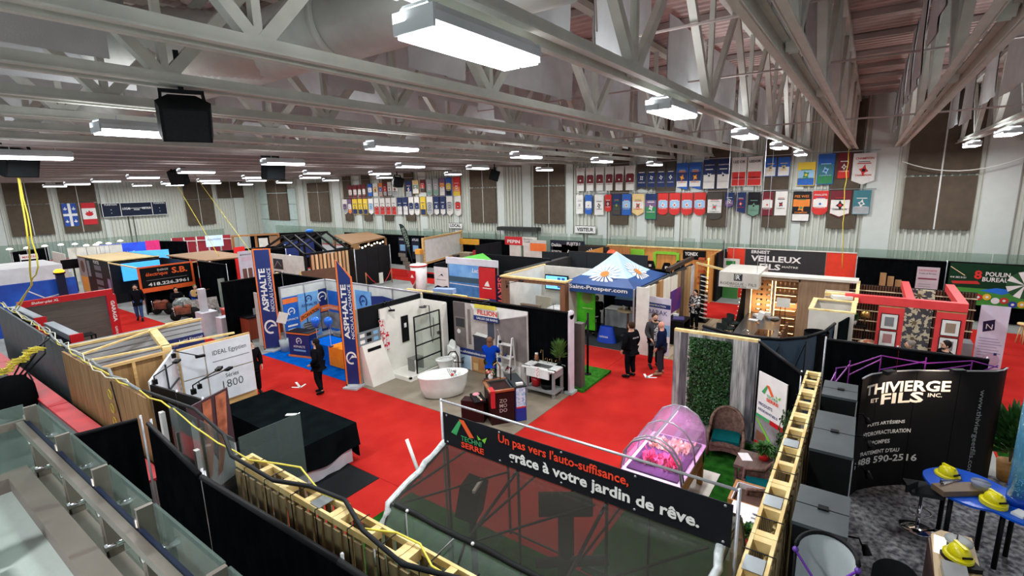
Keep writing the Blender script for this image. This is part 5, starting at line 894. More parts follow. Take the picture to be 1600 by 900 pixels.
for k in range(900):
    x = random.uniform(7.7, 9.9); z = 1.0 + 1.1 * sin((x - 7.4) * .9) ** 2 * random.uniform(.3, 1); y = .8 + random.uniform(-.05, .1); s_ = .035; a = random.uniform(0, 6.28); u_ = Vector((cos(a), .3, sin(a))) * s_; v_ = Vector((-sin(a), .5, cos(a))) * s_; p = Vector((x, y, z)); g.quad(p - u_, p - v_ * .6, p + u_, p + v_ * .6)
g.to('ivy_leaves', t, kind='stuff'); G(M('stem_brown', (90, 74, 50), .7)).tube([(7.8 + k * .25, .8, 1.2 + .4 * sin(k)) for k in range(9)], .015, 5).to('stem', t); G(MATS['stem_brown']).cyl((8.6, .8, .03), (8.6, .8, 1.4), .02, n=6).to('main_stem', t)
# ================================================================ WELL DRILLING BOOTH (right foreground)
t = T('curved_backdrop', 'tall curved black backdrop with the well drilling company lettering', 'backdrop', (11.6, -1.3, 0)); CB = M('backdrop_black', (20, 19, 20), .45, rgb2=(17, 17, 18))
ctl = [(10.62, -.2), (10.95, -.32), (11.3, -.62), (11.6, -.98), (11.8, -1.35), (12.0, -1.7), (12.2, -2.05), (12.35, -2.3), (12.62, -2.42)]
def cpt(s_):
    """point and normal along the curve, s_ in metres"""
    L = 0
    for a, b in zip(ctl, ctl[1:]):
        d = math.hypot(b[0] - a[0], b[1] - a[1])
        if L + d >= s_ or b is ctl[-1]: k = (s_ - L) / d; return Vector((a[0] + (b[0] - a[0]) * k, a[1] + (b[1] - a[1]) * k, 0)), Vector((b[0] - a[0], b[1] - a[1], 0)).normalized()
        L += d
LT = sum(math.hypot(b[0] - a[0], b[1] - a[1]) for a, b in zip(ctl, ctl[1:])); HB = 2.42
segs = [0, .55, 1.35, 2.1, LT]
for a, b in zip(segs, segs[1:]):
    g = G(CB); g.surf(lambda u, v: tuple(cpt(a + .004 + (b - a - .008) * u)[0] + Vector((0, 0, .02 + (HB - .02) * v))), 8, 1, True); g.surf(lambda u, v: tuple(cpt(a + .004 + (b - a - .008) * u)[0] + Vector((.06, .02, .02 + (HB - .02) * v))), 8, 1, True); g.to('backdrop_panel', t)
G(ALU).tube([cpt(LT * i / 16)[0] + Vector((0, 0, HB)) for i in range(17)], .015, 5).to('top_edge', t)
def bend(f_g):
    """wrap flat lettering (x along the curve, z height) onto the backdrop"""
    out = []
    for x, y, z in f_g.v: p_, d = cpt(max(0, min(LT - .001, x))); n = Vector((d.y, -d.x, 0)); n = -n if n.x > 0 else n; out.append(tuple(p_ + n * (.008 + y) + Vector((0, 0, z))))
    f_g.v = out; return f_g
LW2 = M('lettering_cream', (240, 226, 210), .5)
g = G(LW2); g.txt('THIVIERGE', (.24, 0, 2.0), (1, 0, 0), w=1.72, h=.22, bold=.03); g.txt('FILS', (.66, 0, 1.77), (1, 0, 0), w=.85, h=.22, bold=.03); g.txt('ET', (.42, 0, 1.84), (1, 0, 0), w=.18, h=.08, bold=.02); g.txt('INC.', (1.58, 0, 1.89), (1, 0, 0), w=.25, h=.08, bold=.02); bend(g).to('company_name', t)
g = G(M('lettering_white', (236, 236, 232), .5))
for k, (s_, a, w_) in enumerate((('PUITS ARTÉSIENS', .42, .82), ('HYDROFRACTURATION', .33, 1.04), ('POMPES', .58, .4), ("TRAITEMENT D'EAU", .28, .92))): g.txt(s_, (a, 0, 1.35 - k * .2), (1, 0, 0), w=w_, h=.085, bold=.02)
g.txt('1 888 590-2516', (.1, 0, .55), (1, 0, 0), w=1.45, h=.15, bold=.02); bend(g).to('service_list', t)
g = G(M('lettering_grey', (130, 136, 138), .5)); p_, d = cpt(2.45); nn = Vector((d.y, -d.x, 0)); nn = -nn if nn.x > 0 else nn
g.txt('www.thiviergeetfils.com', p_ + nn * .012 + Vector((0, 0, 2.05)), (0, 0, -1), d, 1.75, .12, .01); g.to('website', t)
for k, s_ in enumerate((.75, 2.0)): p_, d = cpt(s_); G(BLACK).obox(p_ + Vector((-.1, -.02, HB + .03)), (.1, .22, .07), math.atan2(d.y, d.x) + PI / 2).solo('clip_lamp', 'black flood lamp clipped on the curved backdrop, %s one' % ['left', 'right'][k], 'light', 'clip lamps')
for x_, y_ in ((11.05, -.9), (11.5, -1.5)):
    la = bpy.data.lights.new('clip_lamp_light', 'SPOT'); la.energy = 45; la.color = (1, .8, .62); la.spot_size = 1.7; la.spot_blend = .8; la.shadow_soft_size = .05; lo = bpy.data.objects.new('clip_lamp_light', la); COL.objects.link(lo); lo.location = (x_ - .1, y_, 2.52); lo.rotation_euler = Vector((.75, .35, -.75)).to_track_quat('-Z', 'Y').to_euler()
# violet scissor frame behind
t = T('scissor_stand', 'violet lit scissor frame rising behind the curved backdrop', 'frame', (11.8, -.6, 0)); VI = M('violet_bar', (110, 50, 150), .4, rgb2=(150, 50, 150))
fr = [(10.75, .22), (11.35, .02), (12.0, -.48), (12.3, -1.2), (12.5, -1.9), (12.7, -2.3)]
for i, (a, b) in enumerate(zip(fr, fr[1:])):
    z = 2.38 if i % 2 else 2.5; z2 = 2.5 if i % 2 else 2.38
    G(VI).tube([(a[0], a[1], z), (b[0], b[1], z2)], .012, 5).to('strut', t); G(VI).tube([(a[0], a[1], 2.2), (b[0], b[1], 2.42)], .012, 5).to('strut', t); G(VI).tube([(a[0], a[1], 2.5), (a[0], a[1], .02)], .012, 5).to('upright', t)
p0 = (10.2, .3); G(VI).tube([(p0[0], p0[1], 2.3), (10.75, .22, 2.42)], .012, 5).to('strut', t)
# black stacked cases
CS = M('case_black', (20, 21, 22), .5, rgb2=(16, 17, 18)); CT = M('case_top_lit', (66, 74, 76), .45, rgb2=(54, 62, 64))  # black cases; light falling on their tops is painted as the lids' grey
for k, (x0, x1) in enumerate(((9.42, 10.16), (7.32, 8.7), (5.52, 6.32))):
    t = T('black_case', 'tall black case with lit-painted lid beside the yellow pallets, %s from the far end' % ORD[k], 'case', ((x0 + x1) / 2, .1, 0), 0, 'tall black cases')
    G(CS).box(x0, x1, -.13, .35, .0, 2.4).to('body', t)
    md = (x0 + x1) / 2
    for a, b in ((x0, md - .01), (md + .01, x1)): G(CT).box(a, b, -.14, .36, 2.4, 2.44).to('lid', t)
    G(ALU).box(x0, x0 + .015, -.145, -.13, 0, 2.42).to('edge_strip', t); G(BLACK).box(md - .04, md + .04, .05, .15, 2.441, 2.46).to('latch', t)
for k, (x, y) in enumerate(((9.8, -.2), (8.45, -.22), (8.0, -.22), (6.0, -.2))):
    z = [2.0, 2.2, 1.95, 2.1][k]; t = T('clip_spot', 'small black spotlight clipped to the edge of the cases, %s from far end' % ORD[k], 'light', (x, y, z), 0, 'case spotlights')
    G(BLACK).tube([(x, -.14, z + .05), (x, y - .05, z + .07), (x, y - .08, z)], .01, 6).to('arm', t); G(BLACK).cyl((x, y - .1, z + .02), (x - .05, y - .14, z - .07), .03, .045, 10).to('lamp_head', t)
# white oval pop up stand at the bottom
t = T('oval_stand', 'white curved pop up stand with crossed violet bars at the bottom', 'display', (5.05, .05, 0)); WS = M('popup_white', (196, 206, 208), .5)
oc = lambda u, z: (5.02 + .34 * cos(PI * (u - .5)), .02 + .25 * sin(PI * (u - .5)), z)
G(WS).surf(lambda u, v: oc(u, .02 + 2.5 * v), 16, 3).to('curved_sheet', t); G(BLACK).tube([oc(i / 16, 2.52) for i in range(17)], .022, 8).to('rim', t)
for i, y in enumerate((-.23, .27)): G(BLACK).cyl((5.02, y, .02), (5.02, y, 2.52), .015, n=6).to('edge_tube', t); G(M('violet_hub', (90, 50, 150), .4)).ball((5.0, y, 2.48), .03, n=8, k=5).to('hub', t)
VD = M('violet_dark', (110, 50, 170), .4)
for k in range(3): G(VD).tube([(5.0, -.23, 2.48 - .8 * k), (5.0, .27, 1.78 - .8 * k)], .013, 5).to('cross_bar', t); G(VD).tube([(4.99, .27, 2.48 - .8 * k), (4.99, -.23, 1.78 - .8 * k)], .013, 5).to('cross_bar', t)
# bar stool
t = T('bar_stool', 'black square bar stool with a round chrome base', 'stool', (10.24, -1.2, .013)); G(CHROME).lathe([(.26, 0), (.25, .02), (.1, .045), (.04, .06)], (10.24, -1.2, .013), 28).to('base', t); G(CHROME).cyl((10.24, -1.2, .06), (10.24, -1.2, .45), .03, n=12).to('column', t); G(DGREY).cyl((10.24, -1.2, .4), (10.24, -1.2, .72), .022, n=10).to('gas_lift', t)
G(CHROME).tube([(10.24 + .15 * cos(a * .5) - .1, -1.2 + .15 * sin(a * .5), .38) for a in range(13)], .01, 6).to('footrest', t)
SB = M('stool_black', (44, 48, 50), .5); G(SB).obox((10.24, -1.2, .76), (.44, .44, .06), .25).to('seat', t); g = G(SB); g.obox((10.08, -1.04, .84), (.3, .03, .14), -.55); g.to('backrest', t)
# blue kidney table
t = T('blue_table', 'blue kidney shaped high table on black legs with hard hats', 'table', (9.95, -1.95, .013)); TB = M('table_blue', (14, 84, 200), .3)
out = [(10.6, -1.42), (10.3, -1.18), (9.95, -1.22), (9.65, -1.4), (9.5, -1.7), (9.52, -1.95), (9.42, -2.1), (9.35, -2.3), (9.45, -2.55), (9.7, -2.68), (10.0, -2.6), (10.2, -2.4), (10.4, -2.2), (10.62, -1.95), (10.7, -1.65)]
sm = []
for i in range(len(out)):
    a, b, c, d = [Vector(out[(i + k) % len(out)]) for k in (-1, 0, 1, 2)]
    for j in range(4): q = j / 4; sm.append(.5 * ((2 * b) + (c - a) * q + (2 * a - 5 * b + 4 * c - d) * q * q + (3 * b - a - 3 * c + d) * q ** 3))
G(TB).ext([(p_.x, p_.y, 1.03) for p_ in sm[::-1]], (0, 0, .035)).to('tabletop', t)
for x, y in ((10.4, -1.5), (9.75, -1.5), (10.1, -1.95), (9.7, -2.1), (9.65, -2.45), (10.15, -2.3)): G(BLACK).cyl((x, y, .013), (x, y, 1.03), .035, n=12).to('leg', t)
HY = M('helmet_yellow', (232, 222, 20), .3)
def helmet(lb, x, y, z, n=1, rz=0, grp='yellow hard hats'):
    t = T('hard_hat', lb, 'helmet', (x, y, z), rz, grp)
    for k in range(n): G(HY).lathe([(.135, 0), (.165, .0), (.165, .012), (.13, .03)], (.01, 0, k * .022), 20, 1.1, .95).to('brim', t, False)
    z0 = (n - 1) * .022; G(HY).lathe([(.13, .02), (.132, .06), (.12, .1), (.09, .135), (.045, .155), (.01, .16)], (0, 0, z0), 20, 1.05, .9).to('shell', t, False); G(HY).box(-.1, .1, -.02, .02, z0 + .12, z0 + .166).to('ridge', t, False); G(BLACK).box(-.145, -.13, -.06, .06, z0 + .055, z0 + .08).to('label_strip', t, False); return t
helmet('yellow hard hat at the far end of the blue table', 10.32, -1.5, 1.066, 2, .8); helmet('stack of yellow hard hats at the middle of the blue table', 9.72, -1.98, 1.066, 3, .6)
t = T('tool_tray', 'wooden tray holding metal drilling samples on the blue table', 'tray', (9.85, -1.6, 1.066)); G(M('tray_wood', (110, 92, 72), .6, kind='wood')).obox((9.82, -1.56, 1.115), (.62, .24, .09), -.95).to('tray_body', t)
for k in range(4): G(CHROME).obox((9.98 - .05 * k, -1.5 + .02 * k, 1.17), (.34, .02, .02), -.95 + .1 * k).to('rod', t)
t = T('clear_container', 'clear plastic container beside the tool tray', 'container', (9.85, -1.85, 1.066)); G(M('container_clear', (206, 210, 212), .1, kind='glass', scale=.4)).lathe([(.1, 0), (.12, .12), (.125, .13)], (10.0, -1.85, 1.12), 14).to('tub', t); G(GOLD).box(9.9, 10.1, -1.95, -1.75, 1.066, 1.12).to('block', t)
G(WHITE).obox((9.95, -2.08, 1.09), (.16, .12, .04), .5).solo('white_box', 'small white box behind the hard hat stack', 'box'); G(WHITE).obox((9.6, -2.25, 1.085), (.2, .14, .035), -.6).solo('white_box', 'flat white box at the right end of the blue table', 'box')
# water column
t = T('bubble_column', 'clear water column full of sparkling bubbles on the blue table', 'column', (10.0, -2.45, 1.066)); WTR = M('column_water', (186, 226, 240), .05, kind='glass', rgb2=(120, 190, 225), scale=.35)
G(WTR).cyl((9.92, -2.26, 1.2), (9.92, -2.26, 2.9), .13, n=20).to('tube', t); G(M('column_base', (60, 120, 200), .1, kind='glass', rgb2=(20, 80, 200), scale=.6)).cyl((9.92, -2.26, 1.066), (9.92, -2.26, 1.2), .13, n=20).to('base', t)
g = G(M('bubble', (236, 248, 255), .1))
for k in range(420): a, r_, z = random.uniform(0, 6.28), random.uniform(0, .11), random.uniform(1.22, 2.88); g.ball((9.92 + r_ * cos(a), -2.26 + r_ * sin(a), z), random.uniform(.004, .011), n=5, k=3)
g.to('bubbles', t, kind='stuff'); g = G(WHITE); g.cyl((9.92, -2.26, 1.07), (9.92, -2.26, 1.24), .012, n=6).to('air_pipe', t)
# beige display table near the bottom right
t = T('beige_table', 'beige table with a glowing white end and a yellow hat', 'table', (8.0, -1.6, .013)); G(M('table_beige', (196, 170, 130), .5, kind='woodx', rgb2=(180, 154, 114))).ext([(8.68, -1.28, .96), (8.7, -1.62, .96), (7.3, -1.62, .96), (7.3, -1.12, .96), (8.5, -1.16, .96)], (0, 0, .035)).to('tabletop', t); G(M('table_brown_edge', (90, 58, 44), .5)).box(7.3, 8.45, -1.17, -1.13, .1, .96).to('side_panel', t)
for x, y in ((8.5, -1.5), (7.4, -1.5)): G(BLACK).cyl((x, y, .013), (x, y, .96), .03, n=10).to('leg', t)
G(M('lit_sheet', (255, 250, 236), emit=1.2, kind='emit')).obox((8.28, -1.24, 1.0), (.42, .13, .01), -.08).to('lit_panel', t)
helmet('yellow hard hat on the beige table at the bottom right', 8.02, -1.4, 1.06, 2, .5); G(BLACK).obox((7.98, -1.42, 1.03), (.34, .3, .06), .4).solo('black_block', 'black block under the hard hat on the beige table', 'block')
t = T('grey_disc', 'grey oval lid on a black can on the beige table', 'can', (8.35, -1.42, .995)); G(BLACK).lathe([(.12, 0), (.12, .1)], (8.33, -1.43, .995), 16).to('can', t); G(M('lid_grey', (160, 164, 162), .5)).lathe([(.15, 0), (.155, .025), (.1, .045), (.01, .05)], (8.33, -1.43, 1.095), 20).to('lid', t); G(CHROME).tube([(8.42, -1.38, 1.15), (8.38, -1.42, 1.17), (8.28, -1.4, 1.15)], .008, 5).to('handle', t)
t = T('clear_tray', 'clear glass tray at the near end of the beige table', 'tray', (7.6, -1.35, .995)); G(M('container_clear', (206, 210, 212), .1, kind='glass', scale=.4)).box(7.45, 7.8, -1.45, -1.2, .996, 1.1).to('tray_body', t)
# dark chair back at the bottom
t = T('shell_chair', 'dark grey curved shell chair cut by the bottom edge', 'chair', (7.4, -.75, .013)); SC = M('shell_dark', (52, 53, 56), .45)
G(SC).surf(lambda u, v: (7.72 + .1 * sin(PI * u) - .1 * v, -.5 - .5 * u, .52 + .4 * (1 - .25 * (2 * u - 1) ** 4) * v), 14, 6).to('backrest', t); G(SC).surf(lambda u, v: (7.67 - .4 * v, -.54 - .44 * u, .47 + .02 * (2 * u - 1) ** 2), 8, 6).to('seat', t)
for x in (7.15, 7.5):
    for y in (-.6, -.92): G(CHROME).cyl((x, y, .013), (x, y, .47), .014, n=8).to('leg', t)
plant('tall leafy green plant behind the black curved backdrop', 12.95, -2.75, .02, 1.75, .5, 420, OAK, M('leaf_deep', (52, 100, 40), .5, kind='foliage', rgb2=(28, 66, 24)), .2, .4, .05, .35)
drape('black drape wall between the red framed display and the curved backdrop', [(12.9, .5), (12.9, -.8), (12.9, -2.2)])
# curved pop up stand of the kitchen booth, seen from behind
t = T('curved_stand', 'curved black pop up stand seen from behind beyond the plank wall', 'display', (13.3, 1.3, 0))
cv = [(13.3, 3.3), (12.9, 2.6), (12.85, 2.0), (13.0, 1.45), (13.5, .95), (14.3, .6), (15.2, .45)]
BS = M('popup_blueback', (44, 66, 84), .6)
for a, b in zip(cv, cv[1:]):
    G(BS).beam((a[0], a[1], 1.12), (b[0], b[1], 1.12), .02, 2.2).to('back_panel', t); G(BLACK).tube([(a[0], a[1], 2.26), (b[0], b[1], 2.26)], .04, 8).to('top_edge', t); G(BLACK).tube([(a[0] - .12, a[1] - .02, .1), (a[0] - .12, a[1] - .02, 2.2)], .014, 6).to('strut', t); G(BLACK).tube([(a[0] - .1, a[1], .3), (b[0] - .1, b[1], 2.1)], .012, 5).to('brace', t)
cc = (14.3, .72)
G(BLACK).surf(lambda u, v: (14.2 + .28 * cos(2 * PI * u), .78 + .28 * sin(2 * PI * u), .05 + 2.2 * v), 18, 2).solo('black_tube', 'round black fabric column at the end of the curved pop up stand', 'column')
G(CL).beam((15.0, .35, 1.2), (16.0, .1, 1.2), .04, 2.3).solo('dark_wing_panel', 'dark pointed panel leaning by the white wardrobe corner', 'panel')
# ================================================================ DAISY TENT
t = T('canopy_tent', 'blue canopy tent with white daisies and town website on its valance', 'tent', (18.4, 8.2, 0))
TX0, TX1, TY0, TY1 = 16.5, 20.1, 6.5, 9.45; cx, cy = (TX0 + TX1) / 2, (TY0 + TY1) / 2; TBL = M('tent_blue', (22, 76, 140), .6, rgb2=(16, 58, 118), scale=.8); TPL = M('tent_pale', (196, 220, 236), .6, rgb2=(170, 204, 228), scale=.8); VAL = M('tent_valance', (16, 62, 118), .6)
cor = [(TX0, TY1), (TX0, TY0), (TX1, TY0), (TX1, TY1)]; AP = Vector((cx, cy, 3.42))
for i in range(4):
    a = Vector((*cor[i], 2.36)); b = Vector((*cor[(i + 1) % 4], 2.36)); n = 10
    def fn(u, v, lo=0, hi=1):
        v = lo + (hi - lo) * v; e = a.lerp(b, u); p_ = e.lerp(AP, v); p_.z -= .16 * sin(PI * v) * 1.0 + .03 * sin(PI * u) * (1 - v); return tuple(p_)
    G(TBL).surf(lambda u, v: fn(u, v, 0, .35), 10, 4).to('lower_panel', t); G(TPL).surf(lambda u, v: fn(u, v, .35, 1), 10, 6).to('upper_panel', t)
    G(VAL).quad(a, b, b - Vector((0, 0, .32)), a - Vector((0, 0, .32))).to('valance', t)
    # daisy
    c = Vector(fn(.5, .42)); du = (b - a).normalized(); dv = (AP - a.lerp(b, .5)).normalized(); nn = du.cross(dv) * .03; 
    if nn.z < 0: nn = -nn
    g = G(M('daisy_petal', (244, 244, 240), .6))
    for k in range(16):
        an = k * PI / 8 + .1; d1 = du * cos(an) + dv * sin(an); d2 = du * cos(an + .13) + dv * sin(an + .13); d3 = du * cos(an - .13) + dv * sin(an - .13)
        R1 = .62; g.quad(c + nn * 1.6 + d1 * .1, c + nn * 1.6 + d3 * R1 * .8, c + nn * 1.6 + d1 * R1, c + nn * 1.6 + d2 * R1 * .8)
    dp = g.to('daisy_petals', t); g = G(M('daisy_heart', (214, 130, 40), .7)); g.quad(*[c + nn * 2 + (du * cos(k * PI / 6) + dv * sin(k * PI / 6)) * .17 for k in range(12)]); g.to('daisy_heart', dp)
for x, y in cor: G(ALU).box(x - .03, x + .03, y - .03, y + .03, 0, 2.36).to('leg', t)
f = Face((TX0 - .01, TY1 - .35, 2.09), XR); f.text(WHITE, 'Saint-Prosper.com', 0, .04, w=2.35, h=.2, bold=.02); f.to('website_lettering', t)
# things in and around the tent
poster('green_banner', 'bright green banner hanging at the left side of the daisy tent', (17.3, 9.35, .35), XR, .95, 1.75, M('banner_green', (80, 210, 30), .5, rgb2=(56, 180, 24)), lambda f, w_, h_: f.disc(M('print_olive', (120, 150, 80), .6), .6, 1.3, .24).rect(M('print_pale_green', (170, 240, 120), .5), .4, .85, .85, .9), 'banner')
t = T('high_table', 'round pale high table with glasses inside the tent', 'table', (18.3, 7.45, .014)); G(M('table_birch', (206, 180, 140), .5)).cyl((18.3, 7.45, 1.06), (18.3, 7.45, 1.1), .42, n=24).to('tabletop', t); G(M('post_redwood', (120, 70, 50), .5)).cyl((18.3, 7.45, .03), (18.3, 7.45, 1.06), .04, n=10).to('post', t); G(DGREY).cyl((18.3, 7.45, .014), (18.3, 7.45, .03), .28, n=18).to('foot', t)
for k in range(5): G([CER, CLEAR, BLACK, CER, M('flower_cream', (220, 210, 170), .6)][k]).lathe([(.03, 0), (.045, .1), (.03, .16)], (18.2 + .1 * (k % 3), 7.25 + .1 * k, 1.1), 8).solo('glass' if k != 4 else 'flower_pot', ['white cup', 'clear glass', 'black bottle', 'second white cup', 'small cream flower pot'][k] + ' on the high table in the tent', 'cup')
t = T('skirted_table', 'table with a grey white skirt at the back of the tent', 'table', (19.5, 8.0, .014)); G(M('skirt_pale', (186, 190, 192), .8, kind='fabric')).drape(19.3, 8.9, 19.3, 6.8, .02, .76, .03, .3).to('skirt', t); G(OFFW).box(19.25, 19.95, 6.8, 8.9, .76, .79).to('tabletop', t); G(STEEL).cyl((19.8, 7, .014), (19.8, 7, .76), .02, n=8).to('leg', t)
t = T('blue_bag', 'big bright blue tote bag on the tent floor', 'bag', (17.2, 7.85, .014)); G(M('tote_blue', (20, 70, 190), .5)).surf(lambda u, v: (17.2 + .22 * cos(2 * PI * u) * (1 - .5 * v), 7.85 + .42 * sin(2 * PI * u) * (1 - .35 * v), .02 + .62 * v), 16, 5).to('bag_body', t); f = Face((16.93, 8.05, .25), XR); f.text(WHITE, 'caisses', .02, .0, w=.36); f.to('print', t)
drape('dark drape closing the back of the daisy tent', [(20.4, 9.6), (20.4, 6.5)])
poster('dark_poster', 'dark poster with pale mountain print in the tent back', (20.3, 8.9, .7), XR, .9, 1.3, M('poster_night', (44, 46, 66), .6), lambda f, w_, h_: f.poly(LBLUE, [(0, .3), (.3, .8), (.55, .45), (.9, .9), (.9, .3)])); poster('maroon_poster', 'maroon poster at the right of the tent back', (20.3, 7.5, .9), XR, .7, .9, M('poster_maroon', (96, 24, 30), .6))
# ================================================================ SAMPLE WALL AND BUILDER ROLL UP
SW = [M('sample_%d' % k, c, .6, kind='woodz') for k, c in enumerate(((222, 214, 196), (222, 214, 196), (150, 104, 58), (176, 132, 80), (224, 218, 202), (224, 218, 202), (150, 122, 88), (92, 78, 62), (160, 126, 84), (188, 152, 102), (206, 206, 204)))]
t = T('flooring_sample_wall', 'angled wall of tall flooring and siding sample boards', 'wall', (16.5, 6.2, 0)); A = Vector((16.55, 6.15, 0)); B = Vector((22.5, 6.05, 0)); ws = (.45, .5, .35, .35, .8, .75, .42, .42, .42, .42, .5); tot = sum(ws); q = 0
G(DGREY).box(16.5, 22.5, 6.16, 6.24, 0, 2.46).to('backing', t)
for k, w_ in enumerate(ws): a = 16.5 + 6 * q / tot; q += w_; b = 16.5 + 6 * q / tot; G(SW[k]).box(a + .01, b - .01, 6.08 - .01 * (k % 2), 6.15, .0, 2.44 - .04 * (k % 3)).to('sample_board', t)
G(OFFW).box(16.45, 16.52, 5.95, 6.4, 0, 2.46).to('end_board', t); G(M('dark_beam', (66, 54, 46), .6)).beam((19.5, 6.3, 2.62), (23.2, 6.4, 2.62), .16).to('top_beam', t)
poster('purple_poster', 'violet blue poster leaning on the sample boards', (19.2, 6.05, .9), (1, 0, 0), 1.3, .9, M('poster_violet', (44, 38, 130), .5, rgb2=(110, 36, 90), scale=1.5))
def prK(f, w_, h_): f.rect(NAVY, 0, h_ - .38, w_, h_ - .22).text(WHITE, 'CONSTRUCTION', .1, h_ - .33, w=.7, h=.06, k=2).text(NAVY, 'BARAK', .12, h_ - .62, w=.75, h=.16, bold=0).rect(LBLUE, 0, .7, w_, h_ - .95).rect(M('print_shirt', (190, 130, 110), .5), .0, .75, .35, 1.05, 2).disc(M('print_skin', (206, 160, 140), .5), .2, 1.12, .1, 3).rect(WHITE, 0, .3, w_, .7, 2)
poster('rollup_banner', 'lavender roll up banner of the construction company', (16.85, 6.2, .05), (-.2, -1, 0), .98, 2.05, M('rollup_lavender', (206, 202, 216), .5), prK, 'banner')
t = T('black_cabinet', 'black open cabinet with a papers tray behind the suited man', 'cabinet', (18.4, 5.5, 0)); G(BLACK).box(18.1, 19.0, 5.2, 5.9, .9, .95).to('top', t); G(BLACK).box(18.1, 18.15, 5.2, 5.9, .021, .9).to('side', t); G(BLACK).box(18.95, 19.0, 5.2, 5.9, .021, .9).to('side', t); G(BLACK).box(18.15, 18.95, 5.85, 5.9, .021, .9).to('back', t)
for z in (.1, .5): G(BLACK).box(18.15, 18.95, 5.22, 5.85, z, z + .03).to('shelf', t)
G(M('folder_violet', (70, 64, 120), .5)).obox((18.5, 5.5, .97), (.5, .4, .03), .3).solo('folder', 'violet folder on top of the black cabinet', 'folder'); G(WHITE).obox((18.8, 5.7, 1.0), (.15, .2, .1), .3).solo('white_box', 'small white box on the black cabinet', 'box')
t = T('sample_tower', 'zigzag tower of black and white tile samples on a black base', 'stand', (22.0, 5.55, 0)); G(BLACK).box(21.7, 22.4, 5.3, 5.8, .021, .06).to('base', t); G(BLACK).cyl((22.05, 5.6, .06), (22.05, 5.6, 2.1), .12, n=10).to('core', t)
for k in range(19): G(WHITE if k % 2 == 0 else M('tile_black', (30, 30, 32), .4)).obox((21.98, 5.52, .2 + k * .1), (.36, .3, .045), .4, .25, .15).to('tile_sample', t)
# ================================================================ KITCHEN BOOTH
WN = M('panel_walnut_pale', (160, 132, 104), .5, kind='woodz', rgb2=(142, 114, 88)); CRM = M('cabinet_cream', (214, 208, 196), .5)
t = T('wine_wall', 'lit wooden wine rack wall with bottles and glass shelves', 'cabinet', (20.9, 2, 0)); x = 20.75
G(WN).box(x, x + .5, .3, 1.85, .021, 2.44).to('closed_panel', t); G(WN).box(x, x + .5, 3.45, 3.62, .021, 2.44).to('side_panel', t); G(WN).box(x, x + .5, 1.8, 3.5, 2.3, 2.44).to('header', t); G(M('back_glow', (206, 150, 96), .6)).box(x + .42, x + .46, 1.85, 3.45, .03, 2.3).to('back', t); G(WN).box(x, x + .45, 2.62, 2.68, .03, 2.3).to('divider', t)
for y_ in (2.2, 3.1):
    la = bpy.data.lights.new('rack_light', 'AREA'); la.shape = 'RECTANGLE'; la.size = .3; la.size_y = 1.8; la.energy = 14; la.color = (1, .75, .45); lo = bpy.data.objects.new('rack_light', la); COL.objects.link(lo); lo.location = (x + .03, y_, 1.3); lo.rotation_euler = (0, -PI / 2, 0)
LED = M('led_warm', (255, 206, 140), emit=5, kind='emit')
for y in (3.42, 2.72, 2.6): G(LED).box(x - .005, x + .01, y - .012, y + .012, .3, 2.28).to('led_strip', t)
for k in range(7): G(WN).box(x + .02, x + .42, 1.88, 2.6, .3 + k * .29, .32 + k * .29).to('shelf', t); G(LED).box(x + .01, x + .02, 1.9, 2.58, .295 + k * .29, .31 + k * .29).to('shelf_led', t)
bt = None; gl = None
for k in range(9):
    for j in range(2):
        lo = (x + .1, 2.9 + j * .34, .5 + k * .2)
        if bt is None: bt = T('wine_bottle', 'dark wine bottle with pale label lying in the lit rack', 'bottle', lo, PI, 'wine bottles in the rack'); G(M('bottle_dark', (46, 22, 18), .2)).cyl((0, 0, 0), (.0, .2, 0), .04, n=8).to('bottle_body', bt, False); G(M('label_cream', (240, 222, 180), .5)).cyl((0, .03, 0), (0, .13, 0), .043, n=8).to('label', bt, False); b0 = bt
        else: dup(b0, lo, PI)
for k in (5, 6):
    for j in range(4):
        lo = (x + .15, 2.0 + j * .15, .325 + k * .29)
        if gl is None: gl = G(M('wine_glass_clear', (255, 230, 200), .05, kind='glass', rgb2=(255, 220, 180), scale=.4)).lathe([(.035, 0), (.006, .01), (.006, .08), (.035, .12), (.03, .18)], (0, 0, 0), 8, cap=False).solo('wine_glass', 'clear wine glass on a lit shelf of the wine wall', 'glass', 'wine glasses'); gl.location = lo
        else: o = gl.copy(); COL.objects.link(o); o.location = lo
t = T('small_monitor', 'small pale framed picture on a black easel before the shelves', 'picture', (20.5, 2.3, 0)); G(OFFW).box(20.5, 20.53, 2.05, 2.5, 1.35, 1.7).to('panel', t); G(BLACK).cyl((20.53, 2.15, .021), (20.53, 2.2, 1.4), .012, n=6).cyl((20.53, 2.4, .021), (20.53, 2.35, 1.4), .012, n=6).to('easel', t)
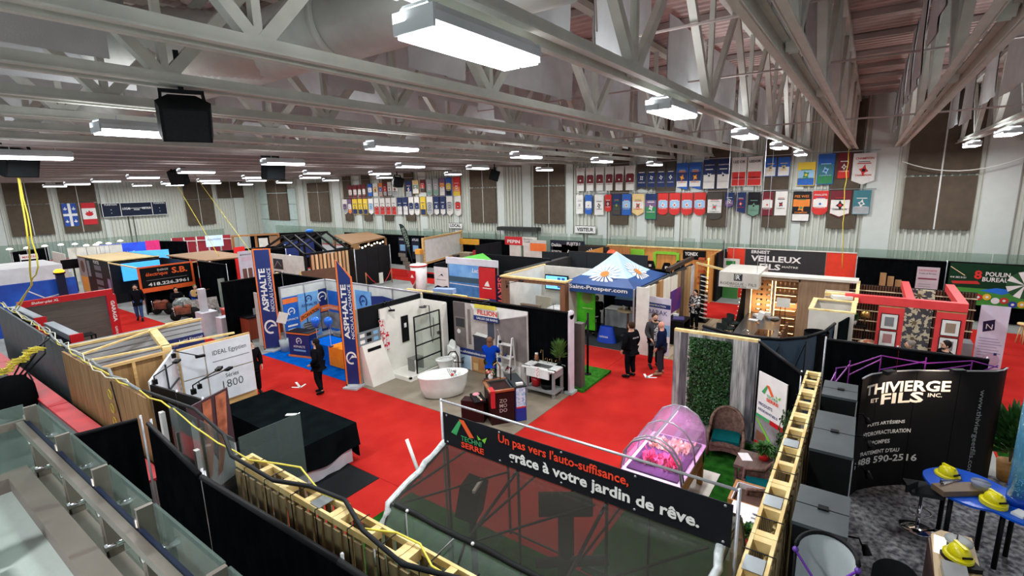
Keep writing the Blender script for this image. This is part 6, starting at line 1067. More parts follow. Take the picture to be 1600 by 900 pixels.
# cream roof frame of the booth
for i, (a, lb) in enumerate((((20.6, 21.3, .05, 3.6, 2.44, 2.52), 'cream ledge running above the wine wall'), ((17.3, 21.2, .0, .1, 2.36, 2.44), 'cream beam running back from the white cabinet corner'), ((18.4, 18.6, -.05, .9, 2.36, 2.46), 'cream cross beam above the cabinets of the kitchen booth'))): G(PINEL if i else CRM).box(*a).solo('beam', lb, 'beam')
t = T('tall_cabinet', 'tall cream open topped cabinet box at the kitchen booth corner', 'cabinet', (16.4, .55, 0)); G(CRM).box(15.75, 15.8, .05, 1.1, .0, 2.44).to('front_panel', t); G(CRM).box(15.8, 17.3, 1.06, 1.1, .021, 2.44).to('side_panel', t); G(CRM).box(15.8, 17.3, .05, .09, .0, 2.44).to('side_panel', t); G(CRM).box(17.26, 17.3, .09, 1.06, .021, 2.44).to('back_panel', t)
for a in ((15.75, 17.35, 1.0, 1.12, 2.44, 2.48), (15.75, 17.35, .02, .14, 2.44, 2.48), (15.75, 15.87, .14, 1.0, 2.44, 2.48), (17.2, 17.32, .14, 1.0, 2.44, 2.48)): G(PINEL).box(*a).to('rim_board', t)
G(M('crate_tan', (176, 152, 120), .6, kind='woodx')).box(17.6, 19.6, .1, .9, 2.1, 2.3).solo('flat_crate', 'flat tan crate lying behind the tall cream cabinet', 'crate'); G(OFFW).obox((18.5, .5, 2.36), (1.2, .5, .1), .2, 0, .1).solo('cream_panel', 'cream marbled panel lying on the flat tan crate', 'panel')
G(CRM).box(17.4, 17.5, .1, .95, .02, 2.1).solo('support_panel', 'cream support panel under the tan crate', 'panel'); G(CRM).box(19.6, 19.7, .1, .95, .02, 2.3).solo('support_panel', 'second cream support panel under the tan crate', 'panel')
# island counter + stools
t = T('kitchen_island', 'long black topped kitchen island with walnut slatted side', 'island', (18.9, 2.75, .02)); IT = M('island_black', (46, 50, 52), .3, rgb2=(38, 42, 44))
G(IT).ext([(16.2, 1.9, .9), (16.25, 3.35, .9), (21.0, 3.5, .9), (20.6, 2.3, .9)][::-1], (0, 0, .05)).to('worktop', t); G(M('walnut_dark', (92, 62, 44), .5, kind='woodz', rgb2=(70, 46, 32))).ext([(16.5, 2.1, .02), (16.5, 2.9, .02), (20.7, 3.1, .02), (20.3, 2.4, .02)][::-1], (0, 0, .88)).to('body', t)
for k in range(9): xx = 16.7 + k * .42; G(M('walnut_slat', (120, 84, 58), .5, kind='woodz')).box(xx, xx + .2, 2.02, 2.1, .05, .88).to('slat', t)
G(M('hob_black', (12, 12, 14), .1)).ext([(17.7, 2.25, .951), (17.72, 2.75, .951), (18.5, 2.75, .951), (18.5, 2.25, .951)][::-1], (0, 0, .006)).to('hob', t)
for k, (a, b, z, s_, c) in enumerate(((19.9, 2.9, 1.1, (.3, .2, .28), WHITE), (20.3, 3.05, 1.0, (.25, .3, .08), WHITE), (19.6, 3.1, .97, (.3, .2, .03), WHITE), (20.2, 2.55, .98, (.4, .25, .05), GREY), (20.35, 2.75, 1.08, (.16, .2, .12), WHITE), (19.3, 2.9, .965, (.35, .06, .02), GOLD), (19.95, 2.45, .97, (.2, .2, .03), BLACK))): G(c).obox((a, b, z), s_, k * .7, .3 if k == 0 else 0).solo('brochure_box', ['white tilted brochure holder', 'low white box', 'white leaflet pile', 'grey sample tray', 'small white carton', 'narrow wooden sample stick', 'black square coaster'][k] + ' at the far end of the island', 'box')
for k in range(8): G([GREEN, M('bouquet_yellow', (220, 210, 60), .5), WHITE, M('petal_0', (190, 70, 60), .6)][k % 4]).ball((16.9 + .07 * cos(k * 2.1), 3.0 + .1 * sin(k * 2.1), 1.0), .06, n=7, k=4).solo('loose_flower', 'loose flower in the bouquet at the near end of the island', 'flower', 'bouquet flowers')
G(CHROME).tube([(16.75, 2.75, .95), (16.75, 2.75, 1.3), (16.8, 2.85, 1.36), (16.85, 2.95, 1.28)], .018, 8).solo('island_tap', 'chrome tap at the near end of the island', 'faucet')
sp = None
for k, xx in enumerate((17.6, 18.4, 19.2, 20.0)):
    lb = 'dark upholstered bar stool along the kitchen island, %s from the near end' % ORD[k]
    if sp is None:
        sp = T('bar_stool', lb, 'stool', (xx, 3.85, .02), 0, 'island bar stools'); SCH = M('stool_charcoal', (50, 56, 54), .8, kind='fabric')
        G(SCH).surf(lambda u, v: (.24 * cos(PI * (.0 + u)) , .02 + .24 * sin(PI * u), .62 + .36 * v - .08 * v * (2 * u - 1) ** 2), 10, 4).surf(lambda u, v: (.2 * cos(PI * (.0 + u)) , .02 + .2 * sin(PI * u), .62 + .34 * v - .08 * v * (2 * u - 1) ** 2), 10, 4).to('backrest', sp, False); G(SCH).cyl((0, 0, .6), (0, 0, .67), .22, n=14).to('seat', sp, False)
        l0 = G(BLACK).cyl((.16, .16, 0), (.12, .12, .6), .014, n=6).to('leg', sp, False)
        for q in range(1, 4): inst(l0, 'leg', sp, (0, 0, 0), q * PI / 2)
    else: dup(sp, (xx, 3.85, .02), 0, lb)
# suspended sign box
t = T('hanging_sign_box', 'white hanging sign box with dark square logo over the kitchen booth', 'sign', (21.1, 3.85, 2.1)); SBX = M('signbox_white', (206, 202, 192), .5)
G(SBX).box(20.1, 22.2, 3.1, 4.5, 2.02, 2.6).to('box', t); f = Face((20.1, 4.5, 2.02), XR); f.rect(M('logo_charcoal', (50, 52, 60), .5), .54, .27, .84, .54).text(WHITE, 'R', .63, .32, h=.17, bold=.02, k=2).line(WHITE, [(.59, .31), (.59, .51), (.79, .51)], .015, 2).text(DGREY, 'RODRIGUE - FILS', .06, .1, w=1.28, h=.1, bold=0).text(DGREY, 'CUISINES', .4, .03, w=.6, h=.04); f.to('lettering', t)
for x_, y_ in ((20.3, 3.2), (22.0, 3.2), (20.3, 4.4), (22.0, 4.4)): G(ALU).cyl((x_, y_, 2.6), (x_, y_, 9.6), .008, n=4).to('wire', t)
G(PINEL).beam((22.5, 6.0, 2.5), (20.9, 4.5, 2.55), .08).solo('light_beam', 'long pale beam joining the sample wall to the hanging sign box', 'beam')
# black curved partition with studs
t = T('curved_black_panel', 'tall black curved partition with white rivets beside the red aisle', 'partition', (20.6, 3.9, 0)); G(BLK2).surf(lambda u, v: (21.3 - 1.6 * (1 - v) ** 2 * 1.2 + .8 * u, 3.85 - .25 * u - .0 * v, .02 + 2.05 * v), 4, 12).to('panel', t)
for k in range(14): v_ = k / 13; G(WHITE).ball((21.28 - 1.6 * (1 - v_) ** 2 * 1.2, 3.88, .1 + 1.9 * v_), .022, n=6, k=4).to('rivet', t)
# ================================================================ RED FRAMED DISPLAY
RC = M('frame_coral', (226, 66, 66), .5, rgb2=(216, 58, 60)); t = T('red_frame_display', 'coral red post and beam display frame with framed pictures', 'display', (19, -1.2, 0))
G(RC).box(18.1, 18.3, -2.5, .35, 2.28, 2.52).to('front_beam', t); G(RC).box(18.3, 21.4, -1.35, -1.15, 2.28, 2.5).to('cross_beam', t); G(RC).box(18.3, 21.4, -2.52, -2.3, 2.28, 2.5).to('cross_beam', t)
for y0, y1 in ((-1.14, -.52), (-2.5, -1.86)): G(RC).box(18.15, 18.27, y0, y1, .02, 2.22).to('door_panel', t); G(PINEL).box(18.15, 18.27, y0, y1, 2.22, 2.25).to('top_edge', t)
for y0 in (-.6, -1.98):
    for k in range(4): z = 1.55 - k * .52; G(BLACK).box(18.12, 18.14, y0 - .42, y0, z, z + .48).to('picture_frame', t); G(WHITE).box(18.115, 18.125, y0 - .4, y0 - .02, z + .02, z + .46).to('picture_mat', t); G([GREY, M('pic_pink', (170, 120, 120), .6), DGREY, M('pic_tan', (150, 130, 110), .6)][(k + int(y0)) % 4]).box(18.11, 18.12, y0 - .32, y0 - .1, z + .1, z + .38).to('picture', t)
t = T('slat_wall', 'brown vertical slat wall with lit shelves behind the red frame', 'wall', (21.3, -1.4, 0)); SLT = M('slat_bronze', (92, 60, 42), .4, rgb2=(60, 38, 28), scale=6); G(M('slat_back', (34, 26, 22), .7)).box(21.3, 21.35, -3.1, .3, .02, 2.3).to('backing', t)
s0 = G(SLT).box(21.22, 21.3, .0, .05, .02, 2.28).to('slat', t); s0.location = (s0.location[0], s0.location[1] - 3.08, 0)
for k in range(1, 44): 
    if 14 < k < 25: continue
    c = inst(s0, 'slat', t, (s0.location[0], s0.location[1] + k * .077, 0))
for k in range(6): G(M('shelf_pale_lit', (226, 206, 170), .4)).box(21.14, 21.2, -3.1, .3, .3 + k * .36, .325 + k * .36).to('shelf_edge', t)
FL = M('floral_camo', (196, 190, 162), .7, kind='camo', rgb2=(66, 68, 72), scale=5.5)
t = T('floral_panel', 'grey and cream floral wallpaper panel between the red doors', 'panel', (21.1, -1.6, 0)); G(FL).box(21.1, 21.18, -2.06, -1.2, .02, 2.3).to('panel', t)
f = Face((21.1, -1.2, 0), XR)
for c in ((.42, 1.7), (.42, 1.15), (.42, .6), (.45, 2.1)):
    for k in range(7): an = k * PI * 2 / 7; f.poly(M('petal_cream', (206, 200, 168), .6), [(c[0], c[1]), (c[0] + .13 * cos(an - .2), c[1] + .13 * sin(an - .2)), (c[0] + .2 * cos(an), c[1] + .2 * sin(an)), (c[0] + .13 * cos(an + .2), c[1] + .13 * sin(an + .2))], 1 + k * .2)
    f.disc(M('petal_heart', (110, 96, 70), .6), c[0], c[1], .06, 3)
f.to('flower_print', t)
G(M('fabric_white', (214, 218, 228), .7)).surf(lambda u, v: (19.0 + .1 * sin(u * 12), .18 + .35 * (1 - u) - .0 * v, .02 + 2.3 * v), 12, 2).solo('white_curtain', 'hanging white cloth at the left of the slat wall', 'curtain')
def prN(f, w_, h_): f.poly(M('n_logo_plum', (44, 34, 66), .5), [(.12, h_ - .85), (.38, h_ - .75), (.36, h_ - .42), (.1, h_ - .52)]).text(WHITE, 'N', .18, h_ - .74, h=.16, bold=0, k=2); [f.rect(M('print_violet_grey', (150, 140, 176), .5), .06, h_ - 1.05 - k * .09, .5 + .05 * (k % 3), h_ - 1.03 - k * .09) for k in range(8)]; f.disc(M('print_mauve', (190, 170, 190), .5), .4, .35, .2, 2).rect(NAVY, .45, .5, .52, .58, 3)
poster('rollup_banner', 'pale lavender roll up banner with a dark logo right of the slat wall', (20.55, -3.12, .02), (-.05, -1, 0), .66, 2.05, M('rollup_pale', (214, 210, 228), .5), prN, 'banner')
t = T('grey_plinth', 'grey stepped plinth in front of the slat wall', 'plinth', (20.5, -2.8, 0)); G(M('plinth_grey', (128, 124, 122), .6)).box(20.0, 20.9, -3.05, -2.45, .02, .3).to('lower_step', t); G(GREY).box(20.3, 20.9, -3.05, -2.45, .3, .85).to('upper_step', t)
t = T('side_table', 'small dark side table with plants and a brass lamp', 'table', (20.6, -.05, 0)); G(BLACK).box(20.4, 20.9, -.3, .2, .95, .98).to('tabletop', t); [G(BLACK).cyl((x_, y_, .0), (x_, y_, .95), .015, n=6).to('leg', t) for x_ in (20.43, 20.87) for y_ in (-.27, .17)]
plant('small leafy plant on the dark side table', 20.6, .05, .98, .45, .2, 80, CER, GREEN, .08, .14, .04, .3); G(M('brass_lamp', (200, 160, 90), .3, .8)).lathe([(.02, 0), (.02, .3), (.16, .3), (.12, .5)], (20.7, -.25, .98), 14).solo('brass_lamp', 'brass shaded lamp on the dark side table', 'lamp')
t = T('print_cushion', 'big cream cushion with red print on the floor by the red door', 'cushion', (19.7, -.45, 0)); G(M('cushion_print', (222, 206, 176), .8, kind='camo', rgb2=(190, 120, 90), scale=5)).ball((19.6, -.4, .42), .42, (.7, .9, .85), 14, 8).to('cushion_body', t); G(GOLD).box(19.3, 19.9, -.7, 0, .0, .06).to('pallet_base', t)
# banner wall row
t = T('long_backwall', 'long red and charcoal back wall of the family business', 'sign', (27.7, 2.9, 0)); CH = M('sign_charcoal', (56, 56, 58), .5); SO = M('sign_orange_red', (226, 58, 30), .5)
for a, b, mt in ((5.85, 5.0, SO), (4.98, 1.45, CH), (1.43, .25, SO)): G(mt).box(27.7, 27.76, b, a, .0, 2.6).to('panel', t)
G(OFFW).box(27.68, 27.78, .25, 5.85, 2.6, 2.64).to('top_rail', t); f = Face((27.7, 4.98, 0), XR); f.text(WHITE, 'ERNEST', .28, 2.38, w=.85, h=.16, bold=.03).text(WHITE, 'VEILLEUX', .28, 1.98, w=2.25, h=.3, bold=.03).text(WHITE, 'FILS', .7, 1.58, w=.95, h=.3, bold=.03).text(OFFW, 'MAÎTRE', 1.72, 1.72, w=.7, h=.12); f.to('lettering', t)
drape('black drape along the rink wall right of the orange sign end', [(27.6, .2), (27.5, -2.9)], z0=.02); drape('black drape along the rink wall behind the game shop poster', [(27.65, -2.95), (27.5, -7.5)], z0=.02)
poster('hanging_poster', 'pale hanging poster with red lettering on the black drape', (27.35, -1.95, 1.15), XR, .75, 1.05, M('poster_grey_pink', (190, 176, 182), .5), lambda f, w_, h_: (f.text(RED, 'Les Inventaires', .06, .88, w=.6, h=.08, bold=0), f.text(DGREY, 'Poulin et Bureau', .08, .75, w=.56, h=.06, bold=0), f.rect(M('print_wine', (120, 40, 60), .5), .06, .52, .68, .58), [f.rect(GREY, .08, .1 + k * .1, .5, .12 + k * .1) for k in range(3)]))
def prP(f, w_, h_):
    f.rect(M('print_bottle_green', (20, 54, 34), .5), 0, .7, w_, h_).rect(M('print_field', (60, 140, 50), .5), 0, 0, w_, .7).poly(M('print_red_table', (196, 40, 36), .5), [(.1, .95), (.9, 1.0), (1.0, .88), (.15, .84)]).poly(BLUE, [(1.0, .62), (1.5, .76), (2.1, .7), (1.7, .5)]).line(M('print_cue', (220, 200, 150), .5), [(.02, 1.55), (.5, 1.2)], .03)
    f.text(M('print_red8', (214, 40, 36), .5), '8', .78, 1.08, h=.36, bold=.03, k=2).text(WHITE, 'POULIN', 1.12, 1.22, w=.72, h=.18, bold=.02, k=2).text(WHITE, 'BUREAU', 1.04, 1.0, w=.8, h=.18, bold=.02, k=2).text(WHITE, '418 382.5121', .04, 1.08, w=.5, h=.07, k=2)
    for k in range(9): f.poly(WHITE if k % 2 else M('dart_green', (24, 80, 40), .5), [(2.3, .95), (2.3 + .55 * cos(1.2 + k * .42), .95 + .55 * sin(1.2 + k * .42)), (2.3 + .55 * cos(1.62 + k * .42), .95 + .55 * sin(1.62 + k * .42))], 3)
    for k, c in enumerate(((200, 30, 30), (230, 180, 40), (230, 230, 230), (200, 40, 40), (30, 50, 160), (220, 170, 40))): f.disc(col(*c), 1.0 + k * .26, .34 - .05 * k + .08 * (k % 2), .13, 4 + k * .3).disc(WHITE, 1.0 + k * .26, .34 - .05 * k + .08 * (k % 2), .05, 7)
poster('game_backdrop', 'large green billiard and darts backdrop with white shop name', (27.3, -3.0, .75), XR, 2.9, 1.7, M('backdrop_night_green', (18, 36, 26), .5), prP, 'backdrop')
for k in range(3): G(PLY).box(26.9 + .1 * k, 27.0 + .1 * k, -.9 - k * .28, -.68 - k * .28, .0, 1.9 - .15 * k).solo('upright_board', 'raw wooden board standing against the black drape, %s from left' % ORD[k], 'board', 'standing boards')
t = T('dart_stool', 'small wooden stool at the far right edge', 'stool', (24.3, -5.3, 0)); G(PINEL).cyl((24.6, -4.95, .7), (24.6, -4.95, .75), .2, n=14).to('seat', t); [G(PINEL).cyl((24.6 + .16 * cos(a), -4.95 + .16 * sin(a), .012), (24.6 + .08 * cos(a), -4.95 + .08 * sin(a), .7), .02, n=6).to('leg', t) for a in (0, 1.57, 3.14, 4.71)]
# ================================================================ SECOND ROW AND FAR BOOTHS
def onx(x, y, X): d = _F + _R * ((x - 800) / F_PX) - _U * ((y - 450) / F_PX); t = X / d.x; return Vector((X, d.y * t, EYE + d.z * t))
def ony(x, y, Y): d = _F + _R * ((x - 800) / F_PX) - _U * ((y - 450) / F_PX); t = Y / d.y; return Vector((d.x * t, Y, EYE + d.z * t))
panels('long white wall with a pale pine top edge behind the blue booth', (12.75, 12.9), (12.75, 23.2), 2.2, PW, .08, 1.3, PINEL)
G(PINEL).beam((12.9, 11.2, 2.3), (13.0, 14.3, 2.25), .09, .05).solo('timber_lath', 'pale lath lying off the end of the long white wall', 'timber'); G(M('crate_blue', (140, 164, 210), .5)).obox((12.55, 11.9, 2.5), (.3, .75, .16), .3).solo('blue_crate', 'pale blue lidded crate lying on top of the drape wall corner', 'crate')
cable('yellow_cable', 'yellow cable lying along the top of the bathroom back drape', YEL, .012, [(12.15, 12.5, 2.5), (12.18, 11.8, 2.5), (12.15, 10.5, 2.5), (12.15, 9.6, 2.5)], wob=.02)
t = T('gable_tarp', 'dark brown fabric gable roof behind the long white wall', 'canopy', (14.5, 20.5, 0)); G(M('tarp_brown', (92, 66, 54), .8, kind='fabric')).quad((13.3, 21.4, 1.7), (15.0, 20.9, 1.7), (15.0, 21.6, 2.3), (13.3, 22.0, 2.3)).quad((13.3, 22.6, 1.7), (15.0, 22.2, 1.7), (15.0, 21.6, 2.3), (13.3, 22.0, 2.3)).to('tarp', t); [G(PINEL).beam((13.3, 21.4 + k * 1.2, .01), (13.3, 22, 2.3), .06).to('frame', t) for k in (0, 1)]; G(PINEL).beam((15.0, 21.6, .01), (15.0, 21.6, 2.3), .06).to('post', t)
# black fronted box
PB = M('photo_black', (26, 27, 31), .45)
def room(lb, x0, x1, y0, y1, h, mx, my, roof=None, fr=PINEL, name='booth_room'):
    t = T(name, lb, 'booth', ((x0 + x1) / 2, (y0 + y1) / 2, 0)); mx and G(mx).box(x0, x0 + .06, y0 + .06, y1, .0, h).to('front_wall', t); G(my).drape(x0, y0, x1, y0, .02, h, .02).to('near_drape', t) if my is DRAPE else G(my).box(x0, x1, y0, y0 + .06, 0, h).to('near_wall', t); G(PB).box(x0, x1, y1 - .06, y1, 0, h).to('far_wall', t); G(PB).box(x1 - .06, x1, y0 + .06, y1 - .06, 0, h).to('back_wall', t)
    for a in ((x0 - .03, x1, y0 - .04, y0 + .04), (x0 - .04, x0 + .04, y0, y1)): G(fr).box(*a, h, h + .06).to('top_rail', t)
    if roof: G(roof).box(x0 + .06, x1, y0 + .06, y1, h - .02, h).to('roof_sheet', t)
    G(ALU).cyl((x0 - .03, y0 - .03, 0), (x0 - .03, y0 - .03, h + .06), .03, n=8).to('corner_post', t); return t
t = room('black walled booth with a tan roof at the left, beside the photo panels', 9.75, 12.3, 35.7, 41.5, 2.36, PB, DRAPE, M('roof_tan', (196, 170, 120), .7)); f = Face((9.75, 41.5, 0), XR)
f.rect(M('print_grey_warm', (150, 144, 142), .5), .0, 0, 1.5, 2.3).rect(M('print_ochre', (222, 150, 50), .5), .1, .1, 1.4, 1.1).disc(M('print_brown', (96, 66, 58), .6), .75, 1.75, .4)
for k in range(4): f.rect(M('print_car', (96, 98, 108), .5), 3.0, .35 + k * .45, 4.2, .65 + k * .45)
f.rect(M('print_lilac', (140, 120, 160), .5), 5.0, .5, 5.5, 1.3).rect(GREY, 1.7, 1.2, 2.2, 2.2).text(WHITE, 'PORTES', 3.0, 2.08, w=1.0).to('print', t)
t = room('dark booth with blue lit interior behind the orange framed sign', 9.5, 12.2, 30.3, 34.9, 2.36, None, DRAPE, None); G(M('lit_blue', (60, 160, 240), emit=.8, kind='emit')).box(9.9, 11.8, 34.3, 34.4, 1.3, 2.3).to('lit_back', t); G(M('tube_white', (220, 240, 255), emit=4, kind='emit')).beam((10.2, 31.5, 2.25), (11.9, 31.0, 2.25), .05).to('light_tube', t)
t = T('electric_sign', 'black sign framed in orange with electric company lettering', 'sign', (10.5, 29.95, 0)); f = Face((9.3, 30.0, 1.2), YR); G(BLACK).box(9.3, 11.8, 30.0, 30.05, 1.2, 2.46).to('board', t); SO2 = M('sign_orange', (240, 96, 30), .5)
for a in ((9.26, 9.36, 1.15, 2.5), (11.74, 11.84, 1.15, 2.5), (9.36, 11.74, 2.42, 2.5), (9.36, 11.74, 1.15, 1.38)): G(SO2).box(a[0], a[1], 29.97, 30.0, a[2], a[3]).to('frame', t)
f.text(WHITE, 'ÉNERGIE', .85, 1.0, w=.5, h=.12, bold=0).text(SO2, 'électrique', .3, .72, w=1.0, h=.24, bold=.01).text(SO2, 'S.B.', 1.5, .78, w=.75, h=.32, bold=.03).text(WHITE, '418.226.3961', .35, .25, w=1.9, h=.18, bold=.03).rect(GREY, .3, .55, 2.2, .57).text(WHITE, 'TRAVAUX', .9, .02, w=.6, h=.08).to('lettering', t)
for x_ in (9.4, 11.7): G(BLACK).box(x_, x_ + .05, 29.98, 30.03, 0, 1.2).to('post', t)
drape('black drape closing the right side of the musician booth', [(12.2, 30.2), (12.2, 27.0)])
# brown roofed pergola
t = T('brown_pergola', 'brown slatted roof canopy right of the blue lit booth', 'canopy', (13.5, 32, 0)); PGM = M('pergola_brown', (150, 112, 70), .7, kind='woodx', rgb2=(124, 90, 54))
G(PGM).ext([(12.3, 34.6, 2.44), (14.9, 34.6, 2.44), (14.6, 28.8, 2.44), (12.3, 29.4, 2.44)][::-1], (0, 0, .06)).to('roof', t)
for x_, y_ in ((12.4, 29.6), (14.5, 29.0), (12.4, 34.4), (14.7, 34.4)): G(PGM).box(x_, x_ + .1, y_, y_ + .1, 0, 2.44).to('post', t)
def prO(f, w_, h_): f.rect(M('print_shoe', (110, 70, 56), .6), .15, .35, w_ - .15, .95).rect(WHITE, w_ / 2 - .03, .3, w_ / 2 + .03, 1.0).text(DGREY, 'MODELAGE', .12, h_ - .25, w=w_ - .24, bold=.01); [f.rect(M('print_pinkish', (220, 170, 180), .5), .15, h_ - .4 - k * .08, w_ - .15, h_ - .37 - k * .08) for k in range(3)]
poster('rounded_banner', 'pale grey display banner with brown print beside the red panel', (13.7, 28.7, .9), YR, .85, 1.95, M('print_lilac_grey', (206, 198, 210), .5), prO, 'banner')
G(M('panel_bright_red', (226, 30, 28), .5)).box(15.55, 16.25, 33.0, 33.06, 0, 2.68).solo('red_board', 'plain bright red panel standing before the far black drape', 'panel')
# distant row in front of the flag wall
drape('black drape of the farthest booth at the left edge', [(7.7, 47.5), (10.0, 49.6)], h=2.5); t = T('white_company_sign', 'small white sign with red lettering over the farthest left drape', 'sign', (8.3, 46.9, 0)); G(WHITE).box(8.0, 8.9, 46.8, 46.85, 2.0, 2.35).to('board', t); f = Face((8.0, 46.8, 2.0), YR); f.text(RED, 'MARTIN', .1, .1, w=.7, h=.14); f.to('lettering', t); G(ALU).cyl((8.0, 46.85, 0), (8.0, 46.85, 2.4), .03, n=6).to('post', t)
panels('white booth wall panels under the small round lamps at far left', (10.6, 47.2), (13.6, 46.2), 2.5, OFFW, .06, 1.0, ALU); panels('white side panels receding beside the far left white booth', (9.6, 43.5), (9.7, 46.9), 2.4, OFFW, .06, 1.1)
t = T('far_screen', 'dark television screen hanging in the far white booth', 'screen', (9.9, 42, 0)); G(BLACK).box(9.0, 10.3, 42.0, 42.08, 1.55, 2.15).to('screen_panel', t); G(DGREY).cyl((9.6, 42.1, 0), (9.6, 42.1, 1.55), .05, n=8).to('stand', t)
lp = None
for k, (x_, y_) in enumerate(((15, 390), (42, 388), (70, 385), (95, 383), (117, 382), (135, 384), (150, 383), (155, 380), (170, 381), (188, 377))):
    p_ = at(x_, y_, 2.75); lb = 'round bright booth lamp on the far left booth tops, %s from the left' % ORD[k]
    if lp is None:
        lp = T('booth_lamp', lb, 'light', p_, 0, 'far booth lamps'); G(M('lamp_glow', (255, 240, 215), emit=5, kind='emit')).lathe([(.16, 0), (.18, .04), (.06, .1)], (0, 0, 0), 10).to('lamp_head', lp, False); G(ALU).cyl((0, .1, -2.75), (0, .1, .02), .02, n=5).to('stem', lp, False)
    else: dup(lp, p_, 0, lb)
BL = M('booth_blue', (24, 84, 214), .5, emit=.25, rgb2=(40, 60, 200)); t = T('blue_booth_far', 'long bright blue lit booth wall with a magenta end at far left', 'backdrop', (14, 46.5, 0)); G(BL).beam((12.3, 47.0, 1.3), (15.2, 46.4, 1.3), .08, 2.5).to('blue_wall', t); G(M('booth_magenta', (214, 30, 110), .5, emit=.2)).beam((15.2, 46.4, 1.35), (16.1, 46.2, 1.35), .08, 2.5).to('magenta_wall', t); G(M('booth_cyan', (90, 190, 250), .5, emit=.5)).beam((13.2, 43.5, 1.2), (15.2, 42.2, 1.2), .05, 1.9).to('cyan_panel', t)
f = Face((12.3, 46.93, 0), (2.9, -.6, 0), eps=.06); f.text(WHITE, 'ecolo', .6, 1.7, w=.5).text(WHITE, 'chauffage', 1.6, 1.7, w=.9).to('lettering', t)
drape('dark drape between the blue booth and the maroon booth', [(16.2, 47.4), (17.2, 44.0)])
MR = M('booth_maroon', (150, 20, 38), .5); t = T('maroon_booth', 'maroon pop up wall with white frame bars in the far left', 'backdrop', (19, 46, 0))
for k in range(5):
    a = (17.2 + k * .8, 46.9 - k * .35); b = (17.95 + k * .8, 46.57 - k * .35); G(MR).beam((*a, 1.35), (*b, 1.35), .05, 2.5).to('panel', t); G(WHITE).beam((a[0], a[1] - .1, 2.3), (b[0], b[1] - .1, 2.25), .05).to('bar', t); G(WHITE).cyl((a[0], a[1] - .1, .02), (a[0], a[1] - .1, 2.6), .025, n=6).to('upright', t)
poster('small_screen', 'pale blue lit panel with lettering on the maroon booth', (19.2, 45.4, 1.7), (1, -.3, 0), 1.3, .95, M('print_lit_blue', (190, 214, 240), .5, emit=.4), lambda f, w_, h_: f.text(NAVY, 'SOLUTIONS', .15, .55, w=1.0), 'screen')
poster('white_logo_board', 'white panel with black bars before the maroon booth', (16.0, 38.9, .2), YR, 1.6, 1.7, WHITE, lambda f, w_, h_: [f.rect(BLACK, .3 + k * .3, .8, .45 + k * .3, 1.5) for k in range(3)])
drape('black drape behind the bright red panel, running to the pergola', [(14.6, 34.0), (19.0, 33.0)]); drape('long black drape along the far aisle left of the navy posters', [(22.5, 44.5), (26.9, 40.5)], h=2.5)
t = T('log_booth', 'open wooden post booth with panels in the far corner', 'booth', (22, 43.5, 0))
for a in ((20.9, 44.4), (22.4, 43.4), (23.9, 42.4)): G(GOLD).box(a[0], a[0] + .15, a[1], a[1] + .15, 0, 2.5).to('post', t)
G(GOLD).beam((20.9, 44.4, 2.5), (24.0, 42.4, 2.5), .14).to('beam', t); G(OFFW).beam((22.6, 43.3, 1.7), (23.2, 42.9, 1.7), .04, 1).to('panel', t); G(M('panel_tan', (150, 116, 84), .6)).beam((23.3, 42.8, 1.7), (23.9, 42.5, 1.7), .04, 1.3).to('panel', t)
# musician's corner: stands, engines, tarp, bench
def tractor(x, y, rz, lb):
    t = T('vintage_engine', lb, 'machine', (x, y, .012), rz, 'vintage engines'); OM = M('engine_rust', (150, 74, 44), .5, kind='stone', rgb2=(70, 40, 30)); DK = M('engine_dark', (28, 26, 26), .6)
    G(DK).cyl((-.1, -.45, .38), (.1, -.45, .38), .38, n=18).to('wheel', t, False); G(DK).cyl((-.1, .5, .3), (.1, .5, .3), .3, n=18).to('wheel', t, False)
    G(OM).box(-.22, .22, -.35, .45, .4, .78).ball((0, .3, .8), .24, (1, 1.2, .7), 10, 6).to('engine_body', t, False); G(OM).ball((0, -.2, .85), .2, (1, 1.1, .8), 10, 6).to('tank', t, False); G(CHROME).tube([(.25, .5, .35), (.25, .55, .95), (-.25, .55, .95), (-.25, .5, .35)], .02, 6).to('handlebar', t, False); G(CHROME).ball((0, .6, .8), .08, n=8, k=5).to('headlamp', t, False); t.scale = (.78, .78, .78); return t
tractor(9.9, 29.3, .5, 'rust coloured vintage machine by the walking man'); tractor(10.0, 27.0, 1.1, 'rust coloured vintage machine in front of the striped bench')
t = T('striped_bench', 'grey striped bench in front of the seated guitarist', 'bench', (11.1, 27.6, 0)); G(M('bench_stripe', (150, 144, 138), .7, kind='camo', rgb2=(120, 112, 106), scale=9)).obox((10.9, 27.3, .55), (1.5, .12, .6), -.15, -.35).to('backrest', t); G(DGREY).obox((10.95, 27.7, .42), (1.5, .6, .08), -.15).to('seat', t); [G(BLACK).cyl((x_, y_, 0), (x_, y_, .4), .025, n=6).to('leg', t) for x_ in (10.3, 11.6) for y_ in (27.5, 27.9)]
t = T('silver_dome', 'silver and grey rounded motorbike helmet shaped cover', 'cover', (10.4, 27.9, .012)); G(M('dome_silver', (150, 158, 156), .3, rgb2=(70, 84, 78), scale=6)).ball((10.3, 27.95, .62), .42, (1.1, .8, .85), 14, 8).to('shell', t); G(DGREY).cyl((10.3, 27.95, .0), (10.3, 27.95, .4), .2, n=10).to('base', t)
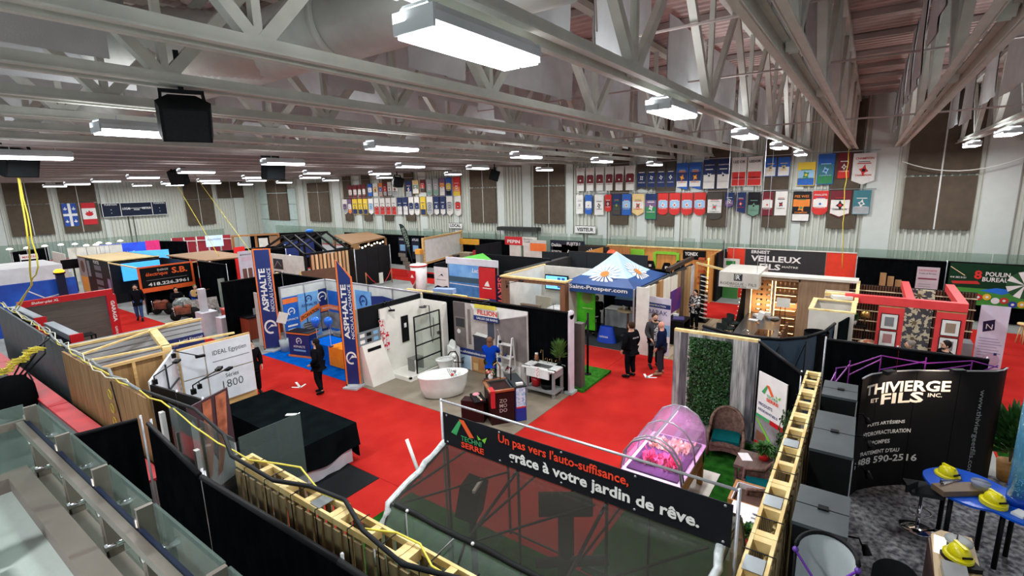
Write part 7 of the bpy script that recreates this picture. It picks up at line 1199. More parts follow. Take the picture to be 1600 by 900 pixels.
t = T('guitar', 'tan acoustic guitar held by the seated musician', 'guitar', (11.25, 28.4, .9)); GU = M('guitar_spruce', (222, 176, 112), .4); c = Vector((11.2, 28.42, 1.0)); ux = Vector((.97, .05, .12)).normalized(); uz = Vector((-.12, 0, .97)).normalized(); ol = [(-.26, 0), (-.24, .13), (-.12, .19), (-.02, .13), (.1, .15), (.2, .1), (.24, 0), (.2, -.1), (.1, -.15), (-.02, -.13), (-.12, -.19), (-.24, -.13)]
G(GU).ext([c + ux * a + uz * b for a, b in ol], (0, .1, 0)).to('body', t); G(M('neck_dark', (90, 56, 34), .4)).beam(c + ux * .2 + Vector((0, -.01, 0)), c + ux * .68, .06, .03).to('neck', t); G(BLACK).cyl(c + ux * .02 + Vector((0, -.012, 0)), c + ux * .02 + Vector((0, -.006, 0)), .05, n=12).to('sound_hole', t)
G(M('seat_stool_dark', (40, 36, 34), .6)).cyl((11.3, 28.75, 0), (11.3, 28.75, .5), .2, n=12).solo('round_stool', 'dark round stool under the seated guitarist', 'stool')
for k, (x_, y_, h_) in enumerate(((11.9, 27.4, 1.7), (12.0, 26.6, 1.5))): G(M('panel_mist', (150, 160, 150), .5)).box(x_, x_ + .4, y_, y_ + .05, 0, h_).solo('info_panel', 'slim grey green info panel right of the guitarist, %s' % ['taller', 'shorter'][k], 'panel')
t = T('white_plinth', 'white cloth covered block with a tall white column on top', 'plinth', (9.45, 23.6, 0)); G(WC).box(9.2, 9.85, 23.1, 23.8, 0, .98).to('block', t); G(WC).box(9.35, 9.6, 23.4, 23.65, .98, 2.0).to('column', t); G(WC).box(9.45, 9.95, 22.0, 22.5, 0, .86).solo('white_plinth', 'smaller white cloth covered block beside the black booth', 'plinth')
for k, (x_, y_, z_, s_, c) in enumerate(((12.0, 25.5, .5, (.8, .8, 1.0), (44, 44, 50)), (13.6, 26.0, .5, (1.2, .5, 1.0), (30, 40, 70)), (14.2, 27.2, .8, (.5, .4, 1.5), (60, 160, 220)), (15.6, 27.5, .4, (1.2, .8, .8), (40, 36, 38)), (16.0, 25.5, .45, (.6, .5, .9), (196, 40, 40)), (15.0, 25.0, .35, (.7, .5, .7), (200, 200, 196)), (11.2, 25.0, .3, (.6, .5, .6), (170, 50, 40)), (13.0, 28.0, .6, (.5, .5, 1.2), (70, 74, 70)))):
    t = T('display_unit', ['black speaker shaped display unit', 'navy low display counter', 'bright blue lit display case', 'dark low machine display', 'red display box', 'white display block', 'red low crate display', 'grey green display tower'][k] + ' among the stands left of the tall flag', 'display', (x_, y_, 0)); G(col(*c)).box(x_ - s_[0] / 2, x_ + s_[0] / 2, y_ - s_[1] / 2, y_ + s_[1] / 2, 0, s_[2] * .9).to('body', t); G(col(*[min(255, v + 40) for v in c])).box(x_ - s_[0] / 2 - .03, x_ + s_[0] / 2 + .03, y_ - s_[1] / 2 - .03, y_ + s_[1] / 2 + .03, s_[2] * .9, s_[2]).to('top', t)
# pergola with black frame and slat wall
t = T('black_pergola', 'black metal pergola frame with sloping rafters and slat wall', 'pergola', (18, 29, 0)); BK = M('frame_black', (24, 24, 25), .5)
for i, x_ in enumerate((16.6, 17.35, 18.1, 18.85, 19.6)):
    G(BK).beam((x_, 26.8, 2.44), (x_, 28.9, 3.45), .1).to('rafter', t); G(BK).beam((x_, 28.9, 3.45), (x_, 31.6, 2.44), .1).to('rafter', t)
for y_, z_ in ((26.8, 2.44), (28.9, 3.45), (31.6, 2.44)): G(BK).beam((16.5, y_, z_), (19.7, y_, z_), .12).to('beam', t)
for x_ in (16.6, 19.6):
    for y_ in (26.8, 31.6): G(BK).box(x_ - .06, x_ + .06, y_ - .06, y_ + .06, 0, 2.44).to('post', t)
for k in range(10): G([M('slat_pink_wood', (196, 146, 104), .6, kind='woodz'), M('slat_pale_wood', (222, 180, 134), .6, kind='woodz')][k % 2]).box(16.95 + k * .27, 17.1 + k * .27, 26.7, 26.78, .0, 2.36).to('slat', t)
G(M('slat_gap_dark', (60, 48, 40), .8)).box(16.9, 19.6, 26.8, 26.84, .0, 2.3).to('backing', t); G(OFFW).box(16.62, 16.68, 27.0, 31.4, .0, 2.3).to('white_wall', t); f = Face((16.62, 31.4, 0), XR)
for a, b in ((1.0, 1.35), (1.0, .55)): f.rect(DGREY, a, b, a + 1.1, b + .65).line(GREY, [(a + .1, b + .1), (a + .5, b + .5), (a + .9, b + .2)], .08)
f.to('photo_print', t); G(M('warm_bulb', (255, 225, 200), emit=8, kind='emit')).ball((16.9, 28.9, 2.2), .08, n=8, k=5).to('bulb', t); G(BLUE).ball((18.4, 28.9, 3.62), .2, (1.3, 1, .6), 10, 6).solo('blue_tarp', 'crumpled blue tarp on the black pergola ridge', 'tarp')
t = T('navy_signs', 'pair of navy round logo panels behind the black pergola', 'sign', (22, 37, 0)); [G(M('panel_navy_mid', (24, 50, 120), .5)).beam((21.2 + k * 1.4, 37.0, 1.6), (22.3 + k * 1.4, 36.8, 1.6), .06, 1.5).to('panel', t) for k in range(2)]; G(BLACK).beam((21.2, 37.1, .7), (23.7, 36.9, .7), .08, 1.4).to('base', t)
# black box of panels with roped stage
t = T('black_cabin', 'tall black panelled cabin standing before the red stage carpet', 'booth', (21, 27, 0)); MB_ = M('cabin_black', (27, 27, 29), .6)
for k in range(3): G(MB_).box(19.62 + k * .93, 20.53 + k * .93, 26.15, 26.2, .0, 2.4).to('panel', t)
for k in range(2): G(MB_).box(19.56, 19.61, 26.2 + k * .98, 27.16 + k * .98, .0, 2.4).to('panel', t)
G(ALU).cyl((19.58, 26.13, 0), (19.58, 26.13, 2.45), .03, n=8).to('corner_post', t); G(ALU).cyl((22.45, 26.13, 0), (22.45, 26.13, 2.45), .03, n=8).to('corner_post', t); G(MB_).box(22.38, 22.44, 26.2, 28.1, 0, 2.4).to('panel', t); G(MB_).box(19.6, 22.4, 28.1, 28.16, 0, 2.4).to('back_panel', t)
t = T('rope_barrier', 'red rope barrier hung between two low posts by the black cabin', 'barrier', (20.3, 25.2, 0)); pts = [(19.9, 25.6), (21.9, 25.5)]
for x_, y_ in pts: G(GOLD).cyl((x_, y_, 0), (x_, y_, .95), .03, n=8).to('post', t)
G(RED).tube([(19.9, 25.6, .9), (20.3, 25.55, .4), (20.6, 25.5, .15)], .03, 6).to('rope', t); G(RED).tube([(21.9, 25.5, .9), (21.6, 25.5, .45), (21.3, 25.5, .15)], .03, 6).to('rope', t); G(OFFW).box(20.8, 21.1, 25.4, 25.45, .1, .8).to('notice', t)
# wooden canopy with string lights and letter
t = T('wooden_canopy', 'wooden slatted canopy with glowing string lights and a white letter', 'canopy', (22.8, 30.5, 0)); A, B, C3, D = at(522, 369, 2.6), at(550, 384, 2.6), at(602, 372, 2.6), at(575, 364, 2.6)
G(PGM).ext([A, B, C3, D], (0, 0, .1)).to('roof', t); G(PGM).beam(B - Vector((0, 0, .5)), B + Vector((.35, -.3, -.5)), .08, 1.1).to('sign_board', t)
for p_ in (A, B, C3, D): G(PGM).box(p_.x - .06, p_.x + .06, p_.y - .06, p_.y + .06, 0, 2.6).to('post', t)
f = Face(B + Vector((-.0, -.06, -.75)), (.35, -.3, 0), eps=.05); f.text(WHITE, 'D', .08, 0, h=.42, bold=.03); f.to('letter', t)
for k in range(12): q = B.lerp(C3, k / 11); G(M('string_bulb', (255, 228, 180), emit=9, kind='emit')).ball((q.x, q.y, 2.32 + .05 * (k % 3)), .06, n=7, k=4).to('bulb', t)
for k in range(6): q = A.lerp(B, k / 5); G(M('cap_dark', (60, 40, 24), .7)).box(q.x - .08, q.x + .08, q.y - .08, q.y + .08, 2.3, 2.5).to('rafter_end', t)
# back drape line and posters
drape('long black drape along the banner wall, left third', [(27.6, 38), (27.6, 33), (27.6, 28)], z0=.02); drape('long black drape along the banner wall, middle third', [(27.6, 27.9), (27.6, 23), (27.6, 19.6)], z0=.02); drape('long black drape along the banner wall behind the ski shop', [(28.2, 16.8), (28.2, 12.6), (28.2, 5.95)], z0=.02, h=2.3)
for k, (y_, nm) in enumerate(((30.9, 'OCEANE'), (29.4, 'ATLAS'))): poster('navy_poster', 'navy poster with white picture on the long drape, %s of two' % ['left', 'right'][k], (27.5, y_, .6), XR, .9, 1.7, M('poster_midnight', (30, 36, 52), .5), lambda f, w_, h_: f.text(WHITE, nm, .1, h_ - .25, w=.7).rect(LBLUE, .15, .6, .75, 1.1), group='navy posters')
t = T('teardrop_flag', 'dark green teardrop flag leaning over the display racks', 'flag', (24.0, 24.6, 0)); a = onx(645, 412, 23.2); b = onx(624, 350, 23.2); 
def tf(u): return a.lerp(b, u)
w0 = Vector((0, -.42, 0)); G(M('flag_bottle', (42, 54, 50), .6)).ext([a, tf(.3) + w0 * .25, tf(.6) + w0 * .95, tf(.82) + w0 * 1.15, tf(.95) + w0 * .85, tf(1) + w0 * .4, b, tf(.9) - w0 * .15, tf(.6) - w0 * .3, tf(.3) - w0 * .15], (.03, 0, 0)).to('cloth', t); g = G(M('flag_lettering', (150, 165, 150), .5)); g.txt('BESSON', tf(.92) + Vector((-.03, -.1, -.1)), (a - b), Vector((0, -.9, .3)).normalized(), 1.3, .3, .0); g.to('lettering', t); G(BLACK).tube([(a.x, a.y, 0), a, b], .03, 6).to('pole', t)
t = T('brochure_rack', 'leaning zigzag brochure rack against the black drape', 'rack', (25, 25, 0)); 
for k in range(6): p_ = onx(628 + k * 3.6, 398 + k * 6.5, 24.2); G(M('rack_grey', (120, 116, 104), .6)).box(p_.x - .02, p_.x + .03, p_.y - .35, p_.y + .35, p_.z - .16, p_.z + .1).to('brochure_tray', t)
G(BLACK).box(24.24, 24.3, 23.9, 25.6, 0, .3).to('base', t); G(BLACK).box(24.24, 24.27, 24.6, 24.8, .3, 1.9).to('spine', t)
t = T('leaflet_tower', 'slim leaflet tower with an orange head left of the white board', 'stand', (22, 22.8, 0)); p_ = onx(655, 402, 21.6); G(M('tower_grey', (150, 146, 136), .6)).box(21.5, 21.8, p_.y - .2, p_.y + .2, 0, p_.z + .2).to('tower', t); G(M('tower_orange', (220, 150, 50), .5)).box(21.48, 21.82, p_.y - .22, p_.y + .22, p_.z + .2, p_.z + .5).to('head', t); [G(WHITE).box(21.46, 21.5, p_.y - .15, p_.y + .15, .3 + k * .35, .55 + k * .35).to('leaflet', t) for k in range(4)]
t = T('framed_whiteboard', 'big blank white board in a pale wooden frame', 'board', (24.5, 22.8, 0)); aa, bb = Vector((21.8, 22.3, 0)), Vector((27.2, 23.9, 0)); G(M('board_white', (232, 236, 232), .5)).beam((aa.x, aa.y, 2.25), (bb.x, bb.y, 2.2), .06, 1.45).to('board', t)
for z_, d_ in ((3.02, 0), (1.48, 0)): G(PINE).beam((aa.x, aa.y - .04, z_), (bb.x, bb.y - .04, z_ - .08), .12).to('frame_rail', t)
for q in (aa, bb): G(PINE).box(q.x - .07, q.x + .07, q.y - .1, q.y + .04, 0, 3.08).to('frame_post', t)
# lake booth
t = T('cup_display', 'giant red and white paper cup shaped display', 'display', (17.3, 18.1, 0)); G(M('cup_white', (224, 216, 214), .5)).cyl((17.3, 18.1, 0), (17.3, 18.1, 2.36), .3, .42, 24).to('cup_body', t); G(RED).cyl((17.3, 18.1, 2.26), (17.3, 18.1, 2.33), .44, .445, 24).to('rim', t); f = Face((16.84, 18.4, .9), XR); f.poly(RED, [(.05, 1.2), (.55, 1.2), (.55, .8), (.3, .45), (.05, .8)]).poly(M('print_brown', (96, 66, 58), .6), [(.3, .4), (.52, .6), (.5, .1)]).poly(WHITE, [(.2, .85), (.42, .85), (.3, 1.02)], 3); f.to('print', t)
def prW(f, w_, h_): f.poly(BLACK, [(.25, .62), (.45, .72), (.6, .66), (.5, .8), (.4, .72)]).line(GREY, [(.15, .5), (.75, .5)], .03).poly(BLACK, [(.0, .02), (.0, .12), (.2, .22), (.5, .16), (.8, .24), (w_, .14), (w_, .02)])
poster('white_logo_cube', 'white panel with a small dark bird logo beside the cup', (16.9, 16.65, 1.3), XR, .9, 1.1, M('cube_white', (206, 206, 204), .5), prW)
def prL(f, w_, h_): f.rect(SKY, 0, h_ * .62, w_, h_).rect(M('lake_hills', (40, 78, 96), .6), 0, h_ * .48, w_, h_ * .64).rect(M('lake_water', (60, 124, 178), .5, rgb2=(40, 100, 156)), 0, .12, w_, h_ * .48).line(WHITE, [(0, h_ * .42), (w_, h_ * .4)], .03).text(WHITE, 'Lac', 1.4, h_ - .3, w=.35, shear=.2).rect(M('print_wine2', (150, 30, 50), .5), 0, 0, w_, .1)
poster('lake_backdrop', 'large printed backdrop of a blue lake and hills', (16.9, 15.68, 1.05), XR, 1.8, 1.55, SKY, prL, 'backdrop')
def prC2(f, w_, h_): f.rect(NAVY, 0, .0, w_, 1.2).poly(RED, [(0, 1.0), (w_, 1.5), (w_, h_), (0, h_)]).rect(M('print_gold', (214, 160, 60), .5), .05, .1, w_ - .05, .4).poly(WHITE, [(.3, 1.75), (.6, 1.75), (.5, 2.0), (.38, 1.9)]).line(WHITE, [(.2, 1.66), (.7, 1.66)], .04)
poster('red_column_banner', 'red and navy column banner right of the lake backdrop', (16.85, 13.86, .0), XR, .92, 2.58, RED, prC2, 'banner')
def prD(f, w_, h_): f.g.m(M('print_flame', (220, 90, 90), .5)).txt('SERVICE', f.p(.12, h_ - .1), -f.v, f.u, 1.6, .3, .02); f.rect(M('print_orange_red', (220, 80, 30), .5), .1, .3, .3, .6)
poster('dark_text_panel', 'dark narrow panel with large tilted lettering', (16.8, 12.9, .0), XR, .55, 2.3, M('panel_indigo', (34, 26, 50), .5), prD)
G(M('header_pale', (206, 208, 216), .5)).box(16.95, 17.05, 12.9, 15.9, 2.6, 2.9).solo('pale_header', 'pale header strip above the lake backdrop', 'panel'); G(ALU).box(17.0, 17.05, 12.9, 12.95, 0, 2.6).box(17.0, 17.05, 15.8, 15.85, 0, 2.6).solo('header_posts', 'pair of thin posts behind the lake backdrop', 'post')
G(M('roof_green', (70, 170, 40), .6)).ext([(18.0, 16.5, 2.55), (17.9, 13.6, 2.55), (20.6, 16.6, 2.55)], (0, 0, .04)).solo('green_ceiling', 'bright green triangular fabric ceiling behind the pale header', 'canopy'); G(BLK2).box(20.6, 20.68, 12.4, 16.8, 0, 2.55).solo('dark_wall', 'dark wall holding the green fabric ceiling', 'partition'); G(BLK2).box(17.1, 20.6, 16.75, 16.83, 0, 2.5).solo('dark_wall', 'dark wall at the left of the lake booth', 'partition')
panels('slate topped dark partition between the lake booth and white room', (17.0, 12.45), (22.5, 12.4), 2.44, M('slate_dark', (58, 56, 54), .6), .3, 1.4)
# white bathroom room 2
WD = M('frame_walnut', (130, 92, 66), .5, kind='woodz', rgb2=(108, 74, 52)); t = T('white_room', 'white walled bathroom room with a walnut frame and pine edges', 'booth', (18, 10.6, 0))
for y_ in (12.0, 9.2): G(WD).box(16.15, 16.45, y_ - .1, y_ + .12, 0, 2.36).to('frame_post', t)
G(WD).box(16.15, 16.3, 9.3, 11.9, 2.26, 2.4).to('frame_beam', t); G(PINEL).box(16.12, 16.34, 9.05, 12.15, 2.4, 2.46).to('pine_edge', t)
G(OFFW).box(16.45, 19.6, 12.1, 12.16, 0, 2.4).to('left_wall', t); G(OFFW).box(19.55, 19.62, 9.1, 12.1, 0, 2.4).to('back_wall', t); G(OFFW).box(16.45, 17.1, 9.1, 9.16, 0, 2.4).to('right_wall', t); G(PINEL).box(16.3, 19.65, 12.1, 12.2, 2.4, 2.45).to('pine_edge', t); G(PINEL).box(16.3, 19.65, 9.1, 9.2, 2.4, 2.45).to('pine_edge', t); G(GOLD).box(19.56, 19.6, 7.8, 9.1, 1.4, 2.4).to('ochre_wall', t)
t = T('television', 'wall television showing pale blue pictures in the white room', 'television', (19.4, 11.3, 1.4)); G(BLACK).box(19.35, 19.42, 10.75, 11.95, 1.33, 2.02).to('case', t); G(M('screen_lit', (110, 190, 250), emit=1.1, kind='emit')).box(19.33, 19.35, 10.8, 11.9, 1.38, 1.97).to('screen', t); f = Face((19.33, 11.9, 1.38), XR); [f.rect(M('screen_dark', (40, 90, 160), emit=.6, kind='emit'), .62 + .22 * (k % 2), .06 + .18 * (k // 2), .78 + .22 * (k % 2), .18 + .18 * (k // 2)) for k in range(6)]; [f.rect(WHITE, .08, .1 + .1 * k, .36, .13 + .1 * k) for k in range(4)]; f.to('picture', t)
t = T('navy_vanity', 'dark navy vanity with a white vessel basin in the white room', 'vanity', (18.3, 9.8, 0)); G(M('vanity_navy', (38, 44, 60), .5)).box(17.9, 18.5, 9.3, 10.9, .0, .82).to('cabinet', t); G(CER).box(17.85, 18.55, 9.25, 10.95, .82, .87).to('worktop', t); G(CER).lathe([(.15, 0), (.24, .13), (.22, .13), (.14, .03)], (18.2, 9.8, .87), 16).to('basin', t); G(BLACK).tube([(18.42, 9.8, .87), (18.42, 9.8, 1.15), (18.3, 9.8, 1.16)], .015, 6).to('tap', t)
t = T('framed_fireplace', 'square dark framed picture leaning in the white room', 'picture', (17.5, 11.6, 0)); G(M('frame_taupe', (140, 128, 112), .6)).box(17.2, 17.3, 10.9, 11.9, .2, 1.1).to('frame', t); G(BLACK).box(17.17, 17.2, 11.0, 11.8, .28, 1.02).to('picture', t); G(GREY).box(17.3, 17.6, 11.0, 11.8, 0, .2).to('stand', t); G(M('panel_taupe_pale', (190, 184, 164), .6)).box(18.2, 18.26, 10.95, 11.75, 0, 1.25).solo('taupe_panel', 'pale taupe panel leaning behind the framed picture', 'panel')
t = T('second_basin', 'low white basin counter in front of the navy vanity', 'vanity', (16.9, 9.9, 0)); G(OFFW).box(16.75, 17.2, 9.4, 10.7, .0, .8).to('cabinet', t); G(CER).box(16.7, 17.25, 9.35, 10.75, .8, .84).to('worktop', t); G(BLACK).tube([(17.15, 10.2, .84), (17.15, 10.2, 1.25), (17.0, 10.0, 1.3)], .012, 6).to('tap', t); spot_arm((16.25, 11.9, 2.0), (16.0, 11.0, 2.35), 'black arm spotlight over the walnut framed room')
panels('long black gridded wall behind the daisy tent', (22.4, 12.4), (22.4, 8.2), 2.72, M('grid_black', (44, 47, 50), .5), .08, .95)
panels('black gridded wall left end behind the white room', (22.4, 14.0), (22.4, 12.45), 2.62, M('grid_black2', (38, 40, 43), .5), .08, .7)
def prH(f, w_, h_): f.text(WHITE, 'Daikin', .1, 1.9, w=.7).text(WHITE, 'FUJITSU', 1.2, 1.95, w=.9).text(WHITE, 'BOSCH', .1, 1.5, w=.7).text(WHITE, 'Amana', 1.2, 1.5, w=.9).rect(M('unit_white', (210, 206, 196), .5), .6, .9, 1.5, 1.3).rect(WHITE, 1.6, 1.0, 2.1, 1.3)
poster('heat_pump_backdrop', 'navy backdrop with white heating brand names', (26.9, 16.2, .4), XR, 2.4, 2.3, M('backdrop_ink', (40, 44, 56), .5), prH, 'backdrop')
poster('white_product_banner', 'white and orange product banner left of the navy backdrop', (26.4, 17.4, .3), XR, 1.2, 2.4, M('banner_bone', (206, 204, 196), .5), lambda f, w_, h_: f.rect(ORANGE, .0, 1.7, w_, 2.2).disc(GREY, .5, 1.0, .2), 'banner')
def prPe(f, w_, h_): f.rect(M('sign_red2', (206, 28, 36), .5), 0, 0, 1.4, h_).text(WHITE, 'PEPIN', .2, .12, w=1.0, h=.22, bold=.03).rect(OFFW, 1.4, 0, w_, h_).text(DGREY, 'Electricite', 1.5, .35, w=.7).text(DGREY, 'Chauffage', 1.5, .15, w=.7)
poster('red_name_sign', 'red sign with white family name over white panels', (26.5, 19.45, 2.3), XR, 2.5, .55, OFFW, prPe, 'sign'); [G(OFFW).box(26.52, 26.56, y_, y_ + .9, 0, 2.3).solo('white_board', 'white panel under the red name sign, %s' % nm, 'panel') for y_, nm in ((18.2, 'with grey stripes'), (17.1, 'plain'))]
t = T('brown_logo_panel', 'brown backdrop with white hand shaped logo and black lower half', 'backdrop', (26.9, 13, 0)); G(GOLD).box(26.9, 26.95, 10.9, 16.0, 1.8, 2.44).to('upper', t); G(M('panel_soot', (46, 44, 44), .5)).box(26.85, 26.9, 12.2, 14.2, .0, 2.44).to('centre', t); G(BLK2).box(26.9, 26.95, 10.9, 16.0, 0, 1.8).to('lower', t); f = Face((26.85, 14.2, 0), XR); [f.line(WHITE, [(.7 + k * .1, 1.9), (.62 + k * .13, 2.15 + .08 * (2 - abs(k - 2)))], .06) for k in range(5)]; f.to('logo_print', t)
panels('black side panels and red header stand left of the red name sign', (24.0, 19.9), (26.4, 19.7), 2.5, BLK2, .08, 1.2); G(M('header_yellow', (226, 160, 40), .5)).box(26.9, 26.96, 22.0, 23.8, 2.1, 2.5).solo('yellow_header', 'yellow sign on the drape right of the white board', 'sign'); G(OFFW).box(26.9, 26.96, 24.4, 25.4, 2.0, 2.5).solo('white_header', 'small white sign beside the right end of the white board', 'sign')
for k, c in enumerate(((180, 40, 44), (150, 146, 120), (90, 88, 84))): G(col(*c)).box(25.6, 26.2, 20.6 + k * 1.2, 21.5 + k * 1.2, 0, 1.9 - .2 * k).solo('shelf_block', ['red', 'sage', 'dark grey'][k] + ' shelf unit under the yellow sign', 'shelf')
# sports shop booth
SK1 = M('shop_orange_wood', (224, 160, 84), .5, kind='woodz', rgb2=(196, 132, 62)); SG = M('shop_lime', (130, 200, 50), .5)
t = T('sports_shop', 'orange wood walled sports shop booth with lime green frames', 'booth', (26.8, 9.3, 0))
G(SK1).box(27.6, 27.66, 6.2, 12.6, .0, 2.44).to('back_wall', t); G(SK1).box(23.6, 27.6, 12.55, 12.6, 1.6, 2.4).to('left_wall', t); G(SK1).box(25.6, 27.6, 6.15, 6.2, .0, 2.44).to('right_wall', t)
for a in ((27.5, 27.58, 8.3, 8.45, .0, 2.2), (27.5, 27.58, 9.6, 9.75, .0, 2.2), (27.5, 27.58, 8.45, 9.6, 2.1, 2.25), (27.5, 27.58, 10.3, 11.6, 1.9, 2.3)): G(SG).box(*a).to('lime_frame', t)
G(PINEL).box(27.5, 27.7, 6.1, 12.6, 2.44, 2.5).to('top_edge', t); G(BLACK).box(27.52, 27.58, 6.9, 8.1, 1.9, 2.38).to('sign_board', t); f = Face((27.52, 8.1, 1.9), XR); f.text(WHITE, 'YONEX', .1, .2, w=.7, h=.2, bold=.03); f.to('lettering', t)
for k in range(5):
    for j in range(2): G(M('shoe_rust', (190, 90, 50), .6) if j else OFFW).box(27.3, 27.5, 6.45 + j * .45, 6.75 + j * .45, .6 + k * .33, .72 + k * .33).solo('sports_shoe', '%s shoe on the shop wall, %s from the bottom' % (['white', 'rust'][j], ORD[k]), 'shoe')
G(M('shop_strip', (255, 170, 80), emit=2, kind='emit')).box(25.62, 25.68, 6.25, 6.3, .6, 2.3).solo('light_strip', 'warm glowing strip at the end of the shoe wall', 'light')
for k, (y_, z_) in enumerate(((9.5, 1.5), (8.6, 1.45), (7.9, 1.6))):
    t = T('black_jacket', 'black jacket with a white crest hanging in the sports shop, %s from left' % ORD[k], 'jacket', (26.4, y_, z_ - .5), 0, 'hanging jackets'); G(BLACK).surf(lambda u, v: (26.4 + .1 * cos(2 * PI * u), y_ + .33 * sin(2 * PI * u) * (1 - .5 * v * v), z_ - .45 + .8 * v), 12, 5).to('body', t); G(WHITE).box(26.28, 26.29, y_ - .08, y_ + .06, z_ + .05, z_ + .18).to('crest', t); G(ALU).cyl((26.4, y_, 0), (26.4, y_, z_ - .3), .02, n=6).to('stand', t)
for k in range(6): G([RED, WHITE, SG, OFFW, GREY, RED][k]).beam((24.2 + .1 * k, 9.6 + .1 * k, .02), (24.6 + .1 * k, 9.3 + .13 * k, 1.8), .08, .03).solo('ski', 'upright ski in the shop entrance, %s from the left' % ORD[k], 'ski', 'upright skis')
G(M('ball_orange', (240, 90, 40), .5)).ball((25.5, 11.4, 2.2), .3, (1, 1, 1), 12, 8).solo('orange_ball', 'orange round toy over the shop wall', 'ball'); G(SK1).cyl((25.5, 11.4, 0), (25.5, 11.4, 1.92), .06, n=8).solo('display_post', 'wooden post carrying the orange round toy', 'post')
for k in range(3): G([WHITE, DGREY, M('toy_violet', (110, 60, 110), .6)][k]).ball((25.3, 10.7 - .4 * k, 2.12), .17, (1, 1.3, .8), 10, 6).solo('plush_item', '%s item on the ledge right of the orange toy' % ['white', 'dark grey', 'violet'][k], 'toy')
G(SK1).box(25.1, 25.5, 9.6, 11.0, 1.9, 1.97).solo('shop_ledge', 'wooden ledge carrying small items in the sports shop', 'shelf'); G(SK1).box(25.25, 25.35, 10.2, 10.4, 0, 1.9).solo('ledge_post', 'wooden post under the sports shop ledge', 'post')
G(BLK2).box(26.2, 28, 5.95, 6.05, 0, 2.5).solo('dark_wall', 'tall dark blue grey wall right of the shoe shelves', 'partition'); poster('green_white_banner', 'white banner with a green label and green landscape foot', (27.3, 5.9, .0), XR, .75, 2.1, OFFW, lambda f, w_, h_: f.rect(M('label_green', (40, 140, 60), .5), .1, 1.75, .55, 1.98).rect(M('print_violet', (90, 70, 150), .5), 0, 1.0, .3, 1.5).rect(M('print_meadow', (60, 130, 60), .5), 0, .0, w_, .6), 'banner')
# ================================================================ FLAGS, SCOREBOARD, SIGNS AND BANNERS ON THE WALLS
def flat(name, lb, cat, o, u, pts, mat, th=.03, grp=None):
    t = T(name, lb, cat, o, 0, grp); O = Vector(o); u = Vector(u); n = u.cross(Vector((0, 0, 1))); G(mat).ext([O + u * a + Vector((0, 0, b)) for a, b in pts], -n * th).to('cloth', t); return t
yq = YW - .28; QB = M('flag_blue', (30, 74, 160), .7); t = flat('quebec_flag', 'blue flag with a white cross and lilies on the far wall', 'flag', (12.72, yq, 3.7), YR, [(0, 0), (.95, 0), (.95, 1.92), (0, 1.92)], QB)
t.name = 'wall_flag'; WM[t.name] = Matrix.Translation((12.72, yq, 3.7)); f = Face((12.72, yq, 3.7), YR); f.rect(WHITE, .38, 0, .57, 1.92).rect(WHITE, 0, .86, .95, 1.06)
for a, b in ((.19, 1.48), (.76, 1.48), (.19, .42), (.76, .42)): f.poly(WHITE, [(a, b + .18), (a + .06, b), (a, b - .16), (a - .06, b)], 2).poly(WHITE, [(a - .13, b + .03), (a, b - .05), (a + .13, b + .03), (a + .1, b - .08), (a - .1, b - .08)], 2)
f.to('cross_print', t)
CR_ = M('flag_red', (200, 26, 40), .7); t = flat('wall_flag', 'red and white maple leaf flag on the far wall', 'flag', (14.0, yq, 3.75), YR, [(0, 0), (.98, 0), (.98, 1.88), (0, 1.88)], CR_); f = Face((14.0, yq, 3.75), YR); f.rect(WHITE, 0, .47, .98, 1.41).poly(CR_, [(.18, .94), (.3, 1.0), (.28, 1.14), (.42, 1.06), (.5, 1.24), (.6, 1.08), (.76, 1.12), (.72, .98), (.8, .9), (.66, .76), (.46, .72), (.3, .78)], 2); f.to('leaf_print', t)
t = T('scoreboard', 'long black scoreboard with local and visitor lettering', 'scoreboard', (17.9, YW - .4, 4.3)); SBB = M('scoreboard_navy', (26, 34, 52), .5); ys = YW - .5
for a, b in ((15.4, 16.72), (16.78, 19.18), (19.24, 20.42)): G(SBB).box(a, b, ys, YW - .1, 4.32, 5.5).to('board_section', t)
for z in (4.29, 5.5): G(WHITE).box(15.36, 20.46, ys - .02, YW - .1, z, z + .04).to('edge_strip', t)
for x in (15.36, 16.73, 19.19, 20.42): G(WHITE).box(x, x + .04, ys - .02, ys, 4.3, 5.54).to('divider', t)
G(WHITE).box(17.3, 18.6, ys - .01, ys, 5.0, 5.03).to('clock_frame', t); f = Face((15.4, ys, 4.32), YR); f.text(WHITE, 'LOCAL', 1.48, .58, w=.62, h=.2, bold=.02).text(WHITE, 'VISITEUR', 2.98, .58, w=.75, h=.18, bold=.02).text(WHITE, 'PERIODE', 2.35, .5, w=.45, h=.12).text(WHITE, 'PUNITION', .2, 1.0, w=.9, h=.14).text(WHITE, 'PUNITION', 4.0, 1.0, w=.9, h=.14); [f.rect(WHITE, a, b, a + .05, b + .05) for a in (.6, 4.4) for b in (.3, .6)]; f.to('lettering', t)
for x in (17.3, 17.7): G(DGREY).cyl((x, YW - .15, 0), (x, YW - .15, 4.3), .035, n=6).to('conduit', t)
for nm, y0, y1, z0, z1 in (('LOCAL', 26.85, 25.5, 2.95, 3.4), ('VISITEUR', 15.67, 14.2, 2.93, 3.44)):
    t = T('wall_sign', 'white wall sign reading %s in black letters' % nm, 'sign', (XW - .28, y0, z0)); G(WHITE).box(XW - .3, XW - .26, y1, y0, z0, z1).to('board', t); f = Face((XW - .3, y0, z0), XR); W_ = y0 - y1; f.rect(BLACK, 0, 0, W_, .03).rect(BLACK, 0, z1 - z0 - .03, W_, z1 - z0).text(BLACK, nm, .14, .13, w=W_ - .28, h=.25, bold=.03); f.to('lettering', t)
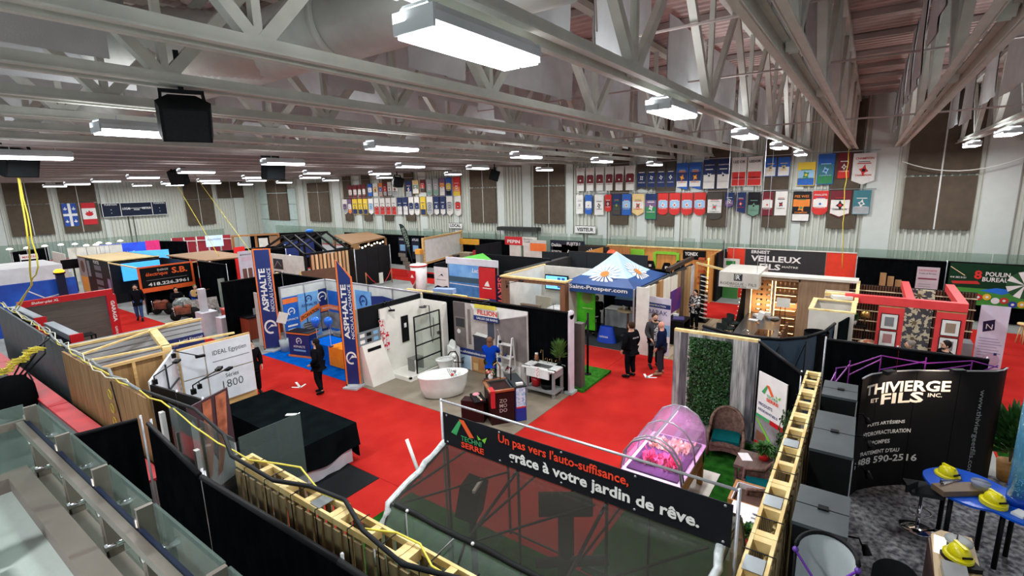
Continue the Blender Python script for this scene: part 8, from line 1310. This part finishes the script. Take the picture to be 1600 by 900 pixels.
t = T('bench_canopy', 'dark narrow canopy over the players bench', 'canopy', (28.9, 20, 0)); G(M('canopy_dark', (56, 58, 56), .6)).box(28.6, 29.2, 18.3, 21.7, 3.0, 3.25).to('canopy', t); [G(DGREY).cyl((28.9, y, 0), (28.9, y, 3.0), .03, n=6).to('post', t) for y in (18.4, 20, 21.6)]
cmap = {'w': (226, 224, 218), 'k': (40, 40, 44), 'n': (28, 48, 96), 'b': (40, 96, 180), 'r': (206, 48, 44), 'm': (110, 30, 40), 'y': (222, 190, 60), 'g': (50, 130, 80), 'G': (110, 150, 130), 't': (60, 120, 130), 'o': (226, 130, 50), 'l': (150, 190, 220), 's': (160, 166, 168), 'p': (120, 90, 130), 'c': (230, 200, 140), 'd': (70, 66, 60)}
BM = {k: M('banner_cloth_' + k if k.islower() else 'banner_cloth_sage', v, .8) for k, v in cmap.items()}; BNM = {'w': 'white', 'k': 'black', 'n': 'navy', 'b': 'blue', 'r': 'red', 'm': 'maroon', 'y': 'yellow', 'g': 'green', 'G': 'sage green', 't': 'teal', 'o': 'orange', 'l': 'pale blue', 's': 'silver grey', 'p': 'violet', 'c': 'cream', 'd': 'dark brown'}
XB = XW - .3
def banner(row, k, y0, y1, z0, z1, shp, cols, word=None, emb=None):
    """cols: colour letters from the top downwards"""
    w_ = y0 - y1 - .05; h = z1 - z0; e = .28 * min(w_, .7)
    pts = {'r': [(0, 0), (w_, 0), (w_, h), (0, h)], 'p': [(0, e), (w_ / 2, 0), (w_, e), (w_, h), (0, h)], 'v': [(w_ * .12, h * .35), (w_ / 2, 0), (w_ * .88, h * .35), (w_, h), (0, h)], 'o': [(0, e), (w_ * .2, e * .25), (w_ / 2, 0), (w_ * .8, e * .25), (w_, e), (w_, h), (0, h)], 's': [(0, e), (w_, 0), (w_, h), (0, h)], 'f': [(0, 0), (w_ / 2, e * .7), (w_, 0), (w_, h), (0, h)]}[shp]
    shn = {'r': 'rectangular', 'p': 'pointed', 'v': 'tapering', 'o': 'rounded', 's': 'slanted', 'f': 'forked'}[shp]; d = ' and '.join(dict.fromkeys(BNM[c] for c in cols[:2]))
    t = flat('championship_banner', '%s %s pennant, %s from left in the %s row' % (d, shn, ORD[k], row), 'banner', (XB, y0, z0), XR, pts, BM[cols[0]], .05, 'banners in the %s row' % row); f = Face((XB, y0, z0), XR)
    pl = emb == ''; emb = 'kk' if pl else emb; n = len(cols); lim = [e + .02, h]
    for i, c in enumerate(cols[1:]):
        a = h - h * (i + 1) / n; b = h - h * (i + 2) / n; ins = .12 * w_ if shp == 'v' else .03
        f.rect(BM[c], ins, max(b, e if shp in 'pos' else .03) if i < n - 2 else max(.03, e if shp in 'psof' else .03), w_ - ins, a - .01)
    if shp in 'po' : f.poly(BM[cols[-1]], [(.04, e + .02), (w_ / 2, .05), (w_ - .04, e + .02)])
    a0 = k * 1.3; e0, e1 = BM[(emb or 'w')[0]], BM[(emb or 'wn')[-1]]; pl or f.poly(e0, [(w_ / 2 + w_ * (.22 if q % 2 else .12) * cos(a0 + q * PI / 4), h * .46 + w_ * (.3 if q % 2 else .14) * sin(a0 + q * PI / 4)) for q in range(8)], 3).disc(e1, w_ / 2, h * .46, w_ * .09, 4, 6).rect(e0, w_ * .2, h * .66, w_ * .8, h * .69, 3).rect(e1, w_ * .25, h * .72, w_ * .75, h * .74, 3)
    if word: f.text(BM[emb[0]] if emb else WHITE, word, w_ / 2, h * .8, w=w_ * .8, align='c', k=5)
    f.text(BM[(emb or 'w')[0]], 'CHAMPION', w_ / 2, h * .22 + e * .4, w=w_ * .7, align='c', k=5); f.to('print', t.children[0])
U = []
e_ = [15.6, 14.91, 14.24, 13.59, 12.94, 12.28, 11.55]
for a, b in zip(e_, e_[1:]): U.append((a, b, 5.62, 7.1, 'v', 'wmw', None, 'mw'))
e_ = [11.5, 10.87, 10.3, 9.73, 9.18]
for a, b in zip(e_, e_[1:]): U.append((a, b, 5.65, 7.15, 'f', 'dnn', None, 'wn'))
U += [(9.15, 8.45, 5.6, 7.1, 's', 'bnw', None, 'oy'), (8.43, 7.72, 5.6, 7.1, 's', 'bnw', None, 'oy'), (7.68, 6.98, 5.62, 7.2, 'r', 'nnww', 'CHAMPIONS', 'wn'), (6.95, 6.24, 5.62, 7.2, 'r', 'nnww', 'CHAMPIONS', 'wn'), (6.2, 5.43, 5.75, 7.25, 'r', 'wwrr', 'LEDOR', ''), (5.42, 4.68, 5.75, 7.25, 'r', 'wwrr', 'LEDOR', ''), (4.6, 4.02, 6.2, 7.15, 'r', 'bw', None, 'yb'), (4.0, 3.4, 6.2, 7.15, 'r', 'bw', None, 'yb'), (3.1, 2.28, 5.7, 6.85, 'r', 'ylb', None, 'gy'), (2.25, 1.5, 5.75, 7.2, 'r', 'btg', None, 'lb'), (1.42, .85, 6.0, 7.2, 'r', 'mmr', None, 'wm'), (.82, -.12, 5.7, 7.15, 'p', 'ww', 'CHAMPION', 'rk')]
for k, a in enumerate(U): banner('upper right', k, *a)
Lw = [(15.6, 15.04, 4.2, 5.4, 'r', 'ww', None, 's'), (14.95, 14.41, 4.15, 5.4, 'o', 'bwb', None, 'wb'), (14.27, 13.61, 4.13, 5.4, 'r', 'ww', None, 'kw'), (13.57, 13.09, 4.34, 5.4, 'o', 'rmr', None, 'wr'), (13.05, 12.46, 4.15, 5.42, 'r', 'nd', None, 'go'), (12.42, 11.8, 4.15, 5.42, 'r', 'blb', None, 'wr'), (11.76, 10.98, 4.12, 5.42, 'p', 'cwc', None, 'rg'), (10.94, 10.2, 3.9, 5.42, 'r', 'npgg', None, 'ws'), (10.17, 9.53, 4.18, 5.44, 'o', 'rlr', None, 'wr'), (9.5, 8.83, 4.18, 5.44, 'o', 'rlr', None, 'wr'), (8.8, 8.13, 4.18, 5.44, 'o', 'rlr', None, 'wr'), (8.1, 7.42, 4.18, 5.44, 'o', 'rlr', None, 'wr'), (7.38, 6.54, 3.95, 5.44, 'o', 'dwwd', None, 'sr'), (6.46, 5.95, 4.6, 5.42, 'o', 'np', None, 'wn'), (5.89, 5.36, 4.3, 5.42, 's', 'nn', None, 'rw'), (5.3, 4.66, 4.1, 5.42, 'p', 'kG', None, 'Gk'), (4.63, 4.04, 4.2, 5.42, 'r', 'mwm', None, 'wr'), (4.0, 3.4, 4.22, 5.45, 'r', 'ww', None, 'kr'), (3.2, 2.36, 3.93, 5.42, 'r', 'kokw', 'PEE WEE', 'og'), (2.33, 1.62, 4.26, 5.44, 'o', 'rwr', 'FINALISTE', 'wb'), (1.58, .7, 4.14, 5.44, 'p', 'mww', None, 'kr'), (.66, -.08, 4.3, 5.44, 'r', 'tts', None, 'wt')]
for k, a in enumerate(Lw): banner('lower right', k, *a)
Lu = [(38.9 - k * .9, 38.05 - k * .9, 5.4, 6.6, 'v' if k < 5 else 'r', c, None, 'wr') for k, c in enumerate(('mwm', 'mwm', 'mwm', 'mwm', 'mwm', 'bwb', 'wcw', 'obs', 'mws', 'wws', 'wwm', 'wmw'))]
Lu += [(28.2, 27.5, 5.2, 6.85, 'r', 'nns', None, 'wn'), (27.48, 26.95, 5.6, 6.85, 'r', 'cG', None, 'wG')] + [(31.2 - k * .62, 30.62 - k * .62, 5.5, 6.8, ['r', 'o', 'o', 'r', 'r'][k], c, None, 'ws') for k, c in enumerate(('rG', 'sG', 'sG', 'psw', 'byk'))][:0] + [(26.9, 26.4, 5.7, 6.9, 'r', 'mr', None, 'wr'), (26.35, 25.8, 5.35, 6.95, 'o', 'sst', None, 'ws'), (25.75, 25.25, 5.35, 6.95, 'o', 'sst', None, 'ws')]
Lu = [a for a in Lu]
xs = [(544, 551, 5.3), (551.5, 558.5, 5.3), (559, 565, 5.3), (566, 572, 5.3), (575, 582, 5.55), (583, 591, 5.55), (592, 598, 5.55), (599, 605, 5.55), (606, 612, 5.6), (613, 622, 5.55), (634, 644, 5.45), (645, 655, 5.7), (657, 665, 5.8), (667, 676, 5.5), (677, 686, 5.5), (687, 696, 5.5), (697, 706, 5.5), (708, 720, 5.45)]
cs = ['mwm', 'mwm', 'mwm', 'mwm', 'bwb', 'wcw', 'obs', 'mrs', 'wws', 'wws', 'nns', 'cGw', 'mrd', 'ssG', 'ssG', 'poww', 'byk', 'rroy']
for k, ((a, b, z), c) in enumerate(zip(xs, cs)): banner('upper left', k, onx(a, 300, XB).y, onx(b, 300, XB).y, z, 6.55 + .02 * k, 'v' if k < 4 else 'o' if 'G' in c and c[0] == 's' else 'r', c, None, 'wr' if c[0] != 'w' else 'kr')
xs = [(536, 543, 'p', 'wps'), (544, 550, 'p', 'pwo'), (551, 559, 'r', 'yyn'), (560, 567, 'r', 'yyn'), (568, 575, 'r', 'yyn'), (576, 584, 'p', 'wlw'), (585, 593, 'r', 'wwrr'), (594, 602, 'r', 'wwrr'), (603, 611, 'r', 'wwrr'), (612, 620, 'r', 'wwrr'), (621, 629, 'r', 'nnww'), (630, 638, 'r', 'nnww'), (639, 647, 'o', 'wnw'), (648, 656, 'o', 'wnw'), (657, 666, 'r', 'yyn'), (667, 677, 'p', 'wss'), (678, 687, 'p', 'nnw'), (688, 697, 'p', 'nnw'), (698, 708, 'p', 'wsw'), (711, 721, 'o', 'wrw')]
for k, (a, b, s_, c) in enumerate(xs): banner('lower left', k, onx(a, 325, XB).y, onx(b, 325, XB).y, 3.95, 5.3 + .01 * k, s_, c, None, 'kw' if c[0] in 'wy' else 'wn')
for a, b, z in ((15.8, -.2, 7.22), (15.8, -.2, 5.46), (40.4, 25.3, 6.95), (40.4, 25.3, 5.42)): G(ALU).cyl((XB - .0, a, z + .04), (XB - .0, b, z + .04), .02, n=6).solo('banner_rail', 'thin rail carrying the %s row of banners' % {7.22: 'upper right', 5.46: 'lower right', 6.95: 'upper left', 5.42: 'lower left'}[z], 'rail')
G(M('wire_white', (224, 224, 216), .5)).tube([(XW - .7, -1 - .4 * i, 6.2 + .5 * ((i - 5) / 5) ** 2) for i in range(12)], .02, 5).solo('wall_wire', 'white wire strung across the wall at the right', 'cable')
cable('hanging_cable', 'yellow cable hanging down over the right wall banners', YEL, .016, [(27, .95, 7.4), (27.2, .95, 5.2), (27.2, .85, 3.2), (27.5, .75, 1.9)], wob=.03)
cable('hanging_cable', 'thin pale yellow rope slanting down from the roof at left', YEL, .018, [(12.6, 33, 7.3), (13.5, 30.5, 2.5)]); cable('hanging_cable', 'thin pale yellow rope falling onto the tall navy flag', YEL, .018, [(14.5, 34.5, 7.3), (13.6, 27, 2.9)])
# ================================================================ PEOPLE
def skin(verts, edges, root=0, sub=1):
    me = bpy.data.meshes.new('s'); me.from_pydata([v[:3] for v in verts], edges, []); o = bpy.data.objects.new('s', me); COL.objects.link(o)
    o.modifiers.new('k', 'SKIN'); sb = o.modifiers.new('b', 'SUBSURF'); sb.levels = sb.render_levels = sub
    for i, v in enumerate(verts): sv = me.skin_vertices[0].data[i]; sv.radius = (v[3], v[4] if len(v) > 4 else v[3]); sv.use_root = (i == root)
    dg = bpy.context.evaluated_depsgraph_get(); m2 = bpy.data.meshes.new_from_object(o.evaluated_get(dg)); vs = [tuple(v.co) for v in m2.vertices]; fs = [tuple(p.vertices) for p in m2.polygons]
    bpy.data.objects.remove(o); bpy.data.meshes.remove(me); bpy.data.meshes.remove(m2); return vs, fs
def person(lb, x, y, rz, h, top, legs, hair, pose=None, long_hair=False, skinm=None, bald=False, beard=False, extra=None, z=.012, hip=None, hem=.86, lean=0, fat=1):
    P = dict(pel=(0, 0, .95), spi=(0, 0, 1.15), che=(0, -.01, 1.36), nec=(0, 0, 1.5), hea=(0, .01, 1.6), top=(0, .0, 1.7), shL=(-.19, 0, 1.42), shR=(.19, 0, 1.42), elL=(-.25, -.04, 1.14), elR=(.25, -.04, 1.14), wrL=(-.24, .1, .92), wrR=(.24, .1, .92), hiL=(-.1, 0, .9), hiR=(.1, 0, .9), knL=(-.11, .03, .5), knR=(.11, .03, .5), anL=(-.12, -.02, .09), anR=(.12, -.02, .09), toL=(-.14, .16, .04), toR=(.14, .16, .04))
    P.update(pose or {}); k = h / 1.75; P = {n: Vector(v) * k for n, v in P.items()}; t = T('person', lb, 'person', (x, y, z), rz)
    sk = skinm or SKIN; V = []; E = []; ix = {}
    def add(n, p, r, r2=None): ix[n] = len(V); V.append((*p, r * k, (r2 or r) * k))
    for n, r in (('pel', .13), ('spi', .12), ('che', .14), ('nec', .058), ('hea', .088), ('top', .07), ('shL', .06), ('shR', .06), ('elL', .042), ('elR', .042), ('wrL', .028), ('wrR', .028), ('hiL', .09), ('hiR', .09), ('knL', .058), ('knR', .058), ('anL', .038), ('anR', .038), ('toL', .035), ('toR', .035)): add(n, P[n], r)
    L = lambda *a: [E.append((ix[p_], ix[q])) for p_, q in zip(a, a[1:])]
    L('pel', 'spi', 'che', 'nec', 'hea', 'top')
    for s_ in 'LR':
        L('che', 'sh' + s_, 'el' + s_, 'wr' + s_); L('pel', 'hi' + s_, 'kn' + s_, 'an' + s_, 'to' + s_)
        d = (P['wr' + s_] - P['el' + s_]).normalized(); sd = d.cross(Vector((0, 1, 0)) if abs(d.y) < .9 else Vector((0, 0, 1))).normalized(); fw = d.cross(sd)
        w_ = P['wr' + s_]; add('pa' + s_, w_ + d * .05 * k, .03); L('wr' + s_, 'pa' + s_)
        for q, (o_, ln) in enumerate(((-.028, .07), (-.01, .085), (.01, .08), (.028, .062))):
            add('fa%d' % q + s_, w_ + d * .085 * k + fw * o_ * k, .011); add('fb%d' % q + s_, w_ + d * (.085 + ln * .8) * k + fw * o_ * 1.2 * k + sd * .02 * k, .009); L('pa' + s_, 'fa%d' % q + s_, 'fb%d' % q + s_)
        add('th' + s_, w_ + d * .07 * k - fw * .05 * k, .011); L('pa' + s_, 'th' + s_)
    vs, fs = skin(V, E); G(sk).add(vs, fs, True).to('body', t, False)
    def cloth(nm, mt, seq, rad, ends=()):
        V2 = []; E2 = []; id2 = {}
        for n, r in rad.items(): id2[n] = len(V2); V2.append((*P[n], r * k))
        for a, b, q in ends:
            id2[a + 'x'] = len(V2); p_ = P[a].lerp(P[b], q); V2.append((*p_, rad[a] * .92 * k)); E2.append((id2[a], id2[a + 'x']))
        for s_ in seq: E2 += [(id2[a], id2[b]) for a, b in zip(s_, s_[1:])]
        vs, fs = skin(V2, E2); return G(mt).add(vs, fs, True).to(nm, t, False)
    P['hmc'] = P['pel'] + Vector((0, 0, (hem - .95) * k))
    cloth('jacket', top, [('hmc', 'pel', 'spi', 'che', 'neb'), ('che', 'shL', 'elL', 'cuL'), ('che', 'shR', 'elR', 'cuR')] if not P.update({'neb': P['che'].lerp(P['nec'], .7), 'cuL': P['elL'].lerp(P['wrL'], .92), 'cuR': P['elR'].lerp(P['wrR'], .92)}) else 0, dict(pel=.175 * fat, hmc=.175 * fat, spi=.17 * fat, che=.185 * fat, neb=.1, shL=.105, shR=.105, elL=.078, elR=.078, cuL=.055, cuR=.055))
    P.update({'clL': P['knL'].lerp(P['anL'], .92), 'clR': P['knR'].lerp(P['anR'], .92)})
    cloth('trousers', legs, [('pel', 'hiL', 'knL', 'clL'), ('pel', 'hiR', 'knR', 'clR')], dict(pel=.15, hiL=.118, hiR=.118, knL=.088, knR=.088, clL=.07, clR=.07))
    for s_ in 'LR': a, b = P['an' + s_], P['to' + s_]; G(BLACK if not extra or 'shoe' not in extra else extra['shoe']).tube([a - (b - a) * .3 - Vector((0, 0, .035 * k)), a + Vector((0, 0, .0)), b, b + (b - a) * .25 - Vector((0, 0, .005))], .05, 8, True, [.04 * k, .055 * k, .045 * k, .025 * k]).to('shoe', t, False)
    hd = P['hea'] + Vector((0, 0, .035 * k)); g = G(sk); g.ball(hd + Vector((0, .012, -.0)) * k, .098 * k, (.88, 1, 1.18), 14, 9); g.ball(hd + Vector((0, .105, -.015)) * k, .02 * k, (.7, 1, 1.2), 6, 4)
    for s_ in (-1, 1): g.ball(hd + Vector((s_ * .088, 0, -.01)) * k, .024 * k, (.4, .8, 1.2), 6, 4)
    hdo = g.to('head', t, False); g = G(DGREY)
    for s_ in (-1, 1): g.ball(hd + Vector((s_ * .034, .096, .012)) * k, .011 * k, (1.3, .6, .8), 6, 4)
    g.ball(hd + Vector((0, .1, -.055)) * k, .018 * k, (1.4, .4, .3), 6, 4); g.to('face_features', hdo, False)
    if beard: G(hair).ball(hd + Vector((0, .035, -.08)) * k, .076 * k, (.85, .75, .6), 12, 6).to('beard', hdo, False)
    if not bald:
        g = G(hair); g.ball(hd + Vector((0, -.018, .03)) * k, .108 * k, (.93, 1, 1.08), 14, 8)
        if long_hair: g.ball(hd + Vector((0, -.06, -.1)) * k, .095 * k, (1, .6, 1.7), 12, 8)
        g.to('hair', hdo, False)
    if extra and 'fn' in extra: extra['fn'](t, k)
    return t
KN = M('cloth_black', (22, 23, 27), .85, kind='fabric'); JN = M('denim', (70, 96, 140), .8, kind='fabric', rgb2=(54, 76, 118)); NV = M('suit_navy', (24, 32, 58), .8, kind='fabric'); HB_ = M('hair_brown', (58, 38, 26), .7); HG = M('hair_grey', (120, 108, 100), .7); HD = M('hair_dark', (28, 22, 20), .7)
walk = dict(knL=(-.1, .16, .52), anL=(-.1, .2, .12), toL=(-.11, .36, .05), knR=(.1, -.02, .5), anR=(.1, -.2, .1), toR=(.11, -.06, .035), wrL=(-.22, -.12, .9), elL=(-.24, -.12, 1.15), elR=(.24, .02, 1.14), wrR=(.22, .18, .95))
stroll = dict(knR=(.09, .06, .5), anR=(.1, .04, .09), toR=(.11, .2, .04), knL=(-.09, .04, .5), anL=(-.1, -.1, .1), toL=(-.11, .05, .04), wrL=(-.2, .14, 1.0))
person('man in a black jacket and blue jeans walking along the red aisle', 8.72, 28.9, 2.75, 1.8, KN, JN, HD, walk, beard=True, fat=1.1)
person('woman in black clothes walking away on the red aisle', 8.13, 13.05, .5, 1.72, KN, KN, HD, stroll, long_hair=True, hem=.78)
def back(t, k): g = G(M('backpack_beige', (176, 150, 126), .7)); g.obox((0, -.2, 1.22), (.32, .2, .5)); g.to('backpack', t, False)
person('person in black with a beige backpack behind the tile display', 7.0, 14.7, 2.9, 1.72, KN, KN, HD, None, extra={'fn': back})
def sec(t, k): g = G(WHITE); g.txt('SÉCURITÉ', (.13, -.192, 1.33), (-1, 0, 0), w=.26, h=.05, bold=.02); g.to('lettering', t, False)
person('security officer in black uniform seen from behind on the red carpet', 14.2, 5.66, -.35, 1.8, KN, KN, HB_, dict(elL=(-.3, -.02, 1.16), elR=(.3, -.02, 1.16), wrL=(-.29, .08, .9), wrR=(.27, .1, .9)), extra={'fn': sec}, fat=1.08, hem=.82)
def chk(t, k): G(M('check_shirt', (226, 228, 226), .8, kind='camo', rgb2=(40, 44, 50), scale=34)).surf(lambda u, v: (-.075 + .15 * u, .158 + .02 * sin(PI * u) - .01 * v, .93 + .55 * v), 4, 6).to('shirt_front', t, False)
person('bearded man in an open dark jacket over a checked shirt', 15.45, 5.36, 2.3, 1.84, M('jacket_slate', (66, 66, 68), .8, kind='fabric'), KN, HB_, dict(wrR=(.18, .22, .98), elR=(.26, .0, 1.14)), beard=True, extra={'fn': chk}, hem=.78)
person('bald man in a navy suit seen from behind', 14.9, 4.93, .1, 1.76, NV, M('trouser_grey', (44, 46, 54), .8), HG, None, bald=True, skinm=SKIN2, hem=.76, extra={'shoe': M('shoe_tan', (140, 96, 66), .5)})
person('woman in a bright blue top reaching towards the white ladder shelf', 11.15, 8.85, -1.1, 1.62, M('top_royal', (18, 62, 170), .8, kind='fabric'), M('pattern_trousers', (40, 60, 36), .8, kind='camo', rgb2=(24, 26, 28), scale=12), M('hair_auburn', (112, 70, 46), .7), dict(elL=(-.24, .2, 1.25), wrL=(-.14, .42, 1.3), elR=(.24, .2, 1.22), wrR=(.12, .42, 1.25)), long_hair=True, hem=.8)
person('person in a black jacket leaning over a table inside the tent', 17.7, 8.55, -1.2, 1.7, KN, KN, HG, dict(che=(0, .12, 1.32), nec=(0, .2, 1.42), hea=(0, .25, 1.5), top=(0, .27, 1.6), shL=(-.18, .14, 1.36), shR=(.18, .14, 1.36), elL=(-.22, .25, 1.12), elR=(.22, .25, 1.12), wrL=(-.16, .42, 1.05), wrR=(.16, .42, 1.05)), extra={'fn': lambda t, k: G(WHITE).lathe([(.18, .82), (.185, .86)], (0, 0, 0), 14).to('shirt_hem', t, False)})
person('person in a black and white patterned top by the sample wall', 20.5, 5.45, 1.2, 1.68, M('pattern_top', (226, 224, 220), .8, kind='camo', rgb2=(34, 34, 38), scale=16), KN, HD, dict(elL=(-.24, .15, 1.2), wrL=(-.2, .38, 1.2)), long_hair=True)
person('grey haired woman standing behind the black drape by the floral panel', 16.6, -1.25, .25, 1.66, KN, KN, HG, None, long_hair=True)
def gls(t, k): g = G(BLACK); [g.tube([(s_ * .055, .105, 1.665), (s_ * .02, .112, 1.665), (s_ * .02, .112, 1.64), (s_ * .055, .105, 1.64), (s_ * .055, .105, 1.665)], .005, 4) for s_ in (-1, 1)]; g.to('glasses', t, False)
person('dark haired man with glasses and beard behind the black drape', 16.75, -2.0, .35, 1.74, KN, KN, HD, None, beard=True, extra={'fn': gls})
sit = dict(pel=(0, 0, .56), spi=(0, .0, .76), che=(0, .02, .97), nec=(0, .04, 1.1), hea=(0, .06, 1.2), top=(0, .06, 1.3), shL=(-.19, .02, 1.02), shR=(.19, .02, 1.02), elL=(-.3, .1, .8), wrL=(-.28, .3, .86), elR=(.28, .1, .78), wrR=(.08, .3, .78), hiL=(-.1, .02, .54), hiR=(.1, .02, .54), knL=(-.14, .44, .5), knR=(.14, .44, .5), anL=(-.14, .42, .09), anR=(.14, .42, .09), toL=(-.15, .6, .04), toR=(.15, .6, .04))
person('seated musician in a green cap playing the tan guitar', 11.3, 28.8, 3.1, 1.75, M('shirt_dusk', (40, 60, 130), .8, kind='fabric'), M('jeans_bright', (50, 110, 210), .8), M('cap_green', (80, 110, 70), .8), sit, hem=.9)
person('dark haired person seated beside the musician', 10.5, 29.1, 3.0, 1.72, KN, KN, HD, sit, hem=.9); G(M('seat_stool_dark', (40, 36, 34), .6)).cyl((10.5, 29.1, 0), (10.5, 29.1, .5), .2, n=12).solo('round_stool', 'dark round stool under the person beside the musician', 'stool')
for k, (x_, y_, c, lb) in enumerate(((10.6, 43.2, HB_, 'distant brown haired person by the far white booth'), (11.1, 42.2, HD, 'distant dark haired person near the ochre panel'))): person(lb, x_, y_, 2.8, 1.65, KN, KN, c)
